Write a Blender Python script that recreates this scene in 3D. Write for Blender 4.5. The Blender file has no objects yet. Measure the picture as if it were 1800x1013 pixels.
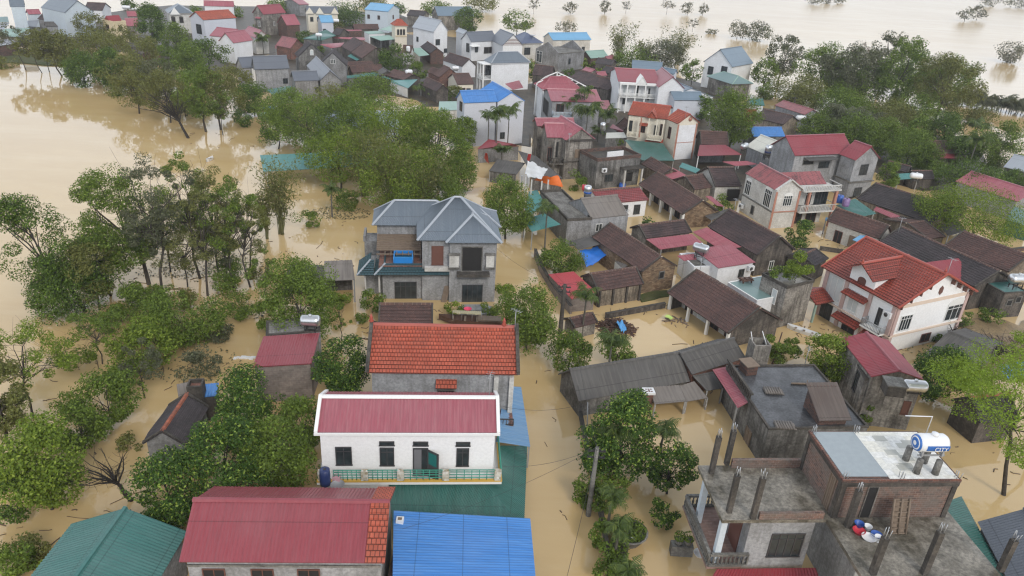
import bpy, math, random
import numpy as np
from mathutils import Vector, Matrix

# ------------------------------------------------------------------ camera, sky, sun
sc = bpy.context.scene
CAM_H, FPX, PITCH, ROLL = 36.0, 1300.0, math.radians(26.25), math.radians(3.55)
_cp, _sp, _cr, _sr = math.cos(PITCH), math.sin(PITCH), math.cos(ROLL), math.sin(ROLL)
FWD = np.array([0, _cp, -_sp]); _UP = np.array([0, _sp, _cp]); _RT = np.array([1.0, 0, 0])
RT = _cr*_RT + _sr*_UP; UP = -_sr*_RT + _cr*_UP
CAM = np.array([0, 0, CAM_H])
cd = bpy.data.cameras.new("camera"); co = bpy.data.objects.new("camera", cd); sc.collection.objects.link(co)
cd.sensor_width = 36; cd.lens = FPX/1800*36; cd.clip_start = 1; cd.clip_end = 9000
m = Matrix(((RT[0], UP[0], -FWD[0]), (RT[1], UP[1], -FWD[1]), (RT[2], UP[2], -FWD[2]))).to_4x4()
m.translation = Vector(CAM); co.matrix_world = m
sc.camera = co

SUN_EL, SUN_AZ = math.radians(38), math.radians(158)      # azimuth measured clockwise from +y
wd = bpy.data.worlds.new("World"); sc.world = wd; wd.use_nodes = True
nt = wd.node_tree; nt.nodes.clear()
wo = nt.nodes.new("ShaderNodeOutputWorld"); bg = nt.nodes.new("ShaderNodeBackground")
sky = nt.nodes.new("ShaderNodeTexSky"); sky.sky_type = 'NISHITA'; sky.sun_disc = False
sky.sun_elevation = SUN_EL; sky.sun_rotation = SUN_AZ; sky.dust_density = 6; sky.air_density = 1.0; sky.ozone_density = 1.0
# overcast: a closed deck of cloud, faintly mottled, covers most of the clear sky
tc = nt.nodes.new("ShaderNodeTexCoord"); no = nt.nodes.new("ShaderNodeTexNoise"); no.inputs["Scale"].default_value = 2.2; no.inputs["Detail"].default_value = 5
rp = nt.nodes.new("ShaderNodeValToRGB"); rp.color_ramp.elements[0].position = .3; rp.color_ramp.elements[1].position = .7
rp.color_ramp.elements[0].color = (.90, .91, .93, 1); rp.color_ramp.elements[1].color = (1.06, 1.06, 1.05, 1)
# thinner, brighter cloud low down, darker overhead
sx = nt.nodes.new("ShaderNodeSeparateXYZ"); nt.links.new(tc.outputs["Generated"], sx.inputs[0])
rz = nt.nodes.new("ShaderNodeValToRGB"); rz.color_ramp.elements[0].position = .0; rz.color_ramp.elements[0].color = (14, 15, 16.4, 1); rz.color_ramp.elements[1].position = .85; rz.color_ramp.elements[1].color = (6.0, 6.4, 7.0, 1)
e_ = rz.color_ramp.elements.new(.4); e_.color = (14.2, 15.2, 16.6, 1)
nt.links.new(sx.outputs[2], rz.inputs[0]); mu = nt.nodes.new("ShaderNodeMixRGB"); mu.blend_type = 'MULTIPLY'; mu.inputs[0].default_value = 1
nt.links.new(rz.outputs[0], mu.inputs[1])
mx = nt.nodes.new("ShaderNodeMixRGB"); mx.inputs[0].default_value = .9
nt.links.new(tc.outputs["Generated"], no.inputs["Vector"]); nt.links.new(no.outputs[0], rp.inputs[0])
nt.links.new(sky.outputs[0], mx.inputs[1]); nt.links.new(rp.outputs[0], mu.inputs[2]); nt.links.new(mu.outputs[0], mx.inputs[2])
nt.links.new(mx.outputs[0], bg.inputs[0]); nt.links.new(bg.outputs[0], wo.inputs[0])
bg.inputs[1].default_value = 0.1
sd = bpy.data.lights.new("sun", 'SUN'); so = bpy.data.objects.new("sun", sd); sc.collection.objects.link(so)
sd.energy = 1.5; sd.angle = math.radians(14); sd.color = (1, .94, .86)
_d = Vector((math.sin(SUN_AZ)*math.cos(SUN_EL), math.cos(SUN_AZ)*math.cos(SUN_EL), math.sin(SUN_EL)))
so.rotation_euler = _d.to_track_quat('Z', 'Y').to_euler(); so.location = _d*200
sc.view_settings.view_transform = 'Standard'; sc.view_settings.look = 'None'; sc.view_settings.gamma = 1
sc.view_settings.use_curve_mapping = False; sc.view_settings.exposure = -0.02
sc.cycles.max_bounces = 5; sc.cycles.transparent_max_bounces = 8; sc.cycles.diffuse_bounces = 2; sc.cycles.glossy_bounces = 3
sc.cycles.volume_bounces = 0; sc.cycles.use_denoising = True; sc.cycles.denoiser = 'OPENIMAGEDENOISE'; sc.cycles.denoising_prefilter = 'ACCURATE'; sc.cycles.pixel_filter_type = 'BLACKMAN_HARRIS'; sc.cycles.filter_width = 1.25; sc.cycles.caustics_reflective = False; sc.cycles.caustics_refractive = False

# ------------------------------------------------------------------ photo point -> place on a level plane, and back
def U(p, z=0.0):
    x = (p[0]-900)/FPX; y = -(p[1]-506.5)/FPX
    d = FWD + RT*x + UP*y
    t = (z-CAM_H)/d[2]
    return CAM + d*t
def PJ(q):
    v = np.asarray(q, float)-CAM; z = v @ FWD
    return np.stack([900+FPX*(v @ RT)/z, 506.5-FPX*(v @ UP)/z], -1)
def ZAT(g, py):
    """height above ground point g whose image row is py"""
    zs = np.linspace(-2, 30, 641); q = np.stack([np.full_like(zs, g[0]), np.full_like(zs, g[1]), zs], 1)
    return float(zs[np.argmin(np.abs(PJ(q)[:, 1]-py))])
def PXM(g):  return FPX/((np.asarray(g)-CAM) @ FWD)       # photo pixels per metre at a point

# ------------------------------------------------------------------ objects
COL = sc.collection
def tag(o, label=None, cat=None, group=None, kind=None):
    if label: o["label"] = label
    if cat: o["category"] = cat
    if group: o["group"] = group
    if kind: o["kind"] = kind
    return o
def empty(name, loc=(0, 0, 0), rz=0.0):
    o = bpy.data.objects.new(name, None); COL.objects.link(o); o.empty_display_size = .3
    o.location = loc; o.rotation_euler = (0, 0, rz); return o
class MB:
    """collects faces and links them as ONE mesh object"""
    def __init__(s): s.v = []; s.f = []; s.uv = []; s.n = 0; s.sm = []; s.c = []
    def add(s, vs, fs, uvs=None, smooth=False):
        s.c.append((len(s.v), len(s.f))); s.v += [tuple(v) for v in vs]
        for i, f in enumerate(fs):
            s.f.append([k+s.n for k in f]); s.uv.append(uvs[i] if uvs else None); s.sm.append(smooth)
        s.n += len(vs); return s
    def box(s, x0, x1, y0, y1, z0, z1):
        if x1 < x0: x0, x1 = x1, x0
        if y1 < y0: y0, y1 = y1, y0
        v = [(x0, y0, z0), (x1, y0, z0), (x1, y1, z0), (x0, y1, z0), (x0, y0, z1), (x1, y0, z1), (x1, y1, z1), (x0, y1, z1)]
        return s.add(v, [(0, 3, 2, 1), (4, 5, 6, 7), (0, 1, 5, 4), (1, 2, 6, 5), (2, 3, 7, 6), (3, 0, 4, 7)])
    def prism(s, poly, d):
        """polygon (3D points, one plane) pushed along vector d"""
        n = len(poly); p = [np.asarray(a, float) for a in poly]; d = np.asarray(d, float)
        v = p+[a+d for a in p]
        return s.add(v, [tuple(range(n))[::-1], tuple(range(n, 2*n))]+[(i, (i+1) % n, n+(i+1) % n, n+i) for i in range(n)])
    def tube(s, pts, r, n=8, caps=True):
        pts = [np.asarray(p, float) for p in pts]; r = r if hasattr(r, '__len__') else [r]*len(pts)
        vs = []
        for i, p in enumerate(pts):
            t = pts[min(i+1, len(pts)-1)]-pts[max(i-1, 0)]; t = t/(np.linalg.norm(t)+1e-9)
            a = np.cross(t, (0.31, 0.95, 0.05) if abs(t[2]) > .8 else (0, 0, 1.0)); a /= np.linalg.norm(a); b = np.cross(t, a)
            for k in range(n):
                q = 2*math.pi*k/n; vs.append(p+r[i]*(math.cos(q)*a+math.sin(q)*b))
        fs = [(i*n+k, i*n+(k+1) % n, (i+1)*n+(k+1) % n, (i+1)*n+k) for i in range(len(pts)-1) for k in range(n)]
        if caps: fs += [tuple(range(n))[::-1], tuple(range((len(pts)-1)*n, len(pts)*n))]
        return s.add(vs, fs, smooth=True)
    def lathe(s, prof, c=(0, 0, 0), n=16, axis='z'):
        vs = []
        for r, z in prof:
            for k in range(n):
                q = 2*math.pi*k/n; a, b = r*math.cos(q), r*math.sin(q)
                vs.append((c[0]+a, c[1]+b, c[2]+z) if axis == 'z' else (c[0]+z, c[1]+a, c[2]+b))
        m_ = len(prof)
        fs = [(i*n+k, i*n+(k+1) % n, (i+1)*n+(k+1) % n, (i+1)*n+k) for i in range(m_-1) for k in range(n)]
        fs += [tuple(range(n))[::-1], tuple(range((m_-1)*n, m_*n))]
        return s.add(vs, fs, smooth=True)
    def each(s, name, mat, parent=None):
        """every add() call becomes an object of its own"""
        cut = s.c+[(len(s.v), len(s.f))]; out = []
        for (v0, f0), (v1, f1) in zip(cut, cut[1:]):
            m_ = MB(); m_.add(s.v[v0:v1], [[k-v0 for k in f] for f in s.f[f0:f1]], s.uv[f0:f1]); m_.sm = s.sm[f0:f1]; out.append(m_.build(name, mat, parent))
        return out
    def build(s, name, mat, parent=None):
        me = bpy.data.meshes.new(name); me.from_pydata([tuple(map(float, v)) for v in s.v], [], s.f)
        ul = me.uv_layers.new(name="UVMap"); buf = []
        V = np.array(s.v, float) if s.v else np.zeros((0, 3))
        for f, uv in zip(s.f, s.uv):
            if uv is not None: buf += [c for t in uv for c in t]; continue
            p = V[f]; nn = np.zeros(3)
            for i in range(len(f)): nn += np.cross(p[i], p[(i+1) % len(f)])
            nn /= np.linalg.norm(nn)+1e-12
            if np.linalg.norm(nn) < .5 or abs(nn[2]) > .97: u_, v_ = np.array([1., 0, 0]), np.array([0, 1., 0])
            else:
                u_ = np.cross((0, 0, 1.), nn); u_ /= np.linalg.norm(u_); v_ = np.cross(nn, u_)
            for q in p: buf += [q @ u_, q @ v_]
        ul.data.foreach_set("uv", np.array(buf, np.float32))
        me.polygons.foreach_set("use_smooth", s.sm)
        if mat: me.materials.append(mat)
        o = bpy.data.objects.new(name, me); COL.objects.link(o)
        if parent: o.parent = parent
        return o

# ------------------------------------------------------------------ materials
MATS = {}
def newmat(name):
    mt = bpy.data.materials.new(name); mt.use_nodes = True; t = mt.node_tree; t.nodes.clear()
    o = t.nodes.new("ShaderNodeOutputMaterial"); b = t.nodes.new("ShaderNodeBsdfPrincipled"); t.links.new(b.outputs[0], o.inputs[0])
    return mt, t, b, t.nodes.new, t.links.new
def rgb(c, k=1.0): return (c[0]*k, c[1]*k, c[2]*k, 1)
def mixn(t, fac, a, b_, mode='MIX'):
    n = t.nodes.new("ShaderNodeMixRGB"); n.blend_type = mode
    for i, x in ((0, fac), (1, a), (2, b_)):
        if hasattr(x, 'links'): t.links.new(x, n.inputs[i])
        else: n.inputs[i].default_value = x
    return n.outputs[0]
def ramp(t, src, p0, p1, c0=(0, 0, 0, 1), c1=(1, 1, 1, 1)):
    n = t.nodes.new("ShaderNodeValToRGB"); e = n.color_ramp.elements
    e[0].position, e[1].position, e[0].color, e[1].color = p0, p1, c0, c1
    t.links.new(src, n.inputs[0]); return n.outputs[0]
def noise(t, vec, scale, detail=4, sx=(1, 1, 1), rough=.55):
    mp = t.nodes.new("ShaderNodeMapping"); mp.inputs["Scale"].default_value = sx; t.links.new(vec, mp.inputs[0])
    n = t.nodes.new("ShaderNodeTexNoise"); n.inputs["Scale"].default_value = scale; n.inputs["Detail"].default_value = detail; n.inputs["Roughness"].default_value = rough
    t.links.new(mp.outputs[0], n.inputs["Vector"]); return n.outputs[0]
def math1(t, op, a, b_=None):
    n = t.nodes.new("ShaderNodeMath"); n.operation = op
    for i, x in ((0, a), (1, b_)):
        if x is None: continue
        if hasattr(x, 'links'): t.links.new(x, n.inputs[i])
        else: n.inputs[i].default_value = x
    return n.outputs[0]
def bump(t, b, h, strength=.5, dist=.02):
    n = t.nodes.new("ShaderNodeBump"); n.inputs["Strength"].default_value = strength; n.inputs["Distance"].default_value = dist
    t.links.new(h, n.inputs["Height"]); t.links.new(n.outputs[0], b.inputs["Normal"])
def coords(t, obj=False):
    n = t.nodes.new("ShaderNodeTexCoord"); return n.outputs["Object" if obj else "UV"]
def offset_random(t, vec):
    oi = t.nodes.new("ShaderNodeObjectInfo"); a = t.nodes.new("ShaderNodeVectorMath"); a.operation = 'ADD'
    mu = math1(t, 'MULTIPLY', oi.outputs["Random"], 57.0); t.links.new(vec, a.inputs[0]); t.links.new(mu, a.inputs[1]); return a.outputs[0]

def plain(name, c, rough=.6, metal=0.0, var=.12, scale=3.0, spec=.5):
    if name in MATS: return MATS[name]
    mt, t, b, N, L = newmat(name)
    n = noise(t, offset_random(t, coords(t, True)), scale, 4)
    L(mixn(t, n, rgb(c, 1-var), rgb(c, 1+var)), b.inputs["Base Color"])
    b.inputs["Roughness"].default_value = rough; b.inputs["Metallic"].default_value = metal; b.inputs["Specular IOR Level"].default_value = spec
    MATS[name] = mt; return mt
def wall(name, c, stain=.35, dark=(.10, .095, .085), rough=.85, streak=.5):
    """rendered wall: blotches, rain streaks and dirt with shapes of their own"""
    if name in MATS: return MATS[name]
    mt, t, b, N, L = newmat(name)
    uv = offset_random(t, coords(t))
    big = noise(t, uv, .55, 6, rough=.65); st = noise(t, uv, 1.0, 5, (2.6, .28, 1), .6); fine = noise(t, uv, 5, 5, rough=.7)
    f1 = ramp(t, big, .40, .62); f2 = ramp(t, st, .46, .64)
    k = math1(t, 'MULTIPLY', f1, stain); k2 = math1(t, 'MULTIPLY', f2, stain*streak)
    c1 = mixn(t, k, rgb(c), rgb(dark)); c2 = mixn(t, k2, c1, rgb(dark))
    c3 = mixn(t, ramp(t, fine, .38, .62), c2, mixn(t, 1.0, c2, (1-.5*stain-.06,)*3+(1,), 'MULTIPLY'))
    L(c3, b.inputs["Base Color"]); b.inputs["Roughness"].default_value = rough; b.inputs["Specular IOR Level"].default_value = .3
    bump(t, b, fine, .25, .02); MATS[name] = mt; return mt
def brick(name, c1, c2, mortar, sx=.22, sy=.075, stain=.4, dark=(.06, .055, .05), bmp=.5):
    if name in MATS: return MATS[name]
    mt, t, b, N, L = newmat(name); uv = coords(t)
    br = N("ShaderNodeTexBrick"); L(uv, br.inputs["Vector"]); br.inputs["Scale"].default_value = 1
    br.inputs["Brick Width"].default_value = sx; br.inputs["Row Height"].default_value = sy; br.inputs["Mortar Size"].default_value = .008
    br.inputs["Color1"].default_value = rgb(c1); br.inputs["Color2"].default_value = rgb(c2); br.inputs["Mortar"].default_value = rgb(mortar)
    ur = offset_random(t, uv); n = ramp(t, noise(t, ur, .8, 6, rough=.65), .40, .62); n2 = noise(t, ur, 5, 4)
    c = mixn(t, math1(t, 'MULTIPLY', n, stain), br.outputs[0], rgb(dark))
    c = mixn(t, ramp(t, n2, .3, .75), c, mixn(t, 1.0, c, (.7, .7, .7, 1), 'MULTIPLY'))
    L(c, b.inputs["Base Color"]); b.inputs["Roughness"].default_value = .9
    bump(t, b, br.outputs["Fac"], -bmp, .01); MATS[name] = mt; return mt
def tin(name, c, c2=None, rough=.38, fade=.35, rust=0.0):
    """painted corrugated sheet: panel-to-panel differences, streaks down the slope; the ribs are real geometry on near roofs"""
    if name in MATS: return MATS[name]
    mt, t, b, N, L = newmat(name); uv = coords(t); ur = offset_random(t, uv)
    sp = N("ShaderNodeSeparateXYZ"); L(ur, sp.inputs[0])
    cell = math1(t, 'FLOOR', math1(t, 'DIVIDE', sp.outputs[0], 1.07)); wn = N("ShaderNodeTexWhiteNoise"); wn.noise_dimensions = '1D'; L(cell, wn.inputs["W"])
    st = noise(t, ur, 1.0, 5, (5.0, .35, 1), .6); bl = noise(t, ur, .35, 5)
    a = mixn(t, math1(t, 'MULTIPLY', wn.outputs[0], .3), rgb(c), rgb(c, .82))
    c2 = c2 or tuple(x*.62+.04 for x in c)
    a = mixn(t, math1(t, 'MULTIPLY', ramp(t, st, .44, .66), fade), a, rgb(c2))
    a = mixn(t, math1(t, 'MULTIPLY', ramp(t, bl, .42, .62), fade*.7), a, rgb(tuple(x*.8+.06 for x in c)))
    lap = math1(t, 'LESS_THAN', math1(t, 'FRACT', math1(t, 'DIVIDE', sp.outputs[1], 2.7)), .022); a = mixn(t, math1(t, 'MULTIPLY', lap, .55), a, rgb(c, .35))
    if rust: a = mixn(t, math1(t, 'MULTIPLY', ramp(t, noise(t, ur, 1.3, 6, (3, .5, 1), .7), .48, .62), rust), a, (.055, .04, .04, 1))
    L(a, b.inputs["Base Color"]); b.inputs["Roughness"].default_value = rough; b.inputs["Specular IOR Level"].default_value = .5
    bump(t, b, noise(t, ur, 2.5, 2), .12, .05); MATS[name] = mt; return mt
def tile(name, c, c2, gap, sx=.22, sy=.2, moss=.4, mosc=(.03, .03, .028), rough=.75, spread=.6):
    """clay roof tiles laid in courses (u along the ridge, v up the slope, metres)"""
    if name in MATS: return MATS[name]
    mt, t, b, N, L = newmat(name); uv = coords(t); ur = offset_random(t, uv)
    br = N("ShaderNodeTexBrick"); L(uv, br.inputs["Vector"]); br.inputs["Scale"].default_value = 1
    br.inputs["Brick Width"].default_value = sx; br.inputs["Row Height"].default_value = sy; br.inputs["Mortar Size"].default_value = sy*.09
    br.inputs["Mortar Smooth"].default_value = .3
    br.inputs["Color1"].default_value = rgb(c); br.inputs["Color2"].default_value = rgb(c2); br.inputs["Mortar"].default_value = rgb(gap)
    n1 = ramp(t, noise(t, ur, .45, 7, rough=.7), .42, .6); n2 = ramp(t, noise(t, ur, 4.5, 5, rough=.75), .42, .58)
    n3 = noise(t, ur, 1.0, 5, (4, .3, 1), .65)
    a = mixn(t, math1(t, 'MULTIPLY', n2, spread), br.outputs[0], rgb(tuple(x*.55 for x in c)))
    a = mixn(t, math1(t, 'MULTIPLY', n1, moss), a, rgb(mosc))
    a = mixn(t, math1(t, 'MULTIPLY', ramp(t, n3, .5, .68), moss*.6), a, rgb(mosc))
    L(a, b.inputs["Base Color"]); b.inputs["Roughness"].default_value = rough; b.inputs["Specular IOR Level"].default_value = .3
    sp = N("ShaderNodeSeparateXYZ"); L(uv, sp.inputs[0])
    saw = math1(t, 'SUBTRACT', 1.0, math1(t, 'FRACT', math1(t, 'DIVIDE', sp.outputs[1], sy)))
    h = math1(t, 'SUBTRACT', saw, math1(t, 'MULTIPLY', br.outputs["Fac"], .6))
    bump(t, b, h, .7, .03); MATS[name] = mt; return mt
# ------------------------------------------------------------------ palette
WHITE = wall("white_wall", (.80, .81, .83), .16, (.42, .40, .36)); PURE = wall("clean_white_wall", (.86, .86, .86), .06, (.5, .47, .42))
OFFW = wall("off_white_wall", (.66, .65, .62), .35, (.26, .24, .21)); CREAM = wall("cream_wall", (.72, .60, .40), .15, (.35, .28, .2))
CREAM2 = wall("pale_cream_wall", (.76, .70, .58), .12, (.4, .35, .28)); BLUEW = wall("pale_blue_wall", (.55, .62, .68), .1, (.3, .32, .34))
CEM = wall("cement_wall", (.34, .34, .345), .6, (.14, .135, .13), streak=.8); CEML = wall("light_cement_wall", (.40, .405, .42), .5, (.17, .17, .165), streak=.9)
CEMD = wall("dark_cement_wall", (.27, .262, .25), .7, (.05, .047, .042), streak=.9); OLD = wall("old_stained_wall", (.40, .37, .33), .75, (.09, .08, .07), streak=1.0)
SOOT = wall("blackened_wall", (.185, .16, .138), .7, (.035, .032, .03), streak=.8); LILAC = wall("lilac_grey_wall", (.60, .62, .68), .08, (.4, .4, .44))
MUDW = wall("mud_plaster_wall", (.36, .30, .23), .7, (.09, .075, .06), streak=1.0); PINKW = wall("salmon_trim", (.45, .22, .16), .15, (.3, .16, .12))
BRK = brick("red_brick", (.30, .115, .075), (.12, .058, .048), (.34, .29, .25), .34, .15, .45); BRKD = brick("dark_brick", (.19, .085, .06), (.065, .04, .036), (.20, .17, .15), .34, .15, .45)
BRKW = brick("weathered_brick", (.25, .135, .10), (.12, .075, .062), (.33, .29, .25), .34, .15, .75, (.17, .15, .13)); BRKG = brick("grey_brick", (.30, .25, .22), (.22, .18, .16), (.3, .28, .26), .4, .2, .35); BRKP = brick("patterned_brick", (.40, .28, .17), (.17, .10, .06), (.12, .09, .065), .34, .15, .5, (.07, .055, .04), .8)
FLAT = wall("wet_concrete_slab", (.125, .128, .138), .7, (.035, .036, .038), rough=.22, streak=0); FLATD = wall("mossy_concrete_slab", (.34, .31, .26), .85, (.075, .065, .045), rough=.3, streak=0)
CONC = wall("concrete", (.28, .27, .25), .7, (.08, .075, .065)); CONCD = wall("dark_concrete", (.125, .11, .095), .7, (.04, .038, .035))
RED = tin("maroon_tin", (.265, .046, .060), (.30, .075, .09), fade=.4, rust=.12); REDP = tin("pink_red_tin", (.33, .085, .11), (.42, .19, .20), fade=.45, rust=.12); REDD = tin("deep_red_tin", (.27, .035, .045), fade=.2)
REDR = tin("rust_streaked_red_tin", (.31, .095, .10), fade=.3, rust=.75); BLUE = tin("blue_tin", (.055, .21, .54), (.11, .29, .62), fade=.5, rust=.1); BLUEL = tin("weathered_light_blue_tin", (.13, .27, .46), (.24, .36, .48), fade=.6)
TEAL = tin("teal_green_tin", (.042, .150, .135), (.075, .20, .18), fade=.4, rust=.12); TEALD = tin("dark_green_tin", (.03, .125, .105), (.07, .19, .165), fade=.45, rust=.2); MINT = tin("pale_mint_tin", (.26, .40, .34), fade=.3); TURQ = tin("turquoise_tin", (.065, .225, .215), (.14, .30, .285), fade=.4)
GREY = tin("blue_grey_tin", (.135, .165, .20), (.21, .24, .27), fade=.3); GREYL = tin("light_grey_tin", (.36, .39, .43), fade=.2); NAVY = tin("navy_grey_tin", (.10, .125, .20), fade=.25); SLATE = tin("slate_grey_tin", (.13, .145, .175), fade=.25)
FIB = tin("old_fibre_cement_sheet", (.085, .08, .076), (.16, .15, .135), .8, .6); FIBL = tin("pale_fibre_cement_sheet", (.21, .185, .165), (.10, .09, .08), .85, .7); SKYB = tin("sky_blue_tin", (.16, .38, .60), fade=.2); CREAMT = tin("cream_tin", (.62, .62, .56), fade=.3)
TORG = tile("orange_clay_tile", (.56, .135, .08), (.46, .095, .055), (.12, .03, .02), .25, .33, .3, (.13, .055, .04), .6, .35); TRED = tile("red_glazed_tile", (.40, .085, .058), (.33, .066, .045), (.05, .02, .016), .3, .33, .35, (.08, .03, .026), .4, .2)
TDK = tile("old_brown_tile", (.160, .105, .100), (.092, .066, .067), (.02, .018, .019), .17, .13, .55, (.035, .032, .034), .8, .75); TBR = tile("reddish_brown_tile", (.205, .112, .095), (.115, .075, .070), (.026, .02, .02), .17, .13, .45, (.04, .034, .034), .8, .75)
TBLK = tile("blackened_tile", (.110, .090, .094), (.073, .063, .067), (.016, .017, .018), .17, .13, .5, (.03, .029, .03), .8, .7); TGRN = tile("teal_glazed_tile", (.05, .10, .115), (.04, .085, .10), (.015, .03, .035), .3, .3, .2, (.05, .06, .06), .35, .25)
RIDGE = brick("ridge_tile", (.17, .09, .07), (.10, .06, .055), (.62, .52, .40), .42, .6, .3); RIDR = plain("red_ridge", (.36, .075, .05), .5); WTRIM = plain("white_trim", (.78, .78, .76), .6, var=.06)
PANE = plain("window_glass", (.032, .040, .044), .1, var=.95, scale=1.6); DARKF = plain("dark_frame", (.055, .052, .055), .5); WHITEF = plain("white_frame", (.72, .72, .70), .5, var=.05); WOOD = plain("weathered_wood", (.20, .15, .11), .85, var=.3); BRNF = plain("brown_shutter", (.14, .06, .045), .6)  # PANE: reflections and curtains put into the glass colour as lighter patches
HOLE = plain("unlit_room_panel", (.018, .017, .017), .9, var=.3); CURT = plain("pale_curtain", (.55, .58, .58), .8, var=.2, scale=1.2); STEEL = plain("stainless_steel", (.62, .63, .64), .28, .9, var=.08); PLWH = plain("white_plastic", (.75, .76, .77), .4, var=.05)  # HOLE: the dark of unlit interiors put into a near-black panel, no opening cut
PLBL = plain("blue_plastic", (.03, .11, .42), .4); PLNV = plain("navy_plastic", (.02, .035, .12), .4); PLRD = plain("red_plastic", (.55, .04, .06), .4); GRAIL = plain("green_rail", (.05, .30, .22), .5); YEL = plain("ochre_trim", (.60, .36, .07), .6); METALD = plain("dark_steel", (.05, .05, .052), .5, .5)
RUSTD = plain("rusty_steel", (.10, .055, .04), .8, var=.4); GALV = plain("galvanised_steel", (.38, .39, .40), .45, .4); MAUVE = plain("mauve_trim", (.50, .36, .33), .7, var=.08); PALETRIM = plain("peach_trim", (.68, .55, .45), .7, var=.06); TGREEN = plain("green_trim", (.30, .42, .36), .6)
POST = [WHITEF, CONC, WOOD, GALV]
RIB = {}      # rib pitch and depth per sheet roof
def is_tile(mt): return mt.name.endswith("_tile")
def is_fib(mt): return "fibre" in mt.name

# ------------------------------------------------------------------ roofs
def slope(mb, p00, p10, p11, p01, mt, th=.07, near=True):
    """one roof slope: p00-p10 along the eave, p01-p11 along the upper edge; ribbed if sheet metal, stepped courses if tile"""
    P = [np.asarray(p, float) for p in (p00, p10, p11, p01)]
    L = max(np.linalg.norm(P[1]-P[0]), np.linalg.norm(P[2]-P[3])); S = max(np.linalg.norm(P[3]-P[0]), np.linalg.norm(P[2]-P[1]))
    nn = np.cross(P[1]-P[0], P[3]-P[0]); 
    if np.linalg.norm(nn) < 1e-6: nn = np.cross(P[1]-P[0], P[2]-P[0])
    nn /= np.linalg.norm(nn); up = nn if nn[2] > 0 else -nn
    e = (P[1]-P[0]); e = e/(np.linalg.norm(e)+1e-9) if np.linalg.norm(e) > 1e-6 else (P[2]-P[3])/np.linalg.norm(P[2]-P[3])
    g = np.cross(up, e)
    if g @ (P[3]-P[0]+P[2]-P[1]) < 0: g = -g
    def uv(q): return ((q-P[0]) @ e, (q-P[0]) @ g)
    if is_tile(mt):
        nv = max(2, int(S/.33)) if near else 1
        nv = min(nv, 40)
        old = near and "brown" in mt.name or "black" in mt.name; ns = max(2, int(L/1.1)) if old else 1
        rs_ = np.random.default_rng(int(L*977+S*131) % 99991); wob = rs_.normal(size=(nv+1, ns+1))*.022 if old else np.zeros((nv+1, ns+1))
        if old:
            wob += -.07*np.sin(np.linspace(0, 1, ns+1)*math.pi*rs_.integers(1, 3)+rs_.uniform(-.5, .5))[None]*np.sin(np.linspace(.15, 1, nv+1)*math.pi)[:, None]
        for j in range(nv):
            for i in range(ns):
                def pt(ii, jj): return (P[0]*(1-ii/ns)+P[1]*(ii/ns))*(1-jj/nv)+(P[3]*(1-ii/ns)+P[2]*(ii/ns))*(jj/nv)
                q0, q1, q2, q3 = pt(i, j), pt(i+1, j), pt(i+1, j+1), pt(i, j+1); st = up*(.045 if near else 0)
                z0, z1, z2, z3 = (up*wob[jj, ii] for ii, jj in ((i, j), (i+1, j), (i+1, j+1), (i, j+1)))
                mb.add([q0+st+z0, q1+st+z1, q2+z2, q3+z3, q0+z0, q1+z1], [(0, 1, 2, 3), (4, 5, 1, 0)], [[uv(q0), uv(q1), uv(q2), uv(q3)], [uv(q0), uv(q1), uv(q1), uv(q0)]])
    else:
        pitch = .28 if is_fib(mt) else .2
        nu = int(min(260, max(4, L/pitch))) if near else 0
        if nu:
            amp = up*(.035 if is_fib(mt) else .02); vs = []; uvs = []
            for i in range(2*nu+1):
                a = i/(2*nu); o = amp if i % 2 else -amp
                lo, hi = P[0]+(P[1]-P[0])*a, P[3]+(P[2]-P[3])*a
                vs += [lo+o, hi+o]; uvs += [uv(lo), uv(hi)]
            fs = [(2*i, 2*i+2, 2*i+3, 2*i+1) for i in range(2*nu)]
            mb.add(vs, fs, [[uvs[k] for k in f] for f in fs], smooth=is_fib(mt))
        else:
            mb.add(P, [(0, 1, 2, 3)], [[uv(q) for q in P]])
    d = up*th     # underside and edges
    dn = up*.022
    Q = [p-d for p in P]; T = [p-dn for p in P]
    mb.add(Q+T, [(3, 2, 1, 0)]+[(i, (i+1) % 4, 4+(i+1) % 4, 4+i) for i in range(4) if np.linalg.norm(P[i]-P[(i+1) % 4]) > 1e-4])

def cap(mb, p, q, w=.16, h=.09):
    p, q = np.asarray(p, float), np.asarray(q, float); t = q-p; L = np.linalg.norm(t); t /= L
    s = np.cross(t, (0, 0, 1.)); s /= np.linalg.norm(s)+1e-9; u = np.cross(s, t)
    a = [-s*w-u*.05, -s*w*.55+u*h, s*w*.55+u*h, s*w-u*.05]
    vs = [p+x for x in a]+[q+x for x in a]
    fs = [(0, 4, 5, 1), (1, 5, 6, 2), (2, 6, 7, 3), (0, 1, 2, 3), (7, 6, 5, 4)]
    mb.add(vs, fs, [[(0, .02), (L, .02), (L, .2), (0, .2)], [(0, .2), (L, .2), (L, .4), (0, .4)], [(0, .4), (L, .4), (L, .48), (0, .48)], [(0, 0)]*4, [(0, 0)]*4])

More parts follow.
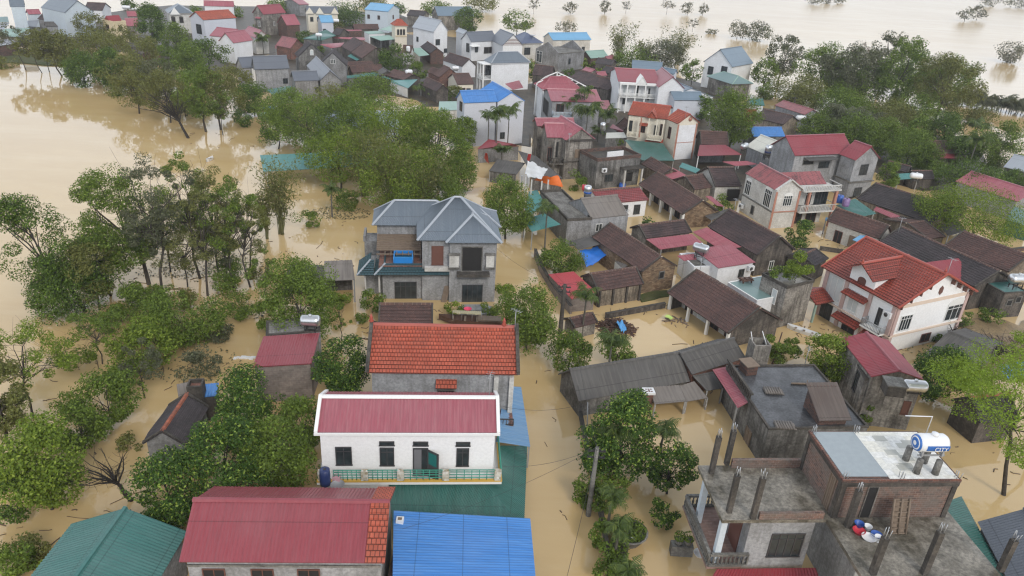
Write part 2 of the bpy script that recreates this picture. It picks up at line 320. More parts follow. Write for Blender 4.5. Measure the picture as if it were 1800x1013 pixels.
class H: pass
ROOTS = []
def frame(name, label, group, A, B, z, cat="house", C=None):
    """root Empty at the ground point under photo corner A (height z), x axis towards B; y to the left of A->B"""
    a, b = U(A, z), U(B, z); h = H(); h.a = a; h.u = (b-a)[:2]; h.L = float(np.linalg.norm(h.u)); h.u = h.u/h.L; h.n = np.array([-h.u[1], h.u[0]])
    h.root = tag(empty(name, (a[0], a[1], 0), math.atan2(h.u[1], h.u[0])), label, cat, group); h.ze = z; h.dist = float((a-CAM) @ FWD); ROOTS.append(h.root)
    return h
def loc(h, p, z):
    q = U(p, z)-h.a; return float(q[:2] @ h.u), float(q[:2] @ h.n)
def wld(h, x, y, z=0): q = h.a[:2]+h.u*x+h.n*y; return np.array([q[0], q[1], z])
def hz(h, x, y, py): return ZAT(wld(h, x, y), py)
def solve(A, B, C, ze, k, over_b, D=None):
    a, b = U(A, ze), U(B, ze); u = (b-a)[:2]; L = np.linalg.norm(u); u /= L; n = np.array([-u[1], u[0]])
    e = b if over_b else a
    if D is not None:
        w = float((U(D, ze)-a)[:2] @ n)/2; ws = np.array([w])
    else: ws = np.arange(1.0, 7.5, .1); 
    f = np.arange(.45, 1.85, .05) if D is None else np.arange(.25, 2.2, .03); Wg, F = np.meshgrid(ws, f); Hh = np.abs(k*Wg*F)
    q = np.stack([e[0]+n[0]*Wg, e[1]+n[1]*Wg, ze+Hh], -1); d = PJ(q)-np.array(C); sc_ = PXM(a)
    cost = ((d/sc_)**2).sum(-1)*4+(.9*np.log(F))**2 + (0.25*np.log(Wg/3.0+1e-9)**2 if D is None else 0)
    i = np.unravel_index(np.argmin(cost), cost.shape)
    return float(Wg[i]), float(Hh[i]), float(np.hypot(*d[i]))

def walls_gable(mb, x0, x1, y0, y1, z0, ze, hr, ym=None, flat=False):
    ym = (y0+y1)/2 if ym is None else ym
    prof = [(y0, z0), (y1, z0), (y1, ze), (ym, ze+hr), (y0, ze)]
    if flat: prof = [(y0, z0), (y1, z0), (y1, ze), (y0, ze)]
    mb.prism([(x0, y, z) for y, z in prof], (x1-x0, 0, 0))

STATS = []
def gable(name, label, A, B, C, ze, roof=None, wl=None, k=.5, over_b=False, D=None, ov=.35, og=.25, group="houses of the flooded village", wins=(), ridge=None, auto=0, cat="house", flip=False, z0=-.6, thick=.1):
    """gable-roofed house: A-B the near eave (A-B so that the house lies to the left), C the ridge above A (or B)"""
    roof = roof or TDK; wl = wl or OLD
    w, hr, err = solve(A, B, C, ze, k, over_b, D)
    h = frame(name, label, group, A, B, ze, cat); h.W = 2*w; h.hr = hr; h.ov = ov; h.og = og
    STATS.append((label, round(h.L, 1), round(2*w, 1), round(hr, 2), ze, round(err, 1), round(h.dist)))
    L, W = h.L, h.W; near = h.dist < 150
    rm = MB(); dz = hr*ov/w
    slope(rm, (0, 0, ze), (L, 0, ze), (L, w, ze+hr), (0, w, ze+hr), roof, thick, near)
    slope(rm, (L, W, ze), (0, W, ze), (0, w, ze+hr), (L, w, ze+hr), roof, thick, near)
    h.roof = rm.build("roof", roof, h.root)
    rc = MB(); cap(rc, (-.02, w, ze+hr+.01), (L+.02, w, ze+hr+.01))
    if ridge is None: ridge = RIDGE if is_tile(roof) and roof not in (TORG, TRED, TGRN) else (RIDR if roof in (TORG, TRED) else roof)
    rc.build("ridge_cap", ridge, h.roof)
    if is_tile(roof) and roof in (TDK, TBR, TBLK) and near:      # mortar verge strips
        vm = MB()
        for x in (.0, L-.16):
            for s0, s1 in (((0, ze), (w, ze+hr)), ((W, ze), (w, ze+hr))):
                vm.prism([(x, s0[0], s0[1]+.01), (x, s1[0], s1[1]+.01), (x, s1[0], s1[1]+.13), (x, s0[0], s0[1]+.13)], (.16, 0, 0))
        vm.each("verge", CONCD, h.roof)
    wm = MB(); walls_gable(wm, og, L-og, ov, W-ov, z0, ze+dz-thick*1.3, hr*(w-ov)/w)
    h.walls = wm.build("wall", wl, h.root)
    faces(h, og, L-og, ov, W-ov)
    for q in wins: win(h, *q)
    if auto: autowin(h, auto)
    return h
def faces(h, x0, x1, y0, y1):
    h.x0, h.x1, h.y0, h.y1 = x0, x1, y0, y1
    h.F = {'f': ((x0, y0), (1, 0), (0, -1), x1-x0), 'b': ((x1, y1), (-1, 0), (0, 1), x1-x0), 'l': ((x0, y1), (0, -1), (-1, 0), y1-y0), 'r': ((x1, y0), (0, 1), (1, 0), y1-y0)}
def fbox(mb, h, face, s0, s1, z0, z1, t0, t1):
    """box on a wall face: s along it, z up, t outward"""
    (ox, oy), (ex, ey), (nx, ny), Ln = h.F[face]
    xs = [ox+ex*s+nx*t for s in (s0, s1) for t in (t0, t1)]; ys = [oy+ey*s+ny*t for s in (s0, s1) for t in (t0, t1)]
    mb.box(min(xs), max(xs), min(ys), max(ys), z0, z1)
def fpt(h, face, s, z, t):
    (ox, oy), (ex, ey), (nx, ny), Ln = h.F[face]; return np.array([ox+ex*s+nx*t, oy+ey*s+ny*t, z])
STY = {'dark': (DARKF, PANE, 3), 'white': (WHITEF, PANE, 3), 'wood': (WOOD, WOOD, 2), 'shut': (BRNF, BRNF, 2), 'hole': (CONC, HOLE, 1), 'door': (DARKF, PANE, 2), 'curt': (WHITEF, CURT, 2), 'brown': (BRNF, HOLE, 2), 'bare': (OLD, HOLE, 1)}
def win(h, face, s, z, w, ht, style='dark', arch=0, name=None, nm=None):
    """window or door: s = centre along the face (fraction if <= 1), z = sill above water; frame with its own pane"""
    Ln = h.F[face][3]; s = s*Ln if s <= 1 else s; fm, pm, n = STY[style]; n = nm or n
    fb = MB(); t = .07; e = .06 if style != 'hole' else .1
    a, b = s-w/2, s+w/2
    fbox(fb, h, face, a-e, a, z, z+ht, .004, t); fbox(fb, h, face, b, b+e, z, z+ht, .004, t)
    fbox(fb, h, face, a-e, b+e, z+ht, z+ht+e, .004, t); fbox(fb, h, face, a-e-.03, b+e+.03, z-e, z, .004, t+.03)
    for i in range(1, n): x = a+w*i/n; fbox(fb, h, face, x-.025, x+.025, z, z+ht, .02, t-.012)
    if ht > 1.2 and style in ('dark', 'white'): fbox(fb, h, face, a, b, z+ht*.76, z+ht*.76+.05, .021, t-.014)
    if arch:
        (ox, oy), (ex, ey), (nx, ny), _ = h.F[face]; pts = [fpt(h, face, s+math.cos(q)*w*.55, z+ht+.05+math.sin(q)*w*.32, .004) for q in np.linspace(0, math.pi, 9)]
        fb.prism(pts, np.array([nx, ny, 0])*t)
    nm_ = name or ('door' if style == 'door' else 'window'); o = fb.build(nm_, fm, h.root)
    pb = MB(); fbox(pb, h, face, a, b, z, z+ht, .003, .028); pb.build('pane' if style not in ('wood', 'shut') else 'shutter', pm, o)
    return o
def autowin(h, storeys, style=None):
    rnd = random.Random(hash((round(h.a[0], 1), round(h.a[1], 1))) & 0xffff)
    c = wld(h, h.L/2, h.W/2)
    for f in 'flr':
        nx, ny = h.F[f][2]; nw = h.u*nx+h.n*ny
        if nw @ (CAM[:2]-c[:2]) <= 0: continue
        Ln = h.F[f][3]
        for st in range(storeys):
            zb = .7+st*3.2 if storeys > 1 or h.ze > 2.6 else .35
            if zb+1.3 > h.ze: 
                if h.ze < 1.2: continue
                zb, ht = .3, h.ze-.6
            else: ht = 1.3
            n = max(1, int(Ln/3.4)) if f == 'f' else (1 if Ln < 6 else 2)
            for i in range(n):
                if rnd.random() < .2 and n > 1: continue
                win(h, f, Ln*(i+.5)/n+rnd.uniform(-.3, .3), zb, rnd.choice((.8, 1.0, 1.2)), ht, style or rnd.choice(('dark', 'dark', 'brown', 'hole')))
def canopy(h, face, s, z, w, dep, drop, mt, name="canopy"):
    mb = MB(); p = [fpt(h, face, s-w/2, z-drop, dep), fpt(h, face, s+w/2, z-drop, dep), fpt(h, face, s+w/2, z, .01), fpt(h, face, s-w/2, z, .01)]
    slope(mb, *p, mt, .06, True); return mb.build(name, mt, h.root)
def band(h, face, z, ht, t, mt, ext=0.0, name="string_course", s0=None, s1=None):
    mb = MB(); Ln = h.F[face][3]; fbox(mb, h, face, -ext if s0 is None else s0, Ln+ext if s1 is None else s1, z, z+ht, .003, t); return mb.build(name, mt, h.root)
def pil(h, face, s, z0, z1, w, mt, t=.1, name="pilaster"):
    mb = MB(); fbox(mb, h, face, s-w/2, s+w/2, z0, z1, .0035, t); return mb.build(name, mt, h.root)
def balcony(h, face, s0, s1, z, dep, rail=WHITEF, slab=WTRIM, rh=.9, gap=.16, thin=.03, solid=False):
    mb = MB(); fbox(mb, h, face, s0, s1, z-.15, z, .004, dep); o = mb.build("balcony", slab, h.root)
    rb = MB()
    def run(pa, pb_):
        L = np.linalg.norm(pb_-pa); n = max(1, int(L/gap)); d = (pb_-pa)/n
        rb.tube([pa+(0, 0, rh), pb_+(0, 0, rh)], .05, 6); rb.tube([pa+(0, 0, .08), pb_+(0, 0, .08)], .03, 4)
        for i in range(n+1): q = pa+d*i; rb.tube([q, q+(0, 0, rh)], thin if i not in (0, n) else .06, 4)
    a, b, c, d = (fpt(h, face, s0+.06, z, .02), fpt(h, face, s0+.06, z, dep-.06), fpt(h, face, s1-.06, z, dep-.06), fpt(h, face, s1-.06, z, .02))
    run(a, b); run(b, c); run(c, d); rb.build("railing", rail, o); return o

def hiproof(mb, caps, x0, x1, y0, y1, ze, hr, mt, inset=None, th=.09, near=True, skip=()):
    """hip roof over a rectangle, ridge along the longer side"""
    lx, ly = x1-x0, y1-y0
    if lx >= ly:
        i = ly/2 if inset is None else inset; i = min(i, lx/2-.01); ym = (y0+y1)/2; r0, r1 = (x0+i, ym, ze+hr), (x1-i, ym, ze+hr)
        fs = {'f': ((x0, y0, ze), (x1, y0, ze), r1, r0), 'b': ((x1, y1, ze), (x0, y1, ze), r0, r1), 'l': ((x0, y1, ze), (x0, y0, ze), r0, r0), 'r': ((x1, y0, ze), (x1, y1, ze), r1, r1)}
        hips = [((x0, y0, ze), r0), ((x0, y1, ze), r0), ((x1, y0, ze), r1), ((x1, y1, ze), r1), (r0, r1)]
    else:
        i = lx/2 if inset is None else inset; i = min(i, ly/2-.01); xm = (x0+x1)/2; r0, r1 = (xm, y0+i, ze+hr), (xm, y1-i, ze+hr)
        fs = {'f': ((x0, y0, ze), (x1, y0, ze), r0, r0), 'b': ((x1, y1, ze), (x0, y1, ze), r1, r1), 'l': ((x0, y1, ze), (x0, y0, ze), r0, r1), 'r': ((x1, y0, ze), (x1, y1, ze), r1, r0)}
        hips = [((x0, y0, ze), r0), ((x1, y0, ze), r0), ((x0, y1, ze), r1), ((x1, y1, ze), r1), (r0, r1)]
    for k_, f in fs.items():
        if k_ not in skip: slope(mb, *f, mt, th, near)
    for p, q in hips:
        if np.linalg.norm(np.array(p)-np.array(q)) > .3: cap(caps, np.array(p)+(0, 0, .02), np.array(q)+(0, 0, .02), .14, .06)
def hip(name, label, A, B, ze, d, hr, roof=None, wl=None, ov=.5, inset=None, group="houses of the flooded village", wins=(), auto=0, D=None, cat="house", z0=-.6, ridge=None):
    roof = roof or GREY; wl = wl or OFFW
    h = frame(name, label, group, A, B, ze, cat)
    if D is not None: d = abs(loc(h, D, ze)[1])
    h.W = d; h.hr = hr; STATS.append((label, round(h.L, 1), round(d, 1), hr, ze, 0, round(h.dist)))
    rm, rc = MB(), MB(); hiproof(rm, rc, 0, h.L, 0, d, ze, hr, roof, inset, near=h.dist < 150); h.roof = rm.build("roof", roof, h.root)
    rc.build("ridge_cap", ridge or (GREYL if roof is GREY else roof), h.roof)
    mb = MB(); mb.box(ov, h.L-ov, ov, d-ov, z0, ze-.1); mb.box(.03, h.L-.03, .03, d-.03, ze-.18, ze-.095); h.walls = mb.build("wall", wl, h.root)
    faces(h, ov, h.L-ov, ov, d-ov)
    for q in wins: win(h, *q)
    if auto: autowin(h, auto)
    return h
def block(name, label, A, B, D, zt, wl=None, top=None, par=.25, pt=.18, d=None, group="houses of the flooded village", wins=(), auto=0, cat="house", z0=-.6, lip=None):
    """flat-roofed block: A-B the near top edge, D the far top corner next to A"""
    wl = wl or CEM; top = top or FLAT; h = frame(name, label, group, A, B, zt, cat); d = d or loc(h, D, zt)[1]; h.W = d
    STATS.append((label, round(h.L, 1), round(d, 1), 0, zt, 0, round(h.dist))); L = h.L
    mb = MB(); mb.box(0, L, 0, d, z0, zt-.02); h.walls = mb.build("wall", wl, h.root)
    sb = MB(); sb.box(.02, L-.02, .02, d-.02, zt-.018, zt+.03); h.roof = sb.build("roof_slab", top, h.root)
    if par > 0:
        pb = MB(); pb.box(-.04, L+.04, -.04, pt, zt+.002, zt+par); pb.box(-.04, L+.04, d-pt, d+.04, zt+.002, zt+par); pb.box(-.04, pt, pt+.002, d-pt-.002, zt+.002, zt+par-.003); pb.box(L-pt, L+.04, pt+.002, d-pt-.002, zt+.002, zt+par-.003)
        pb.build("parapet", lip or CONCD, h.root)
    faces(h, 0, L, 0, d)
    for q in wins: win(h, *q)
    if auto: autowin(h, auto)
    return h
def sheet(name, label, pts, mt, posts=(), pm=None, group=None, cat="shed roof", parent=None, walls=None, near=True, th=.05, pz=-.5):
    """free-standing sheet roof: pts = four (photo point, height), 0-1 along the low eave, ribs run 0->3; posts under the listed corners"""
    W_ = [U(p, z) for p, z in pts]; c = sum(W_)/4
    root = tag(empty(name, (c[0], c[1], 0)), label, cat, group); q = [w-np.array([c[0], c[1], 0]) for w in W_]
    mb = MB(); slope(mb, *q, mt, th, near); mb.build("roof", mt, root)
    for i in posts:
        b = MB(); p = q[i]+(sum(q)/4-q[i])*.06; b.box(p[0]-.06, p[0]+.06, p[1]-.06, p[1]+.06, pz, q[i][2]-.04); b.build("post", pm or GALV, root)
    if walls is not None:
        idx, wm = walls; b = MB(); ce = sum(q)/4
        for i in idx:
            p0, p1 = q[i]+(ce-q[i])*.05, q[(i+1) % 4]+(ce-q[(i+1) % 4])*.05; dn = np.array([0, 0, -.12])
            t = ce-(p0+p1)/2; t[2] = 0; t = t/np.linalg.norm(t)*.12
            b.prism([(p0[0], p0[1], pz), (p1[0], p1[1], pz), p1+dn, p0+dn], t)
        b.build("wall", wm, root)
    return root
def add_sheet(h, pts, mt, name="lean_to_roof", posts=(), pm=None, near=True):
    """lean-to roof belonging to house h"""
    q = []
    for p, z in pts: x, y = loc(h, p, z); q.append(np.array([x, y, z]))
    mb = MB(); slope(mb, *q, mt, .05, near); o = mb.build(name, mt, h.root)
    for i in posts:
        b = MB(); p = q[i]+(sum(q)/4-q[i])*.06; b.box(p[0]-.06, p[0]+.06, p[1]-.06, p[1]+.06, -.5, q[i][2]-.04); b.build("post", pm or GALV, h.root)
    return o

# ------------------------------------------------------------------ small things
def tank(label, p, z, ln=1.6, r=.5, ang=0, mt=None, stand=.5, upright=False, group="rooftop water tanks", stripe=None):
    g = U(p, z+r); mt = mt or STEEL; root = tag(empty("water_tank", (g[0], g[1], z), ang), label, "water tank", group)
    mb = MB()
    if upright: mb.lathe([(.05, stand+ln+.16), (r*.5, stand+ln+.14), (r, stand+ln), (r*1.03, stand+ln*.66), (r, stand+ln*.6), (r*1.03, stand+ln*.33), (r, stand+.02), (r*.9, stand)][::-1], n=16)
    else:
        n = 7; pr = [(r*.1, -ln/2-.1), (r*.75, -ln/2-.05), (r, -ln/2+.1)]+[(r*(1.02 if i % 2 else 1), -ln/2+.1+(ln-.2)*i/n) for i in range(1, n)]+[(r, ln/2-.1), (r*.75, ln/2+.05), (r*.1, ln/2+.1)]
        mb.lathe(pr, (0, 0, stand+r), 16, 'x'); mb.lathe([(.14, r*.98), (.14, r+.1), (.02, r+.12)], (0, 0, stand+r), 10)
    mb.build("tank_body", mt, root)
    if stripe: 
        s = MB(); s.lathe([(r*1.035, stand+ln*.3), (r*1.035, stand+ln*.48)], n=16) if upright else s.lathe([(r*1.03, -ln*.08), (r*1.03, ln*.08)], (0, 0, stand+r), 16, 'x'); s.build("label_band", stripe, root)
    sb = MB()
    for x in (-.35, .35):
        for y in (-.3, .3): sb.box(x*ln*.8-.04, x*ln*.8+.04, y*r*2-.04, y*r*2+.04, -.02, stand+r*.45)
    sb.box(-ln*.32, ln*.32, -r*.7, -r*.5, stand*.5, stand*.5+.05); sb.box(-ln*.32, ln*.32, r*.5, r*.7, stand*.5, stand*.5+.05)
    sb.build("stand", METALD, root); return root
def pole(label, pb, pt, r=.13, z=0, mt=None, arms=1, name="utility_pole", cat="utility pole", group="utility poles", lean=True):
    g = U(pb, z); zt = ZAT(g, pt[1]); top = np.array([g[0], g[1], zt]); dx = (pt[0]-PJ(top)[0])/PXM(top); top = top+RT*dx
    root = tag(empty(name, (g[0], g[1], 0)), label, cat, group); q = top-np.array([g[0], g[1], 0])
    mb = MB(); mb.tube([(0, 0, -1), (0, 0, 0), q*.5, q], [r*1.25, r*1.2, r, r*.8], 10); mb.build("pole_shaft", mt or CONC, root)
    if arms:
        for i in range(arms):
            ab = MB(); zz = q-(q/np.linalg.norm(q))*(.3+.5*i); ab.box(zz[0]-.6, zz[0]+.6, zz[1]-.05, zz[1]+.05, zz[2]-.05, zz[2]+.05)
            for x in (-.5, -.2, .2, .5): ab.tube([(zz[0]+x, zz[1], zz[2]+.05), (zz[0]+x, zz[1], zz[2]+.2)], .035, 6)
            ab.build("crossarm", METALD, root)
    return top
def wire(label, a, b, sag=.6, r=.012, group="overhead wires"):
    a, b = np.asarray(a, float), np.asarray(b, float); pts = []
    for i in range(25):
        t = i/24; p = a+(b-a)*t; p[2] -= sag*4*t*(1-t); pts.append(p)
    mb = MB(); mb.tube(pts, r, 4); return tag(mb.build("overhead_wire", METALD), label, "wire", group)
# ------------------------------------------------------------------ vegetation
def leafmat(name, c1, c2, tip=None, trans=.22):
    if name in MATS: return MATS[name]
    mt, t, b, N, L = newmat(name); at = N("ShaderNodeAttribute"); at.attribute_name = "leafv"
    sp = N("ShaderNodeSeparateColor"); L(at.outputs["Color"], sp.inputs[0])
    c1, c2 = (c1[0]*1.3, c1[1]*1.12, c1[2]*1.15), (c2[0]*1.32, c2[1]*1.15, c2[2]*1.3)
    c = mixn(t, sp.outputs[0], rgb(c1), rgb(c2))
    if tip: c = mixn(t, ramp(t, sp.outputs[1], .78, .9), c, rgb(tip))
    L(c, b.inputs["Base Color"]); b.inputs["Roughness"].default_value = .55; b.inputs["Specular IOR Level"].default_value = .2
    tr = N("ShaderNodeBsdfTranslucent"); L(mixn(t, 1.0, c, (1.25, 1.35, .5, 1), 'MULTIPLY'), tr.inputs[0])
    ms = N("ShaderNodeMixShader"); ms.inputs[0].default_value = trans; L(b.outputs[0], ms.inputs[1]); L(tr.outputs[0], ms.inputs[2])
    o = [n for n in t.nodes if n.type == 'OUTPUT_MATERIAL'][0]; L(ms.outputs[0], o.inputs[0]); MATS[name] = mt; return mt
LF = {
 'pale': leafmat("haze_toned_leaf", (.085, .10, .07), (.16, .175, .125), (.2, .21, .15)),  # 'pale': haze of distance put into the leaf colour
 'deep': leafmat("deep_green_leaf", (.026, .060, .010), (.078, .140, .020), (.16, .25, .035)),
 'mid': leafmat("mid_green_leaf", (.036, .078, .010), (.115, .185, .024), (.20, .28, .045)),
 'lime': leafmat("lime_green_leaf", (.046, .098, .010), (.145, .225, .022), (.26, .33, .05)),
 'olive': leafmat("olive_leaf", (.055, .078, .018), (.145, .165, .040), (.21, .23, .07)),
 'grey': leafmat("grey_green_leaf", (.045, .060, .032), (.10, .12, .062), (.16, .18, .10)),
 'bamboo': leafmat("bamboo_leaf", (.060, .082, .020), (.14, .165, .045), (.22, .23, .08)),
 'palm': leafmat("palm_frond", (.028, .058, .014), (.080, .13, .030), (.16, .20, .05)),
 'pomelo': leafmat("pomelo_leaf", (.014, .046, .008), (.058, .125, .016), (.26, .35, .06)),
 'feather': leafmat("feathery_leaf", (.075, .150, .012), (.20, .31, .030), (.28, .40, .05)),
 'dry': leafmat("dry_leaf", (.075, .062, .045), (.13, .105, .075), (.2, .16, .1), .2),
}
BARK = wall("bark", (.10, .085, .068), .5, (.035, .03, .026)); BARKD = wall("dark_bark", (.05, .042, .036), .5, (.02, .018, .016)); CULM = wall("bamboo_culm", (.17, .18, .07), .5, (.10, .085, .05)); ARECA = wall("areca_trunk", (.16, .15, .125), .5, (.06, .055, .045))
def leaves(name, cen, nrm, size, asp, mt, parent, rng, droop=.3, shade=None):
    """one mesh of many small folded pointed leaves"""
    n = len(cen); 
    if n == 0: return None
    d = rng.normal(size=(n, 3)); d -= (d*nrm).sum(1, keepdims=True)*nrm; d /= np.linalg.norm(d, axis=1, keepdims=True)+1e-9
    d[:, 2] -= droop; d /= np.linalg.norm(d, axis=1, keepdims=True)
    s = np.cross(nrm, d); s /= np.linalg.norm(s, axis=1, keepdims=True)+1e-9
    sz = (size*rng.uniform(.65, 1.3, n))[:, None]; up = np.cross(d, s)
    v0 = cen-d*sz*.5; v2 = cen+d*sz*.5-up*sz*.08; v1 = cen+s*sz*asp*.5+up*sz*.06; v3 = cen-s*sz*asp*.5+up*sz*.06
    V = np.stack([v0, v1, v2, v3], 1).reshape(-1, 3).astype(np.float32)
    me = bpy.data.meshes.new(name); me.vertices.add(4*n); me.vertices.foreach_set("co", V.ravel())
    me.loops.add(6*n); me.polygons.add(2*n); b = np.arange(n)*4
    li = np.stack([b, b+1, b+2, b, b+2, b+3], 1).ravel().astype(np.int32); me.loops.foreach_set("vertex_index", li)
    me.polygons.foreach_set("loop_start", (np.arange(2*n)*3).astype(np.int32)); me.polygons.foreach_set("loop_total", np.full(2*n, 3, np.int32))
    r = np.clip((shade if shade is not None else rng.random(n))*.6+rng.random(n)*.4, 0, 1); g = rng.random(n)
    colr = np.repeat(np.stack([r, g, r, np.ones(n)], 1), 4, 0).astype(np.float32)
    ca = me.color_attributes.new("leafv", 'FLOAT_COLOR', 'POINT'); ca.data.foreach_set("color", colr.ravel())
    me.update(calc_edges=True); me.materials.append(mt); o = bpy.data.objects.new(name, me); COL.objects.link(o); o.parent = parent; return o
def unit(v): return v/(np.linalg.norm(v, axis=-1, keepdims=True)+1e-9)
NT = [0]
def start(name, label, cat, group, p, z=0):
    g = U(p, z); NT[0] += 1; root = tag(empty(name, (g[0], g[1], z), 0), label, cat, group); return root, g, np.random.default_rng(1000+NT[0])
def limbs(mb, rng, h, lean, r0, tips, fork, crook=.06):
    """trunk to the fork, then a limb to each tip; returns limb polylines"""
    f = np.array([lean[0]*fork, lean[1]*fork, h*fork]); pts = [np.array([0, 0, -.6]), np.array([0, 0, 0.])]
    for a in (.4, .75, 1.0): pts.append(f*a+np.append(rng.normal(size=2)*h*crook*.3, 0))
    mb.tube(pts, [r0*1.25, r0*1.1, r0*.9, r0*.8, r0*.7], 7); base = pts[-1]; out = []
    for tp in tips:
        s0 = base if rng.random() < .6 else pts[-2]+(base-pts[-2])*rng.random()
        m1 = s0+(tp-s0)*.4+np.array([0, 0, np.linalg.norm(tp-s0)*.08])+rng.normal(size=3)*h*.02; m2 = s0+(tp-s0)*.75+rng.normal(size=3)*h*.02
        rr = r0*rng.uniform(.35, .55); mb.tube([s0, m1, m2, tp], [rr, rr*.7, rr*.45, rr*.15], 5, False); out.append([s0, m1, m2, tp])
    return out
def tree(kind, x, yb, yt, wpx, label, leaf='mid', xt=None, z=0, dens=1.0, group="trees standing in the flood", cat="tree", low=None, name=None, lsz=None, r0=None):
    """kind: dense (round), open (clumps with gaps), sparse (thin, mostly twigs), flat (layered), bush"""
    nm = name or {'bush': 'shrub', 'dense': 'leafy_tree', 'open': 'open_tree', 'sparse': 'thin_tree', 'flat': 'feathery_tree'}[kind]
    FAR = "lone trees far out in the flood"; root, g, rng = start(nm, label, cat, group, (x, yb), z); pm = PXM(g); hgt = max(.8, ZAT(g, yt)-z); W = wpx/pm
    sx = 0 if xt is None else (xt-x)/pm; lean = np.array([RT[0]*sx, RT[1]*sx])
    W *= {'open': 1.18, 'dense': 1.08, 'sparse': 1.15}.get(kind, 1); cr = W/2; low = (.1 if group == FAR and kind == 'open' else None) if low is None else low; low = {'dense': .04, 'open': .16, 'sparse': .3, 'flat': .5, 'bush': .0}[kind] if low is None else low
    z0, z1 = hgt*low, hgt; cz, rz = (z0+z1)/2, (z1-z0)/2
    px_area = W*pm*(z1-z0)*pm*.85*.324
    lsz = lsz or max({'dense': .21, 'open': .20, 'sparse': .19, 'flat': .16, 'bush': .2}[kind], 1.7/(pm*.569))
    # clump centres
    nb = {'dense': 46, 'open': 38, 'sparse': 34, 'flat': 22, 'bush': 20}[kind]; nb = int(nb*min(1.6, max(.5, (W*(z1-z0)/45)**.5)))
    u = unit(rng.normal(size=(nb, 3))); rad = rng.uniform(.25, 1, nb)**(.33 if kind != 'dense' else .22)
    if kind == 'flat': u[:, 2] = np.round(u[:, 2]*2.2)/2.2*.9+rng.normal(size=nb)*.06
    cl = u*rad[:, None]*np.array([cr, cr, rz])*(.88 if kind in ('dense', 'bush') else .92)
    # lop-sided outline: some directions pulled in
    ph = rng.uniform(0, 6.28, 3); an = np.arctan2(cl[:, 1], cl[:, 0]); k = .84+.16*np.sin(2*an+ph[0])+.10*np.sin(3*an+ph[1])+.1*np.sin(3*cl[:, 2]/max(rz, .1)+ph[2]); cl[:, :2] *= k[:, None]
    if kind in ('dense', 'open'): cl[:, :2] *= (1-.22*np.clip(cl[:, 2:3]/rz, -1, 1)**2)
    cl[:, 2] += cz; cl[:, :2] += lean*(cl[:, 2:3]/hgt)
    if kind == 'bush': cl[:, 2] = np.abs(cl[:, 2])
    tb = MB(); fork = {'dense': .35, 'open': .42, 'sparse': .45, 'flat': .55, 'bush': .12}[kind]
    r0 = r0 or max(.02*hgt**.9*{'sparse': .6, 'bush': .5}.get(kind, 1), .22/pm)
    ks = rng.permutation(nb)[:{'dense': 9, 'open': 12, 'sparse': 20, 'flat': 14, 'bush': 5}[kind]]
    lines = limbs(tb, rng, hgt, lean, r0, [cl[i] for i in ks], fork)
    if kind in ('sparse', 'open'):
        for ln in lines:
            for _ in range(3 if kind == 'sparse' else 1):
                i = rng.integers(1, 3); s = ln[i]+(ln[i+1]-ln[i])*rng.random(); e = s+np.array([*(rng.normal(size=2)*cr*.28), abs(rng.normal())*rz*.3+.2]); rr = max(r0*.13, .14/pm)
                tb.tube([s, (s+e)/2+rng.normal(size=3)*.08, e], [rr, rr*.8, rr*.4], 4, False)
    tb.build("trunk", BARKD if leaf in ('deep', 'pomelo') else BARK, root)
    cov = {'dense': 8.5, 'open': 5.2, 'sparse': 2.6, 'flat': 3.6, 'bush': 5.5}[kind]*dens*(.6 if group == FAR else 1)
    n = int(np.clip(px_area*cov/((lsz*pm*.569)**2*.55), 60, 26000))
    rb = {'dense': .36, 'open': .25, 'sparse': .16, 'flat': .34, 'bush': .42}[kind]*cr*rng.uniform(.6, 1.25, nb)
    ci = rng.integers(0, nb, n); d = unit(rng.normal(size=(n, 3))); rr = rng.uniform(.35, 1, n)**.5
    fl = np.array([1, 1, {'flat': .22, 'dense': .8, 'open': .85, 'sparse': .8, 'bush': .7}[kind]])
    cen = cl[ci]+d*rr[:, None]*rb[ci][:, None]*fl
    cen[:, 2] = np.maximum(cen[:, 2], .05+rng.random(n)*.2)
    nr = unit(d*.7+np.array([0, 0, .75])+rng.normal(size=(n, 3))*.45)
    shade = np.clip(.5+.5*rng.random(nb)[ci]-.3*rng.random(n), 0, 1)
    leaves("crown", cen, nr, lsz, {'flat': .5, 'sparse': .45}.get(kind, .55), LF[leaf], root, rng, .35, shade)
    return root
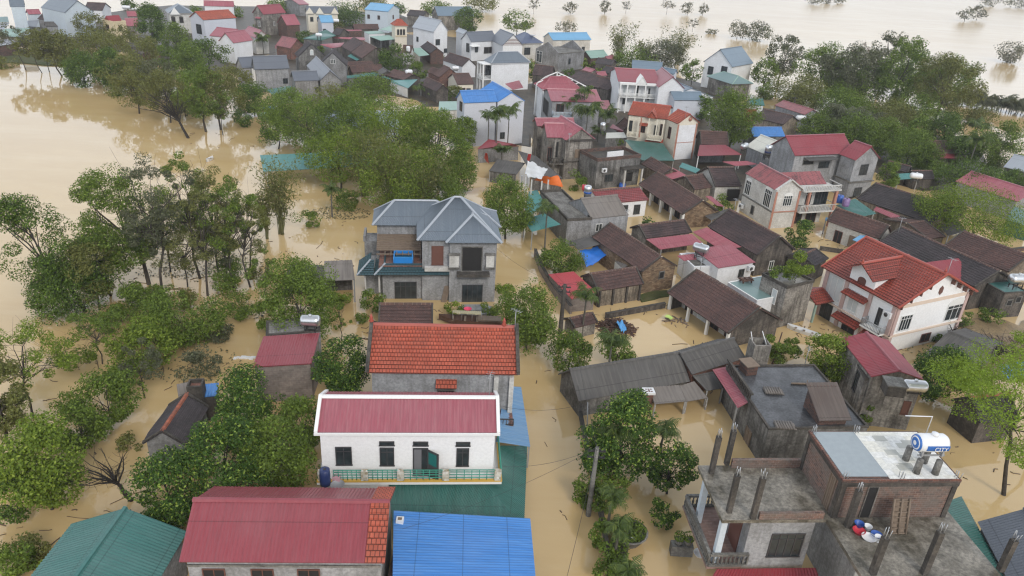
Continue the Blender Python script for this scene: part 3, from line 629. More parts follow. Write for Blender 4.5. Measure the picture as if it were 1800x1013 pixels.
def bamboo(x, yb, yt, wpx, label, n=22, leaf='bamboo', dens=1.0, group="bamboo clumps", cat="bamboo", z=0):
    root, g, rng = start("bamboo_clump", label, cat, group, (x, yb), z); pm = PXM(g); hgt = max(1.5, ZAT(g, yt)-z); W = wpx/pm; cb = MB(); C_, D_ = [], []
    for i in range(n):
        a = rng.uniform(0, 6.28); h = hgt*rng.uniform(.6, 1.02); sp = W*.5*rng.uniform(.15, 1.0); b = np.array([math.cos(a), math.sin(a), 0])
        pts = [b*W*.07*rng.random()+b*sp*t**2.2+np.array([0, 0, h*(t-.16*t**4)*1.15]) for t in np.linspace(0, 1, 8)]; pts[0][2] = -.4
        cb.tube(pts, [max(.05, .3/pm)*(1-.7*t) for t in np.linspace(0, 1, 8)], 5, False)
        P = np.array(pts); m_ = int(70*dens*min(2.2, max(.6, (wpx*(yb-yt)/6000)**.5)))
        t = rng.uniform(.22, 1, m_)**.8; k = np.minimum((t*7).astype(int), 6); q = P[k]+(P[k+1]-P[k])*(t*7-k)[:, None]
        C_.append(q+rng.normal(size=(m_, 3))*W*.075*np.array([1, 1, .8])); D_.append(np.repeat(b[None], m_, 0))
    cb.build("culms", CULM, root); C_ = np.concatenate(C_); n_ = len(C_); C_[:, 2] = np.maximum(C_[:, 2], .1)
    leaves("foliage", C_, unit(np.array([0, 0, .8])+rng.normal(size=(n_, 3))*.6), max(.42, 2.4/(pm*.569)), .3, LF[leaf], root, rng, .5); return root
def frond(C_, N_, rng, base, az, el, L, nl, wid, droop):
    """points of a pinnate frond: rachis arcs out and down, leaflets either side"""
    t = np.linspace(.12, 1, nl); e = el-droop*t**1.5; dx = np.cumsum(np.cos(e))/nl*L; dz = np.cumsum(np.sin(e))/nl*L
    p = base+np.stack([dx*math.cos(az), dx*math.sin(az), dz], 1); side = np.array([-math.sin(az), math.cos(az), 0])
    return p, side, t
def palm(x, yb, yt, wpx, label, nf=13, leaf='palm', xt=None, z=0, group="palms", kind='areca', cat="palm tree"):
    root, g, rng = start("areca_palm" if kind == 'areca' else ("coconut_palm" if kind == 'coco' else "fan_palm"), label, cat, group, (x, yb), z)
    pm = PXM(g); hgt = max(1.2, ZAT(g, yt)-z); L = wpx/pm*.72; sx = 0 if xt is None else (xt-x)/pm; top = np.array([RT[0]*sx, RT[1]*sx, max(.5, hgt-L*.5)])
    tb = MB(); pts = [np.array([0, 0, -.5])]+[top*t+np.array([0, 0, 0])+np.array([rng.normal()*.04, 0, 0]) for t in (0, .35, .7, 1)]
    r = max(.1, .22/pm); tb.tube(pts, [r*1.3, r*1.2, r, r*.9, r*.75], 8)
    tb.build("trunk", ARECA, root)
    if kind == 'areca': s = MB(); s.tube([top-(0, 0, .05), top+(0, 0, L*.18)], [r*1.0, r*.55], 8); s.build("crownshaft", plain("crownshaft_green", (.10, .17, .05), .5), root)
    V, F, Cc = [], [], []; nv = 0; wmin = 1.1/(pm*.569)
    for i in range(nf):
        az = 2*math.pi*i/nf+rng.uniform(-.3, .3); el = rng.uniform(.25, 1.4); Lf = L*rng.uniform(.8, 1.1); nl = 15 if pm > 6 else 9
        p, side, t = frond(None, None, rng, top+np.array([0, 0, L*.14]), az, el, Lf, nl, 0, rng.uniform(1.5, 2.3)); sh = rng.random()
        hor = np.array([math.cos(az), math.sin(az), 0])
        for j in range(nl-1):
            ll = Lf*.36*math.sin(math.pi*min(1, .18+.85*t[j])**.8)+.06; w = max(ll*.14, wmin*.5)
            for sg in (-1, 1):
                d = unit(side*sg*.9+hor*.55+np.array([0, 0, -.35-.5*rng.random()])); fw = unit(p[j+1]-p[j])
                a0, a1 = p[j]-fw*w*.5, p[j]+fw*w*.5; m1 = p[j]+d*ll*.55+fw*w*.55+np.array([0, 0, .03]); m0 = p[j]+d*ll*.55-fw*w*.55+np.array([0, 0, .03]); e = p[j]+d*ll-np.array([0, 0, ll*.25])
                V += [a0, a1, m1, m0, e]; F += [(nv, nv+1, nv+2, nv+3), (nv+3, nv+2, nv+4)]; nv += 5; q = np.clip(sh*.5+rng.random()*.5, 0, 1); Cc += [(q, rng.random()*.95, q, 1)]*5
        w = max(.03, wmin*.35)
        for j in range(nl-1):
            V += [p[j]-side*w, p[j]+side*w, p[j+1]+side*w*.8, p[j+1]-side*w*.8]; F += [(nv, nv+1, nv+2, nv+3)]; nv += 4; Cc += [(.8, .2, .8, 1)]*4
    me = bpy.data.meshes.new("fronds"); me.from_pydata([tuple(map(float, v)) for v in V], [], F); ca = me.color_attributes.new("leafv", 'FLOAT_COLOR', 'POINT')
    ca.data.foreach_set("color", np.array(Cc, np.float32).ravel()); me.materials.append(LF[leaf]); o = bpy.data.objects.new("fronds", me); COL.objects.link(o); o.parent = root
    return root
def bare(x, yb, yt, wpx, label, xt=None, n=16, group="bare trees", thick=1.0):
    root, g, rng = start("bare_tree", label, "tree", group, (x, yb)); pm = PXM(g); hgt = max(1, ZAT(g, yt)); W = wpx/pm; sx = 0 if xt is None else (xt-x)/pm; lean = np.array([RT[0]*sx, RT[1]*sx])
    tb = MB(); r0 = max(.04*hgt**.8, .5/pm)*thick; tips = [np.array([lean[0]+rng.uniform(-.5, .5)*W, lean[1]+rng.uniform(-.5, .5)*W, hgt*rng.uniform(.5, 1)]) for _ in range(n)]
    lines = limbs(tb, rng, hgt, lean, r0, tips, .4); tb.build("trunk", BARKD, root); tw = MB()
    for ln in lines:
        for _ in range(6):
            i = rng.integers(0, 3); s = ln[i]+(ln[i+1]-ln[i])*rng.random(); e = s+rng.normal(size=3)*np.array([W*.12, W*.12, hgt*.1])+(ln[3]-ln[0])*.15; rr = max(.012, .16/pm)
            tw.tube([s, (s+e)/2+rng.normal(size=3)*.06, e], [rr, rr*.8, rr*.5], 4, False)
    tw.build("twigs", BARKD, root); return root
# ------------------------------------------------------------------ pixel helpers on a wall face
def ray(p): return FWD + RT*((p[0]-900)/FPX) + UP*(-(p[1]-506.5)/FPX)
def onf(h, face, p, t=0.0):
    """photo point on a wall face -> (s along the face, z)"""
    (ox, oy), (ex, ey), (nx, ny), Ln = h.F[face]; o = wld(h, ox+nx*t, oy+ny*t); n = np.append(h.u*nx+h.n*ny, 0); e = np.append(h.u*ex+h.n*ey, 0)
    d = ray(p); q = CAM+d*(((o-CAM) @ n)/(d @ n)); return float((q-o) @ e), float(q[2])
def winp(h, face, bl, tr, style='dark', **k):
    s0, z0 = onf(h, face, bl); s1, z1 = onf(h, face, tr); Ln = h.F[face][3]
    s0, s1 = sorted((s0, s1)); z0, z1 = sorted((z0, z1)); s0, s1 = max(.02, s0), min(Ln-.02, s1)
    if s1-s0 < .25 or z1-z0 < .2: print("WINP small", h.root["label"], face, s0, s1, z0, z1); s1 = max(s1, s0+.6); z1 = max(z1, z0+.6)
    s = (s0+s1)/2
    return win(h, face, s if s > 1 else s/Ln, z0, s1-s0, z1-z0, style, **k)
# ------------------------------------------------------------------ water and land
def grid_sheet(name, pts, z, mt, kind="structure"):
    mb = MB(); mb.add([(p[0], p[1], z) for p in pts], [tuple(range(len(pts)))]); return tag(mb.build(name, mt), kind=kind)
mt, t, b, N, L = newmat("flood_water"); uv = coords(t, True)
n1 = noise(t, uv, .012, 5, (1, 1, 1), .6); n2 = noise(t, uv, .09, 5, (1, 2.2, 1), .6)
c = mixn(t, ramp(t, n1, .35, .7), (.54, .375, .172, 1), (.63, .47, .255, 1)); c = mixn(t, math1(t, 'MULTIPLY', ramp(t, n2, .42, .62), .5), c, (.52, .36, .165, 1))
c = mixn(t, math1(t, 'MULTIPLY', ramp(t, noise(t, uv, .05, 6, (.25, 1.6, 1), .65), .5, .66), .35), c, (.66, .52, .32, 1))
L(c, b.inputs["Base Color"]); sp_ = N("ShaderNodeSeparateXYZ"); L(uv, sp_.inputs[0]); L(ramp(t, math1(t, "DIVIDE", sp_.outputs[1], 1000.0), .17, .34, (.025,)*3+(1,), (.2,)*3+(1,)), b.inputs["Roughness"]); b.inputs["IOR"].default_value = 1.5
wv = noise(t, uv, .9, 3, (1, 1.5, 1)); wl_ = noise(t, uv, .22, 3, (1, 1.6, 1)); bump(t, b, math1(t, 'ADD', wl_, math1(t, 'MULTIPLY', wv, .25)), .10, .10)
WATER = mt
mb = MB(); mb.add([(-4000, -200, 0), (4000, -200, 0), (4000, 7000, 0), (-4000, 7000, 0)], [(0, 1, 2, 3)]); tag(mb.build("flood_water", WATER), kind="structure")
mb = MB(); mb.add([(-4000, -200, -3), (4000, -200, -3), (4000, 7000, -3), (-4000, 7000, -3)], [(0, 1, 2, 3)]); tag(mb.build("ground", plain("river_bed", (.2, .15, .09), .9)), kind="structure")
def land(name, px, mt, z=.12, kind="structure", sub=6, amp=.5, seed=1):
    rng = np.random.default_rng(seed); P = [U(p, 0)[:2] for p in px]; out = []
    for i, p in enumerate(P):
        q = P[(i+1) % len(P)]
        for k in range(sub): out.append(p+(q-p)*k/sub+rng.normal(size=2)*amp*(0 if k == 0 else 1))
    n = len(out); c = sum(out)/n
    mb = MB(); top = [(p[0], p[1], z) for p in out]; bot = [(c[0]+(p[0]-c[0])*1.04, c[1]+(p[1]-c[1])*1.04, -.3) for p in out]
    mb.add(top+bot, [tuple(range(n))]+[(i, n+i, n+(i+1) % n, (i+1) % n) for i in range(n)]); return tag(mb.build(name, mt), kind=kind)
GRASSM = wall("grassy_bank", (.075, .10, .03), .5, (.13, .10, .05), .95); MUDM = wall("muddy_bank", (.36, .26, .14), .5, (.12, .09, .055), .5)
land("grass_bank", [(-60, 108), (40, 112), (118, 118), (170, 108), (120, 92), (30, 88), (-60, 84)], GRASSM, .25, seed=2)
land("mud_bank", [(1600, 560), (1690, 640), (1740, 668), (1840, 640), (1840, 560), (1745, 566), (1640, 552)], MUDM, .1, seed=3)
land("grass_strip", [(1128, 532), (1180, 521), (1172, 512), (1120, 522)], GRASSM, .14, sub=3, amp=.15, seed=4)
YARD = wall("wet_yard_ground", (.12, .092, .06), .8, (.035, .032, .024), .5)  # wet ground; its dark colour also stands in for shadow between the houses
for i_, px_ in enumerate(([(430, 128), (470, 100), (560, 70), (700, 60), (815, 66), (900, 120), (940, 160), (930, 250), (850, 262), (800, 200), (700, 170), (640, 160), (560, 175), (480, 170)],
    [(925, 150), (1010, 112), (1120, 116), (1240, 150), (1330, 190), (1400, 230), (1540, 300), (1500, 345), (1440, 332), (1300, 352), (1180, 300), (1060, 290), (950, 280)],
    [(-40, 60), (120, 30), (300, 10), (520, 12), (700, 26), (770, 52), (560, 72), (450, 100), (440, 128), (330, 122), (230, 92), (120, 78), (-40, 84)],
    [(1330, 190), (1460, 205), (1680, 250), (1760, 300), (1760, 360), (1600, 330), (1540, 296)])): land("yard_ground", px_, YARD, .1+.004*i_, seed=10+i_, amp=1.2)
# ================================================================== FRONT ROW
VIL = "houses of the flooded village"
h = gable("house", "teal metal gable roof in the bottom left corner, ridge pointing at the viewer", (126, 920), (28, 1045), (221, 892), 3.2, TEAL, CEM, .35, ov=.3)
h = gable("house", "wide maroon metal roof with an orange tile strip on its right end, grey wall below", (314, 988), (676, 990), (341, 877.5), 4.6, RED, CEML, .5, D=(379, 855), ov=.35)
w_ = h.W/2; rb = MB(); x0, x1 = h.L-1.05, h.L+.02; up = .06
slope(rb, (x0, -.05, h.ze+up-.02), (x1, -.05, h.ze+up-.02), (x1, w_, h.ze+h.hr+up), (x0, w_, h.ze+h.hr+up), TORG); slope(rb, (x1, h.W+.05, h.ze+up-.02), (x0, h.W+.05, h.ze+up-.02), (x0, w_, h.ze+h.hr+up), (x1, w_, h.ze+h.hr+up), TORG); rb.build("tile_edge", TORG, h.roof)
for q in (.13, .38, .62): win(h, 'f', q, 2.9, 1.1, .8, 'brown')
band(h, 'f', 3.95, .14, .09, CONC, name="lintel_course")

# ---- white upper storey with green railing
h = gable("house", "white upper storey with pink red roof and green balcony railing", (553.5,761.9), (877.6,762.3), (562.5,696.7), 6.2, REDP, PURE, .5, D=(570.1,688.2), ov=.3, og=.25, ridge=WTRIM)
vm = MB()
for x in (-.06, h.L-.16): vm.prism([(x, 0, 6.22), (x, h.W/2, 6.22+h.hr), (x, h.W, 6.22), (x, h.W, 6.36), (x, h.W/2, 6.36+h.hr), (x, 0, 6.36)], (.22, 0, 0))
vm.box(-.06, h.L+.06, -.1, -.02, 6.08, 6.26); vm.each("verge", WTRIM, h.roof)
zd = onf(h, 'f', (682.1,836.3))[1]; xw = onf(h, 'f', (855.1,802.1))[0]
yd = loc(h, (705.8,847.6), zd)[1]; xr = loc(h, (881.9,847.2), zd)[0]; DECKZ = zd; WH = h
for bl, tr in (((592.6,816.4), (616.3,786.7)), ((669.8,817.5), (691.1,787.9)), ((803.4,818.3), (823.3,789.1))): winp(h, 'f', bl, tr, 'dark', nm=2)
for bl, tr in (((668.4,782.2), (691.6,777.0)), ((727.6,782.7), (751.3,777.5)), ((803.0,783.2), (825.2,778.0))): winp(h, 'f', bl, tr, 'dark', nm=1, name="transom")
dr = winp(h, 'f', (727.6,834.1), (751.3,788.6), 'door', nm=1); s0, z0 = onf(h, 'f', (739.5,834.1)); s1, z1 = onf(h, 'f', (750.4,788.6))
sl = onf(h, 'f', (727.6,834.1))[0]; lf = MB(); fbox(lf, h, 'f', sl+.02, sl+.5, zd+.02, z1-.05, .03, .08); lf.build("door_leaf", plain("grey_door", (.16, .16, .17), .5), dr)
lf = MB(); q = fpt(h, 'f', s1+.02, zd, .05); lf.prism([(q[0], q[1], zd+.02), (q[0]+.75, q[1]-.55, zd+.02), (q[0]+.75, q[1]-.55, z1-.05), (q[0], q[1], z1-.05)], (.03, .05, 0)); lf.build("door_leaf", DARKF, dr)
lf = MB(); q = fpt(h, 'f', s1+.1, zd, .05); lf.prism([(q[0]+.02, q[1]-.07, zd+1.1), (q[0]+.55, q[1]-.46, zd+1.1), (q[0]+.55, q[1]-.46, z1-.2), (q[0]+.02, q[1]-.07, z1-.2)], (-.01, -.02, 0)); lf.build("door_glass", plain("green_glass", (.02, .16, .15), .15), dr)
mb = MB(); mb.box(-.05, xr, yd, h.W+.2, zd-.22, zd); mb.build("deck", WTRIM, h.root)
mb = MB(); mb.box(-.05, xr+.03, yd-.03, yd+.16, zd+.003, zd+.13); mb.box(xr-.16, xr+.03, yd+.163, h.W, zd+.003, zd+.13); mb.build("deck_edge", YEL, h.root)
rl = MB()
def railrun(a, b_, n):
    a, b_ = np.array(a), np.array(b_)
    for z in (.32, .55, .78, .95): rl.tube([a+(0, 0, z), b_+(0, 0, z)], .035, 5)
    for i in range(n+1):
        q = a+(b_-a)*i/n; rl.tube([q+(0, 0, .1), q+(0, 0, .97)], .03, 5)
xs = [loc(h, (540+v/4.221, 842), zd)[0] for v in (205, 405, 455, 670, 720, 1002, 1052, 1385)]
for i in (0, 2, 4, 6): railrun((xs[i], yd+.06, zd), (xs[i+1], yd+.06, zd), 6)
railrun((xr-.06, yd+.2, zd), (xr-.06, h.W-.5, zd), 12); rl.build("railing", GRAIL, h.root)
ORN = brick("ornate_block", (.75, .74, .70), (.35, .28, .16), (.62, .58, .45), .17, .21, .1, bmp=.2)
for a in (.05, xs[1], xs[3], xs[5], xs[7]):
    pb = MB(); pb.box(a, a+.46, yd-.05, yd+.22, zd+.135, zd+.92); pb.build("balustrade_panel", ORN, h.root)
mb = MB(); mb.box(xw+h.x0, h.L-.05, h.y1-1.2, h.y1-1.0, zd, 6.0); mb.build("partition_wall", CREAM2, h.root)
# the ground floor below is narrower; its canopies are their own sheets
sheet("canopy", "dark green metal canopy sloping down below the white balcony", [((690, 930), DECKZ-1.6), ((921, 934), DECKZ-1.6), ((858, 850), DECKZ-.45), ((684, 848), DECKZ-.45)], TEALD, (0,), cat="canopy", group=None)
sheet("canopy", "dark green metal canopy along the street edge beside the white house", [((921, 934), DECKZ-1.6), ((927, 783), DECKZ-1.6), ((880, 783), DECKZ-.45), ((858, 850), DECKZ-.44)], TEALD, (1,), cat="canopy", group=None)
sheet("canopy", "weathered light blue metal sheet beside the street, right of the white house", [((932, 785), 2.1), ((916, 680), 2.1), ((888, 678), 2.7), ((872, 776), 2.7)], BLUEL, (0, 1), cat="canopy")
sheet("courtyard_roof", "bright blue corrugated roof at the bottom centre beside the street", [((943, 1030), 2.7), ((932, 911), 2.7), ((692, 897), 3.6), ((690, 1030), 3.6)], BLUE, (0, 1), cat="shed roof", walls=((0,), CEM))
# barrel and tub on the deck
def barrel(label, g, r, ht, mt, cat="barrel", nm="plastic_barrel", grp=None):
    root = tag(empty(nm, (g[0], g[1], g[2])), label, cat, grp); mb = MB(); mb.lathe([(r*.9, 0), (r, .06), (r*1.05, ht*.33), (r, ht*.36), (r*1.05, ht*.66), (r, ht*.7), (r*.96, ht), (r*.8, ht+.02)], n=14); mb.build("barrel_body", mt, root)
    mb = MB(); mb.lathe([(r*.25, ht+.02), (r*.25, ht+.07)], n=8); mb.build("cap", DARKF, root); return root
q = wld(h, .55, -.55, zd); barrel("tall dark blue barrel at the left end of the white balcony", q, .34, 1.25, PLNV)
def basin(label, g, r, mt, ht=.16, cat="basin", nm="plastic_basin", grp=None, water=None):
    root = tag(empty(nm, tuple(g)), label, cat, grp); mb = MB(); mb.lathe([(r*.7, 0), (r*.72, .01), (r, ht), (r*1.04, ht), (r*.96, ht-.02), (r*.68, .03), (.01, .03)], n=18); mb.build("basin_body", mt, root); return root
basin("grey metal tub beside the blue barrel on the white balcony", wld(h, 1.35, -.75, zd), .45, GALV, .2)
tag(plain("pink_plastic", (.6, .35, .4), .5) and MB().box(0, .5, 0, .35, 0, .4).build("storage_box", MATS["pink_plastic"]), "pale pink box behind the tub on the white balcony", "box").location = tuple(wld(h, .95, -.35, zd))
# an old electric meter cabinet and a floodlight by the blue roof
g = U((703, 912), 3.8); r_ = tag(empty("roof_vent", (g[0], g[1], 2.6)), "white square vent box between the tile edge and the blue roof", "vent"); MB().box(-.22, .22, -.2, .2, 0, 1.2).build("vent_body", PLWH, r_); MB().box(-.12, .12, -.1, .1, 1.2, 1.22).build("vent_opening", WOOD, r_)
g = U((703, 960), 2.6); r_ = tag(empty("narrow_yard", (g[0], g[1], 0)), "narrow cluttered brown yard wall between the maroon and blue roofs", "wall"); MB().box(-.35, .35, -2.3, 2.2, -.5, 2.3).build("wall", BRKD, r_); MB().box(-.12, .2, -1.8, 1.6, 2.3, 2.75).build("ledge", CONCD, r_)

# ---- orange tiled house
h = gable("house", "long orange clay tile roof over a grey plaster house beside the street", (645, 655), (911, 659), (652.8, 569.6), 6.0, TORG, CEML, .6, ov=.35, og=.3); OT = h
vm = MB()
for x in (-.12, h.L-.14): 
    vm.prism([(x, -.05, 6.02), (x, h.W/2, 6.02+h.hr), (x, h.W/2, 6.3+h.hr), (x, -.05, 6.3)], (.26, 0, 0)); vm.prism([(x, h.W+.05, 6.02), (x, h.W/2, 6.02+h.hr), (x, h.W/2, 6.3+h.hr), (x, h.W+.05, 6.3)], (.26, 0, 0))
vm.each("verge", CONCD, h.roof)
mb = MB(); mb.lathe([(.12, 0), (.2, .15), (.1, .3), (.14, .4), (.02, .75)], (0, h.W/2, 6+h.hr+.15), 8); mb.lathe([(.12, 0), (.2, .15), (.1, .3), (.14, .4), (.02, .75)], (h.L-1, h.W/2, 6+h.hr+.05), 8); mb.each("finial", RIDR, h.roof)
s0, z0 = onf(h, 'f', (766, 684)); s1, z1 = onf(h, 'f', (803, 667)); canopy(h, 'f', (s0+s1)/2, z1, s1-s0, .6, .45, TORG); win(h, 'f', (s0+s1)/2, z0-1.3, 1.2, 1.2, 'hole')
for q in (h.L-1.9, h.L-.75): pil(h, 'f', q, 2.0, 5.7, .34, OFFW, .3, "column")
mb = MB(); mb.box(h.L-2.1, h.L-.25, -1.5, .3, 2.35, 2.5); mb.build("porch_slab", BRK, h.root)
rl = MB(); rl.box(h.L-2.1, h.L-.25, -1.5, -1.42, 2.5, 2.56)
for i in range(8): x = h.L-2.1+i*.26; rl.box(x, x+.05, -1.49, -1.44, 2.5, 3.0)
rl.box(h.L-2.1, h.L-.25, -1.5, -1.42, 3.0, 3.06); rl.build("porch_railing", CONCD, h.root)
# ---- brown tiled porch roof in front of the grey house
h = gable("porch_hut", "small brown tiled roof with dark verges between the orange roof and the grey house", (664.4,569.1), (761.4,569.1), (667.5,534.5), 2.1, TBR, MUDW, .6, ov=.2, cat="hut", group="small huts")
# ---- brick shed with maroon sheet
sheet("brick_shed", "grey brick shed under a sloping maroon metal sheet, left of the orange roof", [((443.6, 645), 3.5), ((547.6, 639), 3.5), ((562, 585), 4.1), ((462.9, 591.4), 4.1)], RED, (), walls=((0, 1, 2, 3), BRKG), cat="shed", group="small huts", th=.09)
h = block("concrete_room", "flat concrete roof carrying a water tank behind the maroon shed", (468, 591), (563, 583), (484, 565), 4.0, CEM, CONC, .12, cat="shed", group="small huts")
tank("stainless water tank on the concrete roof behind the maroon shed", (546, 572), 4.05, 1.5, .5, .05, stand=.45)
h = gable("small_house", "small dark tile roof with an orange ridge among trees at lower left", (297, 712), (249.6, 780), (293.6, 756), 2.7, TBLK, CEM, .6, over_b=True, D=(329.8, 778), ov=.2, cat="hut", group="small huts", ridge=brick("orange_ridge", (.42, .13, .07), (.26, .085, .055), (.07, .05, .05), .35, .5, .3))
g = U((346, 690), 2.6); r_ = tag(empty("concrete_cistern", (g[0], g[1], 0), .2), "open square concrete water box standing behind the small dark tile roof", "cistern"); mb = MB(); mb.box(-.55, .55, -.55, -.42, -.5, 3.5); mb.box(-.55, .55, .42, .55, -.5, 3.5); mb.box(-.55, -.42, -.418, .418, -.5, 3.498); mb.box(.42, .55, -.418, .418, -.5, 3.498); mb.build("cistern_wall", CONCD, r_); MB().box(-.415, .415, -.415, .415, 2.6, 3.2).build("lid", BRK, r_)
g = U((366, 690), 2.2); r_ = tag(empty("wash_house", (g[0], g[1], 0), .2), "little hut with a blue sheet lid beside the concrete water box", "hut", "small huts"); MB().box(-.5, .6, -.6, .6, -.5, 2.3).build("wall", CONCD, r_); mb = MB(); slope(mb, (-.6, -.7, 2.25), (.7, -.7, 2.35), (.7, .7, 2.6), (-.6, .7, 2.5), BLUE); mb.build("roof", BLUE, r_)
g = U((325, 694), 2.2); r_ = tag(empty("sheet_stack", (g[0], g[1], 0), .5), "grey leaning fibre sheets left of the concrete water box", "roof sheets"); mb = MB(); slope(mb, (-.5, -.9, 1.7), (.5, -.9, 1.7), (.45, .6, 2.9), (-.45, .6, 2.9), FIBL); mb.build("sheet", FIBL, r_); MB().box(-.4, .4, -.7, .5, -.5, 1.7).build("pile", CONCD, r_)

# ---- grey hip-roofed two-storey house
h = frame("house", "grey two-storey house with a blue-grey hip roof, blue pool on its terrace", None, (732.7,424.9), (882.7,425.6), 6.9); h.root["category"] = "house"; h.root["group"] = VIL; GH = h; L = h.L
ZE = 6.9; rm, rc = MB(), MB(); W = 8.6; h.W = W
STATS.append(("GREYHOUSE", L, W))
xf = loc(h, (783.3,426.1), ZE)[0]
def ap(p, x, y): return hz(h, x, y, p[1])-ZE
hr1 = max(1.6, min(3.2, ap((791.9,338.5), L*.46, W*.5)))
hiproof(rm, rc, 0, L-.15, .3, W, ZE, hr1, GREY, inset=L*.45)
hiproof(rm, rc, xf, L, -.35, 6.6, ZE+.03, hr1*.62, GREY, inset=2.9)
hiproof(rm, rc, L-4.2, L+.3, 4.0, W+.3, ZE+.015, hr1*.42, GREY)
lx0, ly0 = loc(h, (653.8,396.0), ZE-.2); lx1 = loc(h, (717.9,393.3), ZE-.2)[0]
hiproof(rm, rc, lx0, L*.52, ly0, ly0+4.6, ZE-.2, hr1*.62, GREY)
h.roof = rm.build("roof", GREY, h.root); rc.build("ridge_cap", GREYL, h.roof)
mb = MB(); o = .55; mb.box(o, L-o-.2, o, W-.5, -.6, ZE-.1); mb.box(lx0+.5, lx1+2, ly0+.5, ly0+3.9, -.6, ZE-.3); mb.build("wall", CEML, h.root)
wx0 = xf+.45; mb = MB(); mb.box(wx0, L-.5, .12, .548, -.6, ZE-.12); mb.build("bay", CEML, h.root)
faces(h, o, L-o, o, W-.5); h.F['f'] = ((0, o), (1, 0), (0, -1), L); h.F['g'] = ((0, .12), (1, 0), (0, -1), L)
winp(h, 'f', (759.4,465.1), (778.6,433.5), 'shut', nm=1); 
winp(h, 'g', (812.2,475.9), (847.2,435.0), 'hole'); winp(h, 'g', (812.2,539.6), (847.7,501.3), 'door', nm=4)
s0, z0 = onf(h, 'g', (803.0,481.6)); s1, z1 = onf(h, 'g', (859.8,475.4)); MB().box(s0, s1, -.75, .118, z0, z0+.3).build("ledge", CONCD, h.root)
z1 = onf(h, 'g', (806.7,490.2))[1]; band(h, 'g', z1-.5, .5, .06, CEML, name="fascia", s0=onf(h, 'g', (809.2,492.7))[0], s1=onf(h, 'g', (852.4,492.7))[0])
for a, b_ in ((930, 1000), (1190, 1250)):
    s0, z0 = onf(h, 'g', (560+a/4.053, 468)); s1, z1 = onf(h, 'g', (560+b_/4.053, 447)); mb = MB(); fbox(mb, h, 'g', s0, s1, z0, z1, .004, .3); mb.build("planter_pier", OFFW, h.root)
    mb = MB(); fbox(mb, h, 'g', s0-.1, s1+.1, z1+.003, z1+.15, .004, .42); fbox(mb, h, 'g', s0-.1, s1+.1, z0-.2, z0-.003, .004, .42); mb.build("pier_cap", CONC, h.root)
s0, z0 = onf(h, 'f', (746.3,469.3)); s1, _ = onf(h, 'f', (790.7,469.3)); band(h, 'f', z0-.3, .42, .5, OFFW, name="ledge", s0=s0, s1=s1)
# terrace in the notch: slab, pool, slatted pergola, lower tiled skirt
zt = onf(h, 'f', (741.3,464.3))[1]; zt = max(3.0, min(3.9, zt)); tx0, ty0 = loc(h, (676.0,467.5), zt); tx1 = .5
yl = ly0+.45
mb = MB(); mb.box(tx0-.6, .548, ty0, yl, zt-.25, zt); mb.build("terrace", BRK, h.root)
mb = MB(); ex0 = loc(h, (672.3,531.0), .3)[0]; mb.box(ex0, .545, ty0+.25, yl, -.6, zt-.26); mb.box(.55, wx0-.003, ty0+.25, o-.003, -.6, zt-.26); mb.build("ground_floor_wall", CEML, h.root)
h.F['t'] = ((ex0, ty0+.25), (1, 0), (0, -1), L-ex0)
winp(h, 't', (695.0,526.8), (731.5,496.2), 'dark', nm=4); winp(h, 't', (758.1,523.6), (777.1,493.7), 'dark', nm=2)
rm2, rc2 = MB(), MB(); ez = zt-.55
a = loc(h, (656.2,492.0), ez); b_ = loc(h, (790.7,484.8), ez)
slope(rm2, (a[0], ty0-.75, ez-.15), (wx0-.02, ty0-.75, ez-.15), (wx0-.02, ty0+.35, zt+.12), (a[0]+1.1, ty0+.35, zt+.12), TGRN)
slope(rm2, (a[0], yl-1.2, ez-.15), (a[0], ty0-.75, ez-.15), (a[0]+1.1, ty0+.35, zt+.12), (a[0]+1.1, yl-1.2, zt+.12), GREY)
cap(rc2, (a[0], ty0-.75, ez-.12), (a[0]+1.1, ty0+.35, zt+.16), .1, .05)
c_ = loc(h, (625.4,492.0), ez); slope(rm2, (c_[0], ty0-.75, ez-.16), (a[0]-.02, ty0-.75, ez-.16), (a[0]-.02, ty0+1.1, zt+.2), (c_[0]+1.3, ty0+1.1, zt+.2), TGRN)
slope(rm2, (c_[0], ty0+3, ez-.16), (c_[0], ty0-.75, ez-.16), (c_[0]+1.3, ty0+1.1, zt+.2), (c_[0]+1.3, ty0+3, zt+.2), GREY); cap(rc2, (c_[0], ty0-.75, ez-.13), (c_[0]+1.3, ty0+1.1, zt+.24), .1, .05)
so_ = rm2.build("skirt_roof", TGRN, h.root); rc2.build("ridge_cap", GREYL, so_)
mb = MB(); mb.box(c_[0]+.6, ex0-.003, ty0+1.4, yl, -.6, ez-.3); mb.build("annex", CEML, h.root)
mb = MB(); mb.box(c_[0]+.7, c_[0]+.85, ty0, ty0+.15, -.6, ez-.2); mb.box(ex0-.4, ex0-.25, ty0, ty0+.15, -.6, ez-.2); mb.each("post", OFFW, h.root)
pg = MB(); px0, px1 = lx0+.5, .45
for i in range(9): y = yl-.15-i*.28; pg.box(px0, px1, y-.09, y+.09, ZE-1.5-i*.09, ZE-1.36-i*.09)
for i in range(7): x = px0+.9+i*(px1-px0-1)/6; pg.box(x-.05, x+.05, yl-3.4, yl-2.5, ZE-2.35, ZE-2.25)
pg.box(px0, px1, yl-3.0, yl-2.9, ZE-2.47, ZE-2.36); pg.build("pergola", WOOD, h.root)
mb = MB()
for x in (px0+.1, px1-.15): mb.box(x, x+.12, yl-2.98, yl-2.86, zt, ZE-2.48)
mb.each("pergola_post", CONC, h.root)
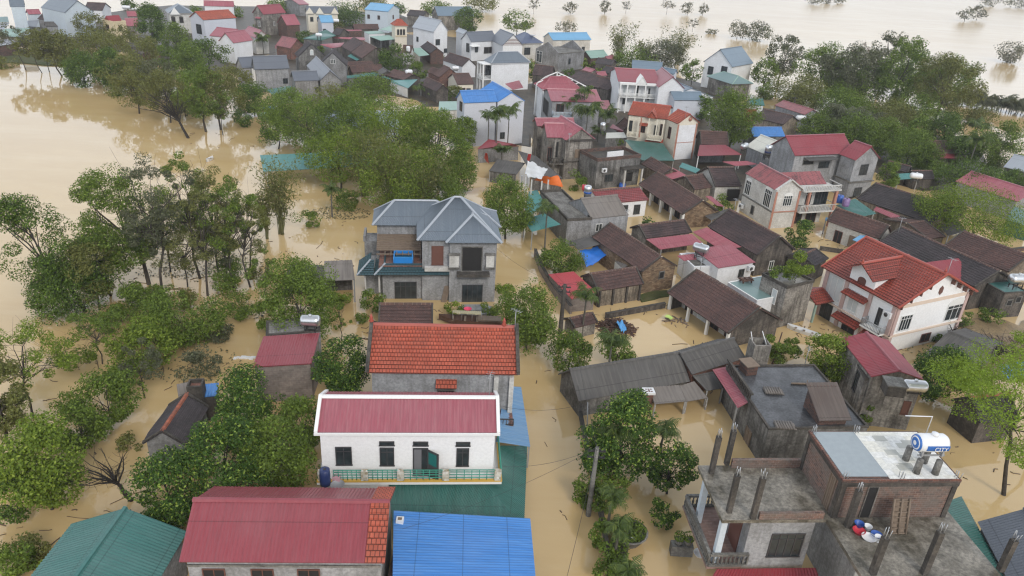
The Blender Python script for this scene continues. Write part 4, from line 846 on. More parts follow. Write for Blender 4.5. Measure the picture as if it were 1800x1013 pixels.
# parapet tower left of the terrace
bx, by = loc(h, (639.0,436.0), 4.5); mb = MB(); mb.box(bx, lx0+.498, ly0+.6, ly0+3, -.6, 4.6); mb.box(bx-.1, bx+.15, ly0+.5, ly0+3.1, 4.61, 5.2); mb.build("tower", CEM, h.root)
# pool
pz = zt+.01; x0, y0 = loc(h, (692.7,464.3), pz); x1, _ = loc(h, (724.8,463.1), pz); _, y1 = loc(h, (717.9,453.2), pz); y1 = max(y1, y0+1.5); wp = wld(h, (x0+x1)/2, (y0+y1)/2, pz)
r_ = tag(empty("paddling_pool", tuple(wp), math.atan2(h.u[1], h.u[0])), "square blue frame pool on the terrace of the grey house", "pool"); hx, hy = (x1-x0)/2, (y1-y0)/2; mb = MB(); t_ = .05
mb.box(-hx, hx, -hy, -hy+t_, 0, .75); mb.box(-hx, hx, hy-t_, hy, 0, .75); mb.box(-hx, -hx+t_, -hy+t_+.001, hy-t_-.001, 0, .749); mb.box(hx-t_, hx, -hy+t_+.001, hy-t_-.001, 0, .749); mb.build("pool_wall", plain("pool_blue", (.02, .22, .62), .4), r_)
MB().box(-hx+.06, hx-.06, -hy+.06, hy-.06, .02, .4).build("pool_water", plain("pool_water", (.01, .06, .07), .05), r_)
mb = MB(); 
for sx in (-1, 1):
    for yy in (-hy, 0, hy): mb.tube([(sx*(hx+.08), yy, 0), (sx*(hx+.03), yy, .78)], .035, 6)
mb.tube([(-hx, -hy, .77), (hx, -hy, .77), (hx, hy, .77), (-hx, hy, .77), (-hx, -hy, .77)], .04, 6); mb.build("pool_frame", plain("pool_frame_blue", (.05, .3, .7), .4), r_)
# front steps and clutter
q = loc(h, (836.3,547.0), .25); r_ = tag(empty("doorstep", tuple(wld(h, q[0], q[1], 0)), math.atan2(h.u[1], h.u[0])), "pale stone doorstep in front of the grey house door", "doorstep"); mb = MB(); mb.box(-1.7, 1.7, -.7, 1.0, -.5, .3); mb.box(-1.4, 1.4, -.2, 1.0, .301, .5); mb.build("steps", CEML, r_)
s0, _ = onf(h, 't', (736.4,529.7)); s1, _ = onf(h, 't', (777.1,529.7)); q = wld(h, (s0+s1)/2, ty0-.2, 0); r_ = tag(empty("brick_pile", tuple(q), math.atan2(h.u[1], h.u[0])), "stack of red bricks against the wall under the grey house windows", "brick pile"); mb = MB(); rnd = random.Random(4)
for i in range(60): x = rnd.uniform(-1.4, 1.4); z = rnd.uniform(-.1, .9)*(1-abs(x)/2.2); y = rnd.uniform(-.3, .2); mb.box(x-.11, x+.11, y-.06, y+.06, z, z+.1)
mb.box(-1.5, 1.5, -.25, .2, -.5, .35); mb.build("bricks", BRK, r_)
q = wld(h, wx0-.35, ty0-.3, 0); r_ = tag(empty("plank_bundle", tuple(q)), "bundle of brown planks leaning beside the grey house door", "planks"); mb = MB()
for i in range(6): mb.prism([(-.5+i*.1, -.5, -.3), (-.42+i*.1, -.5, -.3), (-.02+i*.1, .1, 1.7), (-.1+i*.1, .1, 1.7)], (0, .05, 0))
mb.build("planks", WOOD, r_)
# brown boat-shaped shed and laundry in the yard
q = U((835, 566), .3); r_ = tag(empty("moored_boat", tuple(q), .03), "long dark wooden boat floating in the yard behind the orange roof", "boat"); mb = MB(); hull = []
for t_ in np.linspace(-1, 1, 15):
    w = .62*(1-abs(t_)**3)+.05; z = .15+.35*abs(t_)**3; hull += [(t_*3.6, -w, z+.22), (t_*3.6, -w*.7, z-.35), (t_*3.6, w*.7, z-.35), (t_*3.6, w, z+.22)]
fs = []
for i in range(14):
    a = i*4; fs += [(a, a+4, a+5, a+1), (a+1, a+5, a+6, a+2), (a+2, a+6, a+7, a+3)]
mb.add(hull, fs); mb.build("hull", RUSTD, r_); mb = MB()
for x in (-2.2, -1, .2, 1.4, 2.6): mb.box(x-.1, x+.1, -.55, .55, .28, .34)
mb.box(.3, 2.9, -.5, .5, .345, .5); mb.each("thwart", WOOD, r_)
mb = MB()
for x in (-2.2, -1.3, -.3, .6): mb.tube([(x, -.4, .3), (x, -.4, 1.3)], .03, 5)
mb.tube([(-2.2, -.4, 1.25), (.6, -.4, 1.25)], .02, 4); mb.build("frame", GALV, r_)
fl = MB(); rnd = random.Random(2)
for i in range(14): x = -2.2+i*.2; fl.box(x, x+.17, -.7+rnd.uniform(-.1, .1), -.1, 1.2, 1.27)
fl.build("load", plain("khaki_cloth", (.42, .38, .24), .9, var=.35), r_)
basin("pink red basin on the steps of the grey house", U((822, 548), .7), .4, plain("pink_red", (.65, .06, .14), .4), .35)
sheet("fibre_roof", "old ribbed fibre roof left of the grey house with a red ridge strip", [((570, 494), 2.6), ((624, 492), 2.6), ((619, 457), 3.4), ((570, 459), 3.4)], FIBL, (0, 1), walls=((2, 3), CEMD), cat="shed roof", group="shed roofs of old fibre sheet")
h = gable("tar_shed", "low black gable roof half hidden by a tree, left of the fibre roof", (500, 487), (570, 494), (512, 466), 1.6, FIB, CEMD, .4, group="shed roofs of old fibre sheet", cat="shed", ov=.2)
# ================================================================== RIGHT FRONT
ROOF_GROUP = "shed roofs of old fibre sheet"
def rebar(mb, q, n=4, s=.09, ht=.55, seed=0):
    rnd = random.Random(seed)
    for i in range(n):
        x, y = q[0]+(s if i & 1 else -s), q[1]+(s if i & 2 else -s); mb.tube([(x, y, q[2]), (x+rnd.uniform(-.06, .06), y+rnd.uniform(-.06, .06), q[2]+ht*rnd.uniform(.8, 1.15))], .022, 5)
# ---- unfinished house with bare columns and a white-tiled roof
ZS = 6.8
h = frame("house", "unfinished brick and concrete house with bare columns, bottom right, white tiled top roof", None, (1269.8,914.9), (1454.2,913.5), ZS); h.root["category"] = "house"; h.root["group"] = VIL; UH = h
d = loc(h, (1223.7,818.3), ZS)[1]; h.W = d; ybr = loc(h, (1283.8,811.0), ZS)[1]
xr0 = loc(h, (1483.6,913.3), ZS)[0]         # left wall of top room, front
xe = loc(h, (1752.5,1002.8), ZS)[0]; ye = loc(h, (1513.1,1013.1), ZS)[1]
xm = loc(h, (1452.8,913.0), ZS)[0]; STATS.append(("UNFINISHED", round(h.L, 1), d, xr0, xe, ye, xm))
mb = MB(); mb.box(0, xm, 0, d, ZS-.22, ZS); mb.box(xm+.001, xe, ye-1.5, d, ZS-.22, ZS); h.roof = mb.build("roof_slab", FLATD, h.root)
wx, wy = 1.9, .35     # main wall sits back from the slab edge: a veranda on the left
Z2 = ZS-3.75
mb = MB(); mb.box(wx, xm-.35, wy, d-.4, -.6, ZS-.221); mb.box(xm+2.2, xe-.3, ye+1.2, d-.4, -.6, ZS-.221); mb.build("wall", CEML, h.root)
faces(h, wx, xm-.35, wy, d-.4)
bx = loc(h, (1211.2,882.2), Z2+.9)[0]; bx = max(-1.6, min(-.2, bx))
fy = loc(h, (1250.3,977.2), Z2+.9)[1]
mb = MB(); mb.box(bx, wx-.004, fy, d+.6, Z2-.15, Z2); mb.build("balcony_floor", brick("balcony_tiles", (.30, .20, .17), (.22, .13, .11), (.2, .16, .14), .5, .12, .1), h.root)
rl = MB()
def brail(a, b_, n):
    a, b_ = np.array(a, float), np.array(b_, float); t_ = (b_-a)/np.linalg.norm(b_-a); s_ = np.array([-t_[1], t_[0], 0])*.09
    rl.prism([a-s_+(0, 0, .8), a+s_+(0, 0, .8), a+s_+(0, 0, .95), a-s_+(0, 0, .95)], b_-a)
    rl.prism([a-s_+(0, 0, .0), a+s_+(0, 0, .0), a+s_+(0, 0, .14), a-s_+(0, 0, .14)], b_-a)
    for i in range(n+1): q = a+(b_-a)*i/n; rl.lathe([(.07, .14), (.045, .2), (.085, .4), (.04, .62), (.07, .8)], tuple(q), 6)
brail((bx+.1, d+.5, Z2), (bx+.1, fy+.1, Z2), 24); brail((bx+.12, fy+.1, Z2), (wx+.3, fy+.1, Z2), 9); brail((bx+.1, d+.5, Z2), (wx, d+.5, Z2), 8)
rl.build("balustrade", CONC, h.root)
mb = MB()
for p in ((1236.3,886.4), (1268.4,945.1)):
    y = .35 if p[1] > 900 else d-1.0
    mb.box(.2, .55, y, y+.35, Z2+.002, ZS-.222)
mb.each("veranda_column", BLUEW, h.root)
mb = MB(); mb.box(wx-.06, wx-.004, 1.2, 2.6, Z2+.05, Z2+2.4); mb.build("door", BRNF, h.root)
winp(h, 'f', (1348.0,977.2), (1413.7,938.9), 'dark', nm=4)
mb = MB()
for k_, p in enumerate(((1250.3,831.1), (1276.8,816.0), (1281.0,899.8), (1322.9,911.0))):
    x, y = loc(h, p, ZS); tp = ((1262.8,767.7), (1290.8,757.4), (1297.8,835.6), (1339.7,840.3))[k_]; zt_ = hz(h, x, y, tp[1]); c_ = MB(); c_.box(x-.14, x+.14, y-.14, y+.14, ZS+.002, zt_); co_ = c_.build("column", CONCD, h.root)
    r2 = MB(); rebar(r2, (x, y, zt_), seed=k_); r2.build("rebar", GALV, co_)
# brick parapets on the slab
mb = MB(); x0 = loc(h, (1331.3,908.8), ZS)[0]; mb.box(x0, xm-.2, .02, .22, ZS+.003, ZS+.45); x0 = loc(h, (1281.0,813.8), ZS)[0]; mb.box(x0, xr0, d-.25, d-.03, ZS+.003, ZS+.6); mb.each("brick_parapet", BRKW, h.root)
# top room
zr = ZS+2.75; rx0, ry0 = loc(h, (1482.9,843.3), zr); rx1, _ = loc(h, (1689.1,844.8), zr); _, ry1 = loc(h, (1422.1,758.6), zr); STATS.append(("ROOM", rx0, rx1, ry0, ry1))
mb = MB(); mb.box(rx0, rx1, ry0, ry1, ZS+.004, zr-.16); rm_ = mb.build("rooftop_room", BRKW, h.root)
faces(h, rx0, rx1, ry0, ry1)
mb = MB()
for s_ in (.14, h.F['f'][3]-.14): fbox(mb, h, 'f', s_-.15, s_+.15, ZS+.005, zr-.161, .005, .06)
for s_ in (.14, h.F['l'][3]-.14): fbox(mb, h, 'l', s_-.15, s_+.15, ZS+.005, zr-.161, .005, .06)
fbox(mb, h, 'f', -.05, h.F['f'][3]+.05, zr-.45, zr-.162, .006, .08); fbox(mb, h, 'l', 0, h.F['l'][3], zr-.4, zr-.163, .006, .05); mb.build("concrete_frame", CONCD, h.root)
TW = brick("white_roof_tiles", (.84, .84, .82), (.80, .78, .70), (.62, .62, .6), .8, .5, .0, bmp=.1); mb = MB(); mb.box(rx0-.08, rx1+.08, ry0-.08, ry1+.08, zr-.158, zr-.02); rs = mb.build("roof_slab", BRKD, h.root)
xg = loc(h, (1502.0,761.5), zr)[0]
mb = MB(); mb.box(xg, rx1-.05, ry0+.02, ry1-.05, zr-.018, zr+.02); mb.build("roof_tiles", TW, rs); mb = MB(); mb.box(rx0+.12, xg-.003, ry0+.25, ry1-.05, zr-.018, zr+.016); mb.build("grey_tiles", plain("grey_roof_tile", (.30, .34, .36), .25), rs)
mb = MB(); mb.box(rx0-.06, rx0+.08, ry0-.08, ry1+.08, zr-.017, zr+.03); mb.box(rx0+.083, rx1+.06, ry0-.08, ry0+.015, zr-.017, zr+.028); mb.build("tile_border", BRK, rs)
mb = MB()
for i in range(7):
    rnd = random.Random(i+3); a, b_ = rnd.uniform(xg+.3, rx1-1), rnd.uniform(ry0+.4, ry1-.8); mb.box(a, a+.75, b_, b_+.48, zr+.021, zr+.024+.003*i)
mb.build("odd_tiles", plain("odd_roof_tile", (.42, .42, .38), .3), rs)
mb = MB()
for k_, (x, y) in enumerate(((rx0+.1, ry0+.1), (rx0+.15, ry1-.15), ((rx0+rx1)*.42+1, ry1-.1), ((rx0+rx1)/2, ry0+.1), (rx1-.1, ry0+.1))): rebar(mb, (x, y, zr), seed=k_+9, ht=.5)
mb.build("rebar", GALV, rs)
winp(h, 'f', (1508.7,911.8), (1544.4,855.5), 'bare', nm=1, name="doorway")
s0, z0 = onf(h, 'f', (1538.1,914.4)); pl = MB(); q = fpt(h, 'f', s0+.5, ZS, .75)
for i in range(7): pl.tube([(q[0]-.45, q[1]-.55+i*.09, ZS+.05+i*.3), (q[0]+.55, q[1]-.55+i*.09, ZS+.05+i*.3)], .05, 5)
for a in (-.4, .05, .5): pl.tube([(q[0]+a, q[1]-.6, ZS+.02), (q[0]+a, q[1], ZS+2.05)], .06, 5)
pl.prism([(q[0]-.42, q[1]-.52, ZS+.05), (q[0]+.52, q[1]-.52, ZS+.05), (q[0]+.52, q[1]+.06, ZS+1.95), (q[0]-.42, q[1]+.06, ZS+1.95)], (0, .05, 0)); pl.build("formwork_frame", WOOD, h.root)
mb = MB(); q = fpt(h, 'l', 0, 0, 0); winp(h, 'l', (1443.8,893.4), (1470.7,842.6), 'wood', nm=3, name="plank_door")
# tank legs on the roof, water tank
tq = [loc(h, p, zr) for p in ((1591.5,808.7), (1609.9,831.5), (1643.1,833.4), (1623.6,813.1))]
for x, y in tq: c_ = MB(); c_.tube([(x, y, zr+.021), (x, y, zr+.95)], [.2, .18], 10); c_.build("tank_pier", CONC, h.root)
cx_, cy_ = sum(q[0] for q in tq)/4, sum(q[1] for q in tq)/4; wp = wld(h, cx_+.25, cy_+.2, zr+.95)
PLB = plain("tank_blue", (.03, .14, .45), .35); r_ = tag(empty("water_tank", tuple(wp), math.atan2(h.u[1], h.u[0])), "white and blue lettered water tank on the white tiled roof", "water tank", "rooftop water tanks"); mb = MB(); R_ = .52
mb.lathe([(.06, -.95), (R_*.8, -.88), (R_, -.72), (R_*1.03, -.5), (R_, -.45), (R_*1.03, 0), (R_, .05), (R_*1.03, .45), (R_, .5), (R_, .72), (R_*.8, .88), (.06, .95)], (0, 0, .65), 24, 'x'); mb.lathe([(.2, R_), (.2, R_+.12), (.03, R_+.14)], (.1, 0, .65), 12); mb.build("tank_body", PLWH, r_)
mb = MB(); mb.lathe([(R_*1.035, -.3), (R_*1.035, -.3001), (R_*1.035, .7), (R_*1.03, .7)], (0, 0, .65), 24, 'x'); vs = [v for v in mb.v]
mb = MB(); sv = []; fsx = []
for i in range(9):
    a = math.radians(-22+i*4.6)
    for x in (-.5, .82): sv.append((x, -R_*1.045*math.cos(a), .65+R_*1.045*math.sin(a)))
mb.add(sv, [(2*i, 2*i+1, 2*i+3, 2*i+2) for i in range(8)]); mb.build("label_band", PLB, r_)
mb = MB(); mb.lathe([(R_*.86, -.885), (R_*.92, -.80), (R_*.55, -.92), (R_*.5, -.935)], (0, 0, .65), 24, 'x'); mb.build("end_ring", PLB, r_)
tcv = bpy.data.curves.new("lettering", 'FONT'); tcv.body = "CITY"; tcv.size = .36; tcv.align_x = 'CENTER'; tcv.extrude = .004; to = bpy.data.objects.new("lettering", tcv); COL.objects.link(to); to.parent = r_; tcv.materials.append(PLWH); tm_ = bpy.data.meshes.new_from_object(to); bpy.data.objects.remove(to); to = bpy.data.objects.new('lettering', tm_); COL.objects.link(to); to.parent = r_
to.rotation_euler = (math.radians(86), 0, 0); to.location = (.3, -R_*1.06*math.cos(math.radians(-6))-.06, .65+R_*1.06*math.sin(math.radians(-6))-.10)
mb = MB()
for x in (-.6, .6): mb.box(x-.05, x+.05, -.45, .45, .08, .16); mb.box(x-.05, x+.05, -.48, -.4, -.0, .4); mb.box(x-.05, x+.05, .4, .48, 0, .4)
mb.box(-.8, .8, -.4, -.32, -.001, .079); mb.box(-.8, .8, .32, .4, -.001, .079); mb.build("stand", GALV, r_)
q = wld(h, rx1-.25, ry1-.6, 0); mb = MB(); a = wld(h, rx1+.2, ry1-.5, zr); mb.tube([(0, 0, 0), (0, 0, 1.5), (-1.7, 0, 1.55)], .035, 6); r_ = tag(mb.build("water_pipe", PLWH), "white bent pipe rising beside the lettered water tank", "pipe"); r_.location = tuple(a); r_.rotation_euler[2] = math.atan2(h.u[1], h.u[0])
# terrace columns in front
for k_, (p, tp) in enumerate((((1533.3,1008.3), (1553.6,945.7)), ((1623.6,1008.3), (1654.9,934.7)), ((1758.0,1002.8), (1785.6,949.4)), ((1489.1,925.5), (1505.7,862.8)))):
    x, y = loc(h, p, ZS); zt_ = hz(h, x, y, tp[1]); c_ = MB(); c_.box(x-.15, x+.15, y-.15, y+.15, ZS+.003, zt_); co_ = c_.build("column", CONCD, h.root); r2 = MB(); rebar(r2, (x, y, zt_), seed=k_+20); r2.build("rebar", GALV, co_)
for p, (lb, mt_, r0, ht_) in zip(((1508.7,936.5), (1508.7,926.6), (1524.1,931.7), (1526.3,947.6), (1539.6,942.8), (1542.5,951.2)), (("red plastic basin on the mossy terrace slab", PLRD, .34, .2), ("blue bucket behind the red basin on the terrace", PLBL, .27, .3), ("small cream bucket between the basins on the terrace", PLWH, .22, .3), ("wide white basin in front of the red basin", PLWH, .38, .15), ("blue basin behind the white bucket on the terrace", PLBL, .3, .17), ("white bucket at the right end of the terrace basins", PLWH, .22, .32))):
    basin(lb, U(p, ZS+.01), r0, mt_, ht_, "basin" if ht_ < .25 else "bucket", "plastic_basin" if ht_ < .25 else "plastic_bucket", "basins and buckets on the terrace")
# deep red canopy at the bottom
sheet("porch_canopy", "deep red metal canopy at the very bottom under the barred window", [((1239.1,1034.5), 2.6), ((1445.8,1031.7), 2.6), ((1434.1,998.2), 3.05), ((1260.1,1000.4), 3.05)], REDD, (), cat="canopy")
mb = MB(); a = wld(h, xm+.2, ye+.4, 0); mb.box(-.9, 3.0, -.1, .1, Z2, Z2+.9); mb.box(-.15, .25, -.2, .2, Z2+.901, ZS-.23); r_ = tag(mb.build("veranda", OFFW), "pale veranda pier and wall under the terrace slab", "veranda"); r_.location = tuple(a); r_.rotation_euler[2] = math.atan2(h.u[1], h.u[0])
mb = MB(); rnd = random.Random(5)
sheet("dark_green_shed", "dark green metal roof edge behind the terrace at the right", [((1765, 1013), 3.0), ((1690, 872), 3.0), ((1640, 890), 3.6), ((1690, 1030), 3.6)], TEALD, (), cat="shed roof", walls=((0, 1), CEM))
h2 = gable("house", "slate grey roof cut off by the right bottom corner", (1718, 917), (1800, 1075), (1800, 888), 3.2, SLATE, CEM, .4, ov=.25)
# ---- dark flat-roofed house
h = block("house", "low house with a wet dark flat roof and a brick stair shed on it", (1351.0,756.0), (1525.6,752.3), (1340.0,644.0), 3.3, CEMD, FLAT, .16, .14, d=None); FH = h
winp(h, 'l', (1305.0,785.5), (1321.5,761.5), 'wood', nm=2)
sx0, sy0 = loc(h, (1437.6,746.8), 3.35); sx1, _ = loc(h, (1485.5,745.7), 3.35); sy1 = loc(h, (1411.8,728.4), 3.35)[1]; sy1 = max(sy1, sy0+2.4)
mb = MB(); mb.prism([(sx0, sy0, 3.34), (sx0, sy1, 3.34), (sx0, sy1, 5.3), (sx0, sy0, 4.0)], (sx1-sx0, 0, 0)); sh = mb.build("stair_shed", BRKD, h.root)
mb = MB(); slope(mb, (sx0-.2, sy0-.35, 3.98), (sx1+.2, sy0-.35, 3.98), (sx1+.2, sy1+.2, 5.42), (sx0-.2, sy1+.2, 5.42), FIB); mb.build("shed_roof", tin("brown_fibre", (.11, .085, .075), (.18, .15, .13), .8, .5), sh)
bl = MB(); ty = h.W
for i in range(15): bl.box(-.02, .1, ty-.4-i*.32-.09, ty-.4-i*.32+.09, 3.47, 3.95)
bl.box(-.06, .14, ty-5.2, ty, 3.951, 4.1); bl.build("balustrade", CONCD, h.root)
for p, lb in (((1360.2,689.1), "pile of brown fibre sheets lying on the wet flat roof"), ((1380.5,749.8), "fibre sheets at the near edge of the wet flat roof")):
    a = U(p, 3.34); mb = MB()
    for i in range(7): mb.tube([(-.7+i*.2, -.45, .12), (-.7+i*.2, .45, .12)], .1, 6)
    mb.box(-.8, .75, -.4, .4, 0, .06); r_ = tag(mb.build("roof_sheets", FIBL), lb, "roof sheets"); r_.location = tuple(a)
a = U((1406.8,676.6), 3.34); mb = MB(); mb.tube([(-.75, 0, .08), (.75, .1, .08)], .08, 8); mb.tube([(.5, 0, .1), (.5, 0, .5)], .03, 5); r_ = tag(mb.build("roof_pipe", WOOD), "brown log lying on the wet flat roof near the stair shed", "log"); r_.location = tuple(a)
a = U((1313.5,653.3), 3.34); mb = MB(); mb.box(-.5, .5, -.6, .6, 0, .85); r_ = tag(empty("brick_cistern", tuple(a), .3), "brick water box with a plank lid at the far corner of the wet flat roof", "cistern"); mb.build("cistern_wall", BRKD, r_); mb = MB(); mb.box(-.6, .6, -.7, .7, .853, .93); mb.build("lid", WOOD, r_)
a = U((1329.1,633.1), 2.5); r_ = tag(empty("open_cistern", (a[0], a[1], 0), .1), "tall open concrete water box rising beside the wet flat roof", "cistern"); mb = MB(); mb.box(-.75, .75, -.7, -.58, -.5, 4.4); mb.box(-.75, .75, .58, .7, -.5, 4.4); mb.box(-.75, -.63, -.578, .578, -.5, 4.399); mb.box(.63, .75, -.578, .578, -.5, 4.399); mb.build("cistern_wall", OLD, r_); mb = MB(); mb.tube([(-.6, .2, 4.2), (-.9, .3, 5.2)], .04, 5); mb.tube([(.5, -.2, 4.2), (.1, .3, 5.3)], .04, 5); mb.box(-.6, .6, -.55, .55, 3.4, 3.5); mb.build("pipes", PLWH, r_)
sheet("pink_awning", "pink red metal awning between the fibre sheds and the wet flat roof", [((1296.4,716.8), 2.7), ((1252.1,649.4), 2.7), ((1282.4,643.2), 3.2), ((1320.5,704.6), 3.2)], REDP, (0,), cat="awning")
# ---- fibre-sheet barns
h = gable("barn", "long ribbed grey fibre-sheet barn with low eaves beside the flooded street", (1017.1,705.5), (1213.7,670.9), (1011.3,646.7), 1.7, FIB, CEMD, .45, group=ROOF_GROUP, cat="barn", ov=.2)
h = gable("barn", "grey fibre-sheet barn with a rough brick gable, right of the long barn", (1217.1,658.3), (1312.0,629.2), (1200.8,617.9), 2.4, FIB, BRK, .33, group=ROOF_GROUP, cat="barn", ov=.2)
sheet("lean_to", "pale brown fibre lean-to with a whitish eave strip above the yard", [((1150.4,710.7), 1.3), ((1206.3,705.5), 1.3), ((1194.6,676.8), 1.8), ((1143.0,680.5), 1.8)], FIBL, (0, 1), cat="shed roof", group=ROOF_GROUP)
sheet("lean_to", "brownish fibre lean-to with a curled white corner beside the red awning", [((1206.3,706.3), 1.2), ((1245.4,699.6), 1.2), ((1221.1,670.2), 1.8), ((1194.6,678.3), 1.8)], FIBL, (0, 1), cat="shed roof", group=ROOF_GROUP)
sheet("lean_to", "dark slatted fibre roof tucked between the barn and the red awning", [((1242.8,687.2), 1.6), ((1271.9,682.1), 1.6), ((1253.7,653.0), 2.2), ((1217.4,660.3), 2.2)], FIB, (0, 1), cat="shed roof", group=ROOF_GROUP)
a = U((1139.3,693.4), 1.6); r_ = tag(empty("vent_chimney", (a[0], a[1], 0), .1), "white topped square chimney with a patterned grille at the end of the long barn", "chimney"); mb = MB(); mb.box(-.35, .35, -.3, .3, -.5, 1.8); mb.build("chimney_stack", BRK, r_); mb = MB(); mb.box(-.48, .48, -.42, .42, 1.802, 2.0); mb.build("chimney_cap", PLWH, r_); mb = MB()
for i in range(3):
    for j in range(3):
        if (i+j) % 2 == 0 or i == 1: mb.box(-.27+i*.2, -.12+i*.2, -.24+j*.17, -.12+j*.17, 2.003, 2.012)
mb.build("grille", BRNF, r_)
# ---- red-roofed concrete house
h = block("house", "old grey concrete house with a red metal gable room and two water boxes on top", (1520.5,668.5), (1619.5,680.2), (1475.2,614.8), 4.3, OLD, FLATD, .22, .16, d=None); CH = h
winp(h, 'f', (1582.6,727.2), (1601.0,707.0), 'shut', nm=1); winp(h, 'l', (1498.7,681.9), (1508.7,651.7), 'dark', nm=2)
gable("roof_room", "maroon metal gable roof room standing behind the terrace water tank", (1477, 594), (1531, 662), (1571.8,650.0), 5.0, RED, OLD, .4, over_b=True, D=(1616.8,659.1), ov=.2, cat="house", z0=-.6)
a = U((1567.4,690.3), 4.35); r_ = tag(empty("concrete_cistern", tuple(a), math.atan2(h.u[1], h.u[0])), "low mossy concrete water box on the old concrete house", "cistern"); mb = MB(); mb.box(-.7, .7, -.65, .65, 0, .95); mb.build("cistern_wall", CONCD, r_); mb = MB(); mb.box(-.78, .78, -.73, .73, .953, 1.05); mb.build("lid", CONC, r_)
tank("shiny steel water tank on the terrace of the old concrete house", (1606.7,681.2), 4.4, 1.75, .48, math.atan2(h.u[1], h.u[0])+.1, stand=.15)
# ---- house with a white-columned porch
def porch(h, y0, wl_, n, pz=None, mt=None, name="porch_column", s=None):
    """front wall set back to y0, columns along the eave"""
    ze = h.ze
    for i in range(n+1):
        x = .35+(h.L-.7)*i/n; mb = MB(); mb.box(x-.13, x+.13, .28, .54, -.6, ze-.06); mb.build(name, mt or WTRIM, h.root)
    mb = MB(); mb.box(.2, h.L-.2, .25, .5, ze-.059, ze+.05); mb.build("porch_beam", mt or WTRIM, h.root)
def gable_porch(name, label, A, B, C, ze, roof, wl_, k=.5, dep=2.0, n=3, inner=None, **kw):
    ov = kw.pop("ov", .3); h = gable(name, label, A, B, C, ze, roof, wl_, k, ov=ov, **kw)
    # rebuild the walls: back block, plus gable ends that enclose the porch
    bpy.data.objects.remove(h.walls, do_unlink=True); w = h.W/2; dz = h.hr*ov/w; t = .22; mb = MB()
    zf = ze+h.hr*dep/w-.14
    mb.prism([(h.og, y, z) for y, z in ((dep, -.6), (h.W-ov, -.6), (h.W-ov, ze+dz-.13), (w, ze+h.hr-.13), (dep, zf))], (h.L-2*h.og, 0, 0)); h.walls = mb.build("wall", inner or wl_, h.root)
    mb = MB()
    for x in (h.og-.01, h.L-h.og-t+.01): mb.prism([(x, y, z) for y, z in ((ov, -.6), (h.W-ov-.002, -.6), (h.W-ov-.002, ze+dz-.135), (w, ze+h.hr-.135), (ov, ze+dz-.135))], (t, 0, 0))
    mb.each("gable_wall", wl_, h.root); faces(h, h.og, h.L-h.og, ov, h.W-ov); h.F['p'] = ((h.og, dep), (1, 0), (0, -1), h.L-2*h.og); porch(h, dep, wl_, n)
    return h
h = gable_porch("house", "brown tiled house with a white columned porch facing the flooded yard", (1171.6,514.2), (1280.5,586.9), (1224.4,473.3), 1.9, TBR, SOOT, .55, 2.0, 3, OFFW)
for q in (.16, .38, .6, .84): win(h, 'p', q, -.2, 1.1, 1.75, 'brown' if q != .38 else 'curt')
# ---- patterned-brick-gable house
h = gable("house", "brown tiled house with a patterned brick gable facing the lane", (1040.0,416.4), (1128.0,478.8), (1167.1,452.0), 2.7, TBR, BRKP, .55, over_b=True, D=(1199.1,474.2), ov=.22, og=.1)
winp(h, 'r', (1158.2,489.3), (1167.1,477.4), 'hole', nm=1)
h = gable("small_house", "low brown tiled outhouse with a stained buttressed wall in the lane", (1049.8,512.4), (1132.4,499.5), (1040.0,481.3), 1.95, TBR, MUDW, .55, D=(1023.1,486.3), ov=.15, cat="hut", group="small huts")
for s_ in (.03, .34, .66, .97): pil(h, 'f', s_*h.F['f'][3], -.5, 1.9, .22, CONCD, .2, "buttress")
sheet("red_shed", "flat red metal roof behind a brick wall on the street corner", [((1005, 526), 1.6), ((964, 482), 1.6), ((1008, 477), 2.2), ((1048, 513), 2.2)], tin("wet_red_tin", (.42, .06, .07), fade=.25), (), walls=((0, 1, 3), BRKG), cat="shed roof")
sheet("fibre_awning", "grey flat fibre awning above the blue tarpaulin", [((1016, 439), 1.9), ((1000, 424), 1.9), ((1038, 415), 2.5), ((1056, 429), 2.5)], FIB, (0,), cat="shed roof", group=ROOF_GROUP)
sheet("fibre_strip", "long narrow grey fibre lean-to along the patterned brick house", [((1094, 472), 1.7), ((1053, 429), 1.7), ((1062, 425), 2.2), ((1103, 467), 2.2)], FIBL, (0,), cat="shed roof", group=ROOF_GROUP, walls=((0,), OFFW))
def cloth(name, label, pts, mt, sag=.35, cat="tarpaulin", n=10, wr=.06, seed=1):
    P = [U(p, z) for p, z in pts]; c = sum(P)/4; rng = np.random.default_rng(seed); vs = []; fs = []
    for j in range(n+1):
        for i in range(n+1):
            u, v = i/n, j/n; q = (P[0]*(1-u)+P[1]*u)*(1-v)+(P[3]*(1-u)+P[2]*u)*v-c; q[2] -= sag*4*u*(1-u)*.6+sag*math.sin(math.pi*v)*.5*0; q[2] += rng.normal()*wr+.05*math.sin(u*11+v*5); vs.append(q)
    fs = [(j*(n+1)+i, j*(n+1)+i+1, (j+1)*(n+1)+i+1, (j+1)*(n+1)+i) for j in range(n) for i in range(n)]
    mb = MB(); mb.add(vs, fs, smooth=True); mb.add([v-np.array([0, 0, .02]) for v in vs], [f[::-1] for f in fs], smooth=True); o = mb.build(name, mt); o.location = tuple(c); return tag(o, label, cat)
TARP = plain("blue_tarp_cloth", (.02, .17, .62), .45, var=.3, scale=.8)
cloth("tarpaulin", "bright blue tarpaulin stretched over a flooded yard", [((1031, 470), 1.4), ((1067, 447), 1.7), ((1053, 431), 1.9), ((1018, 440), 1.8)], TARP, .3)
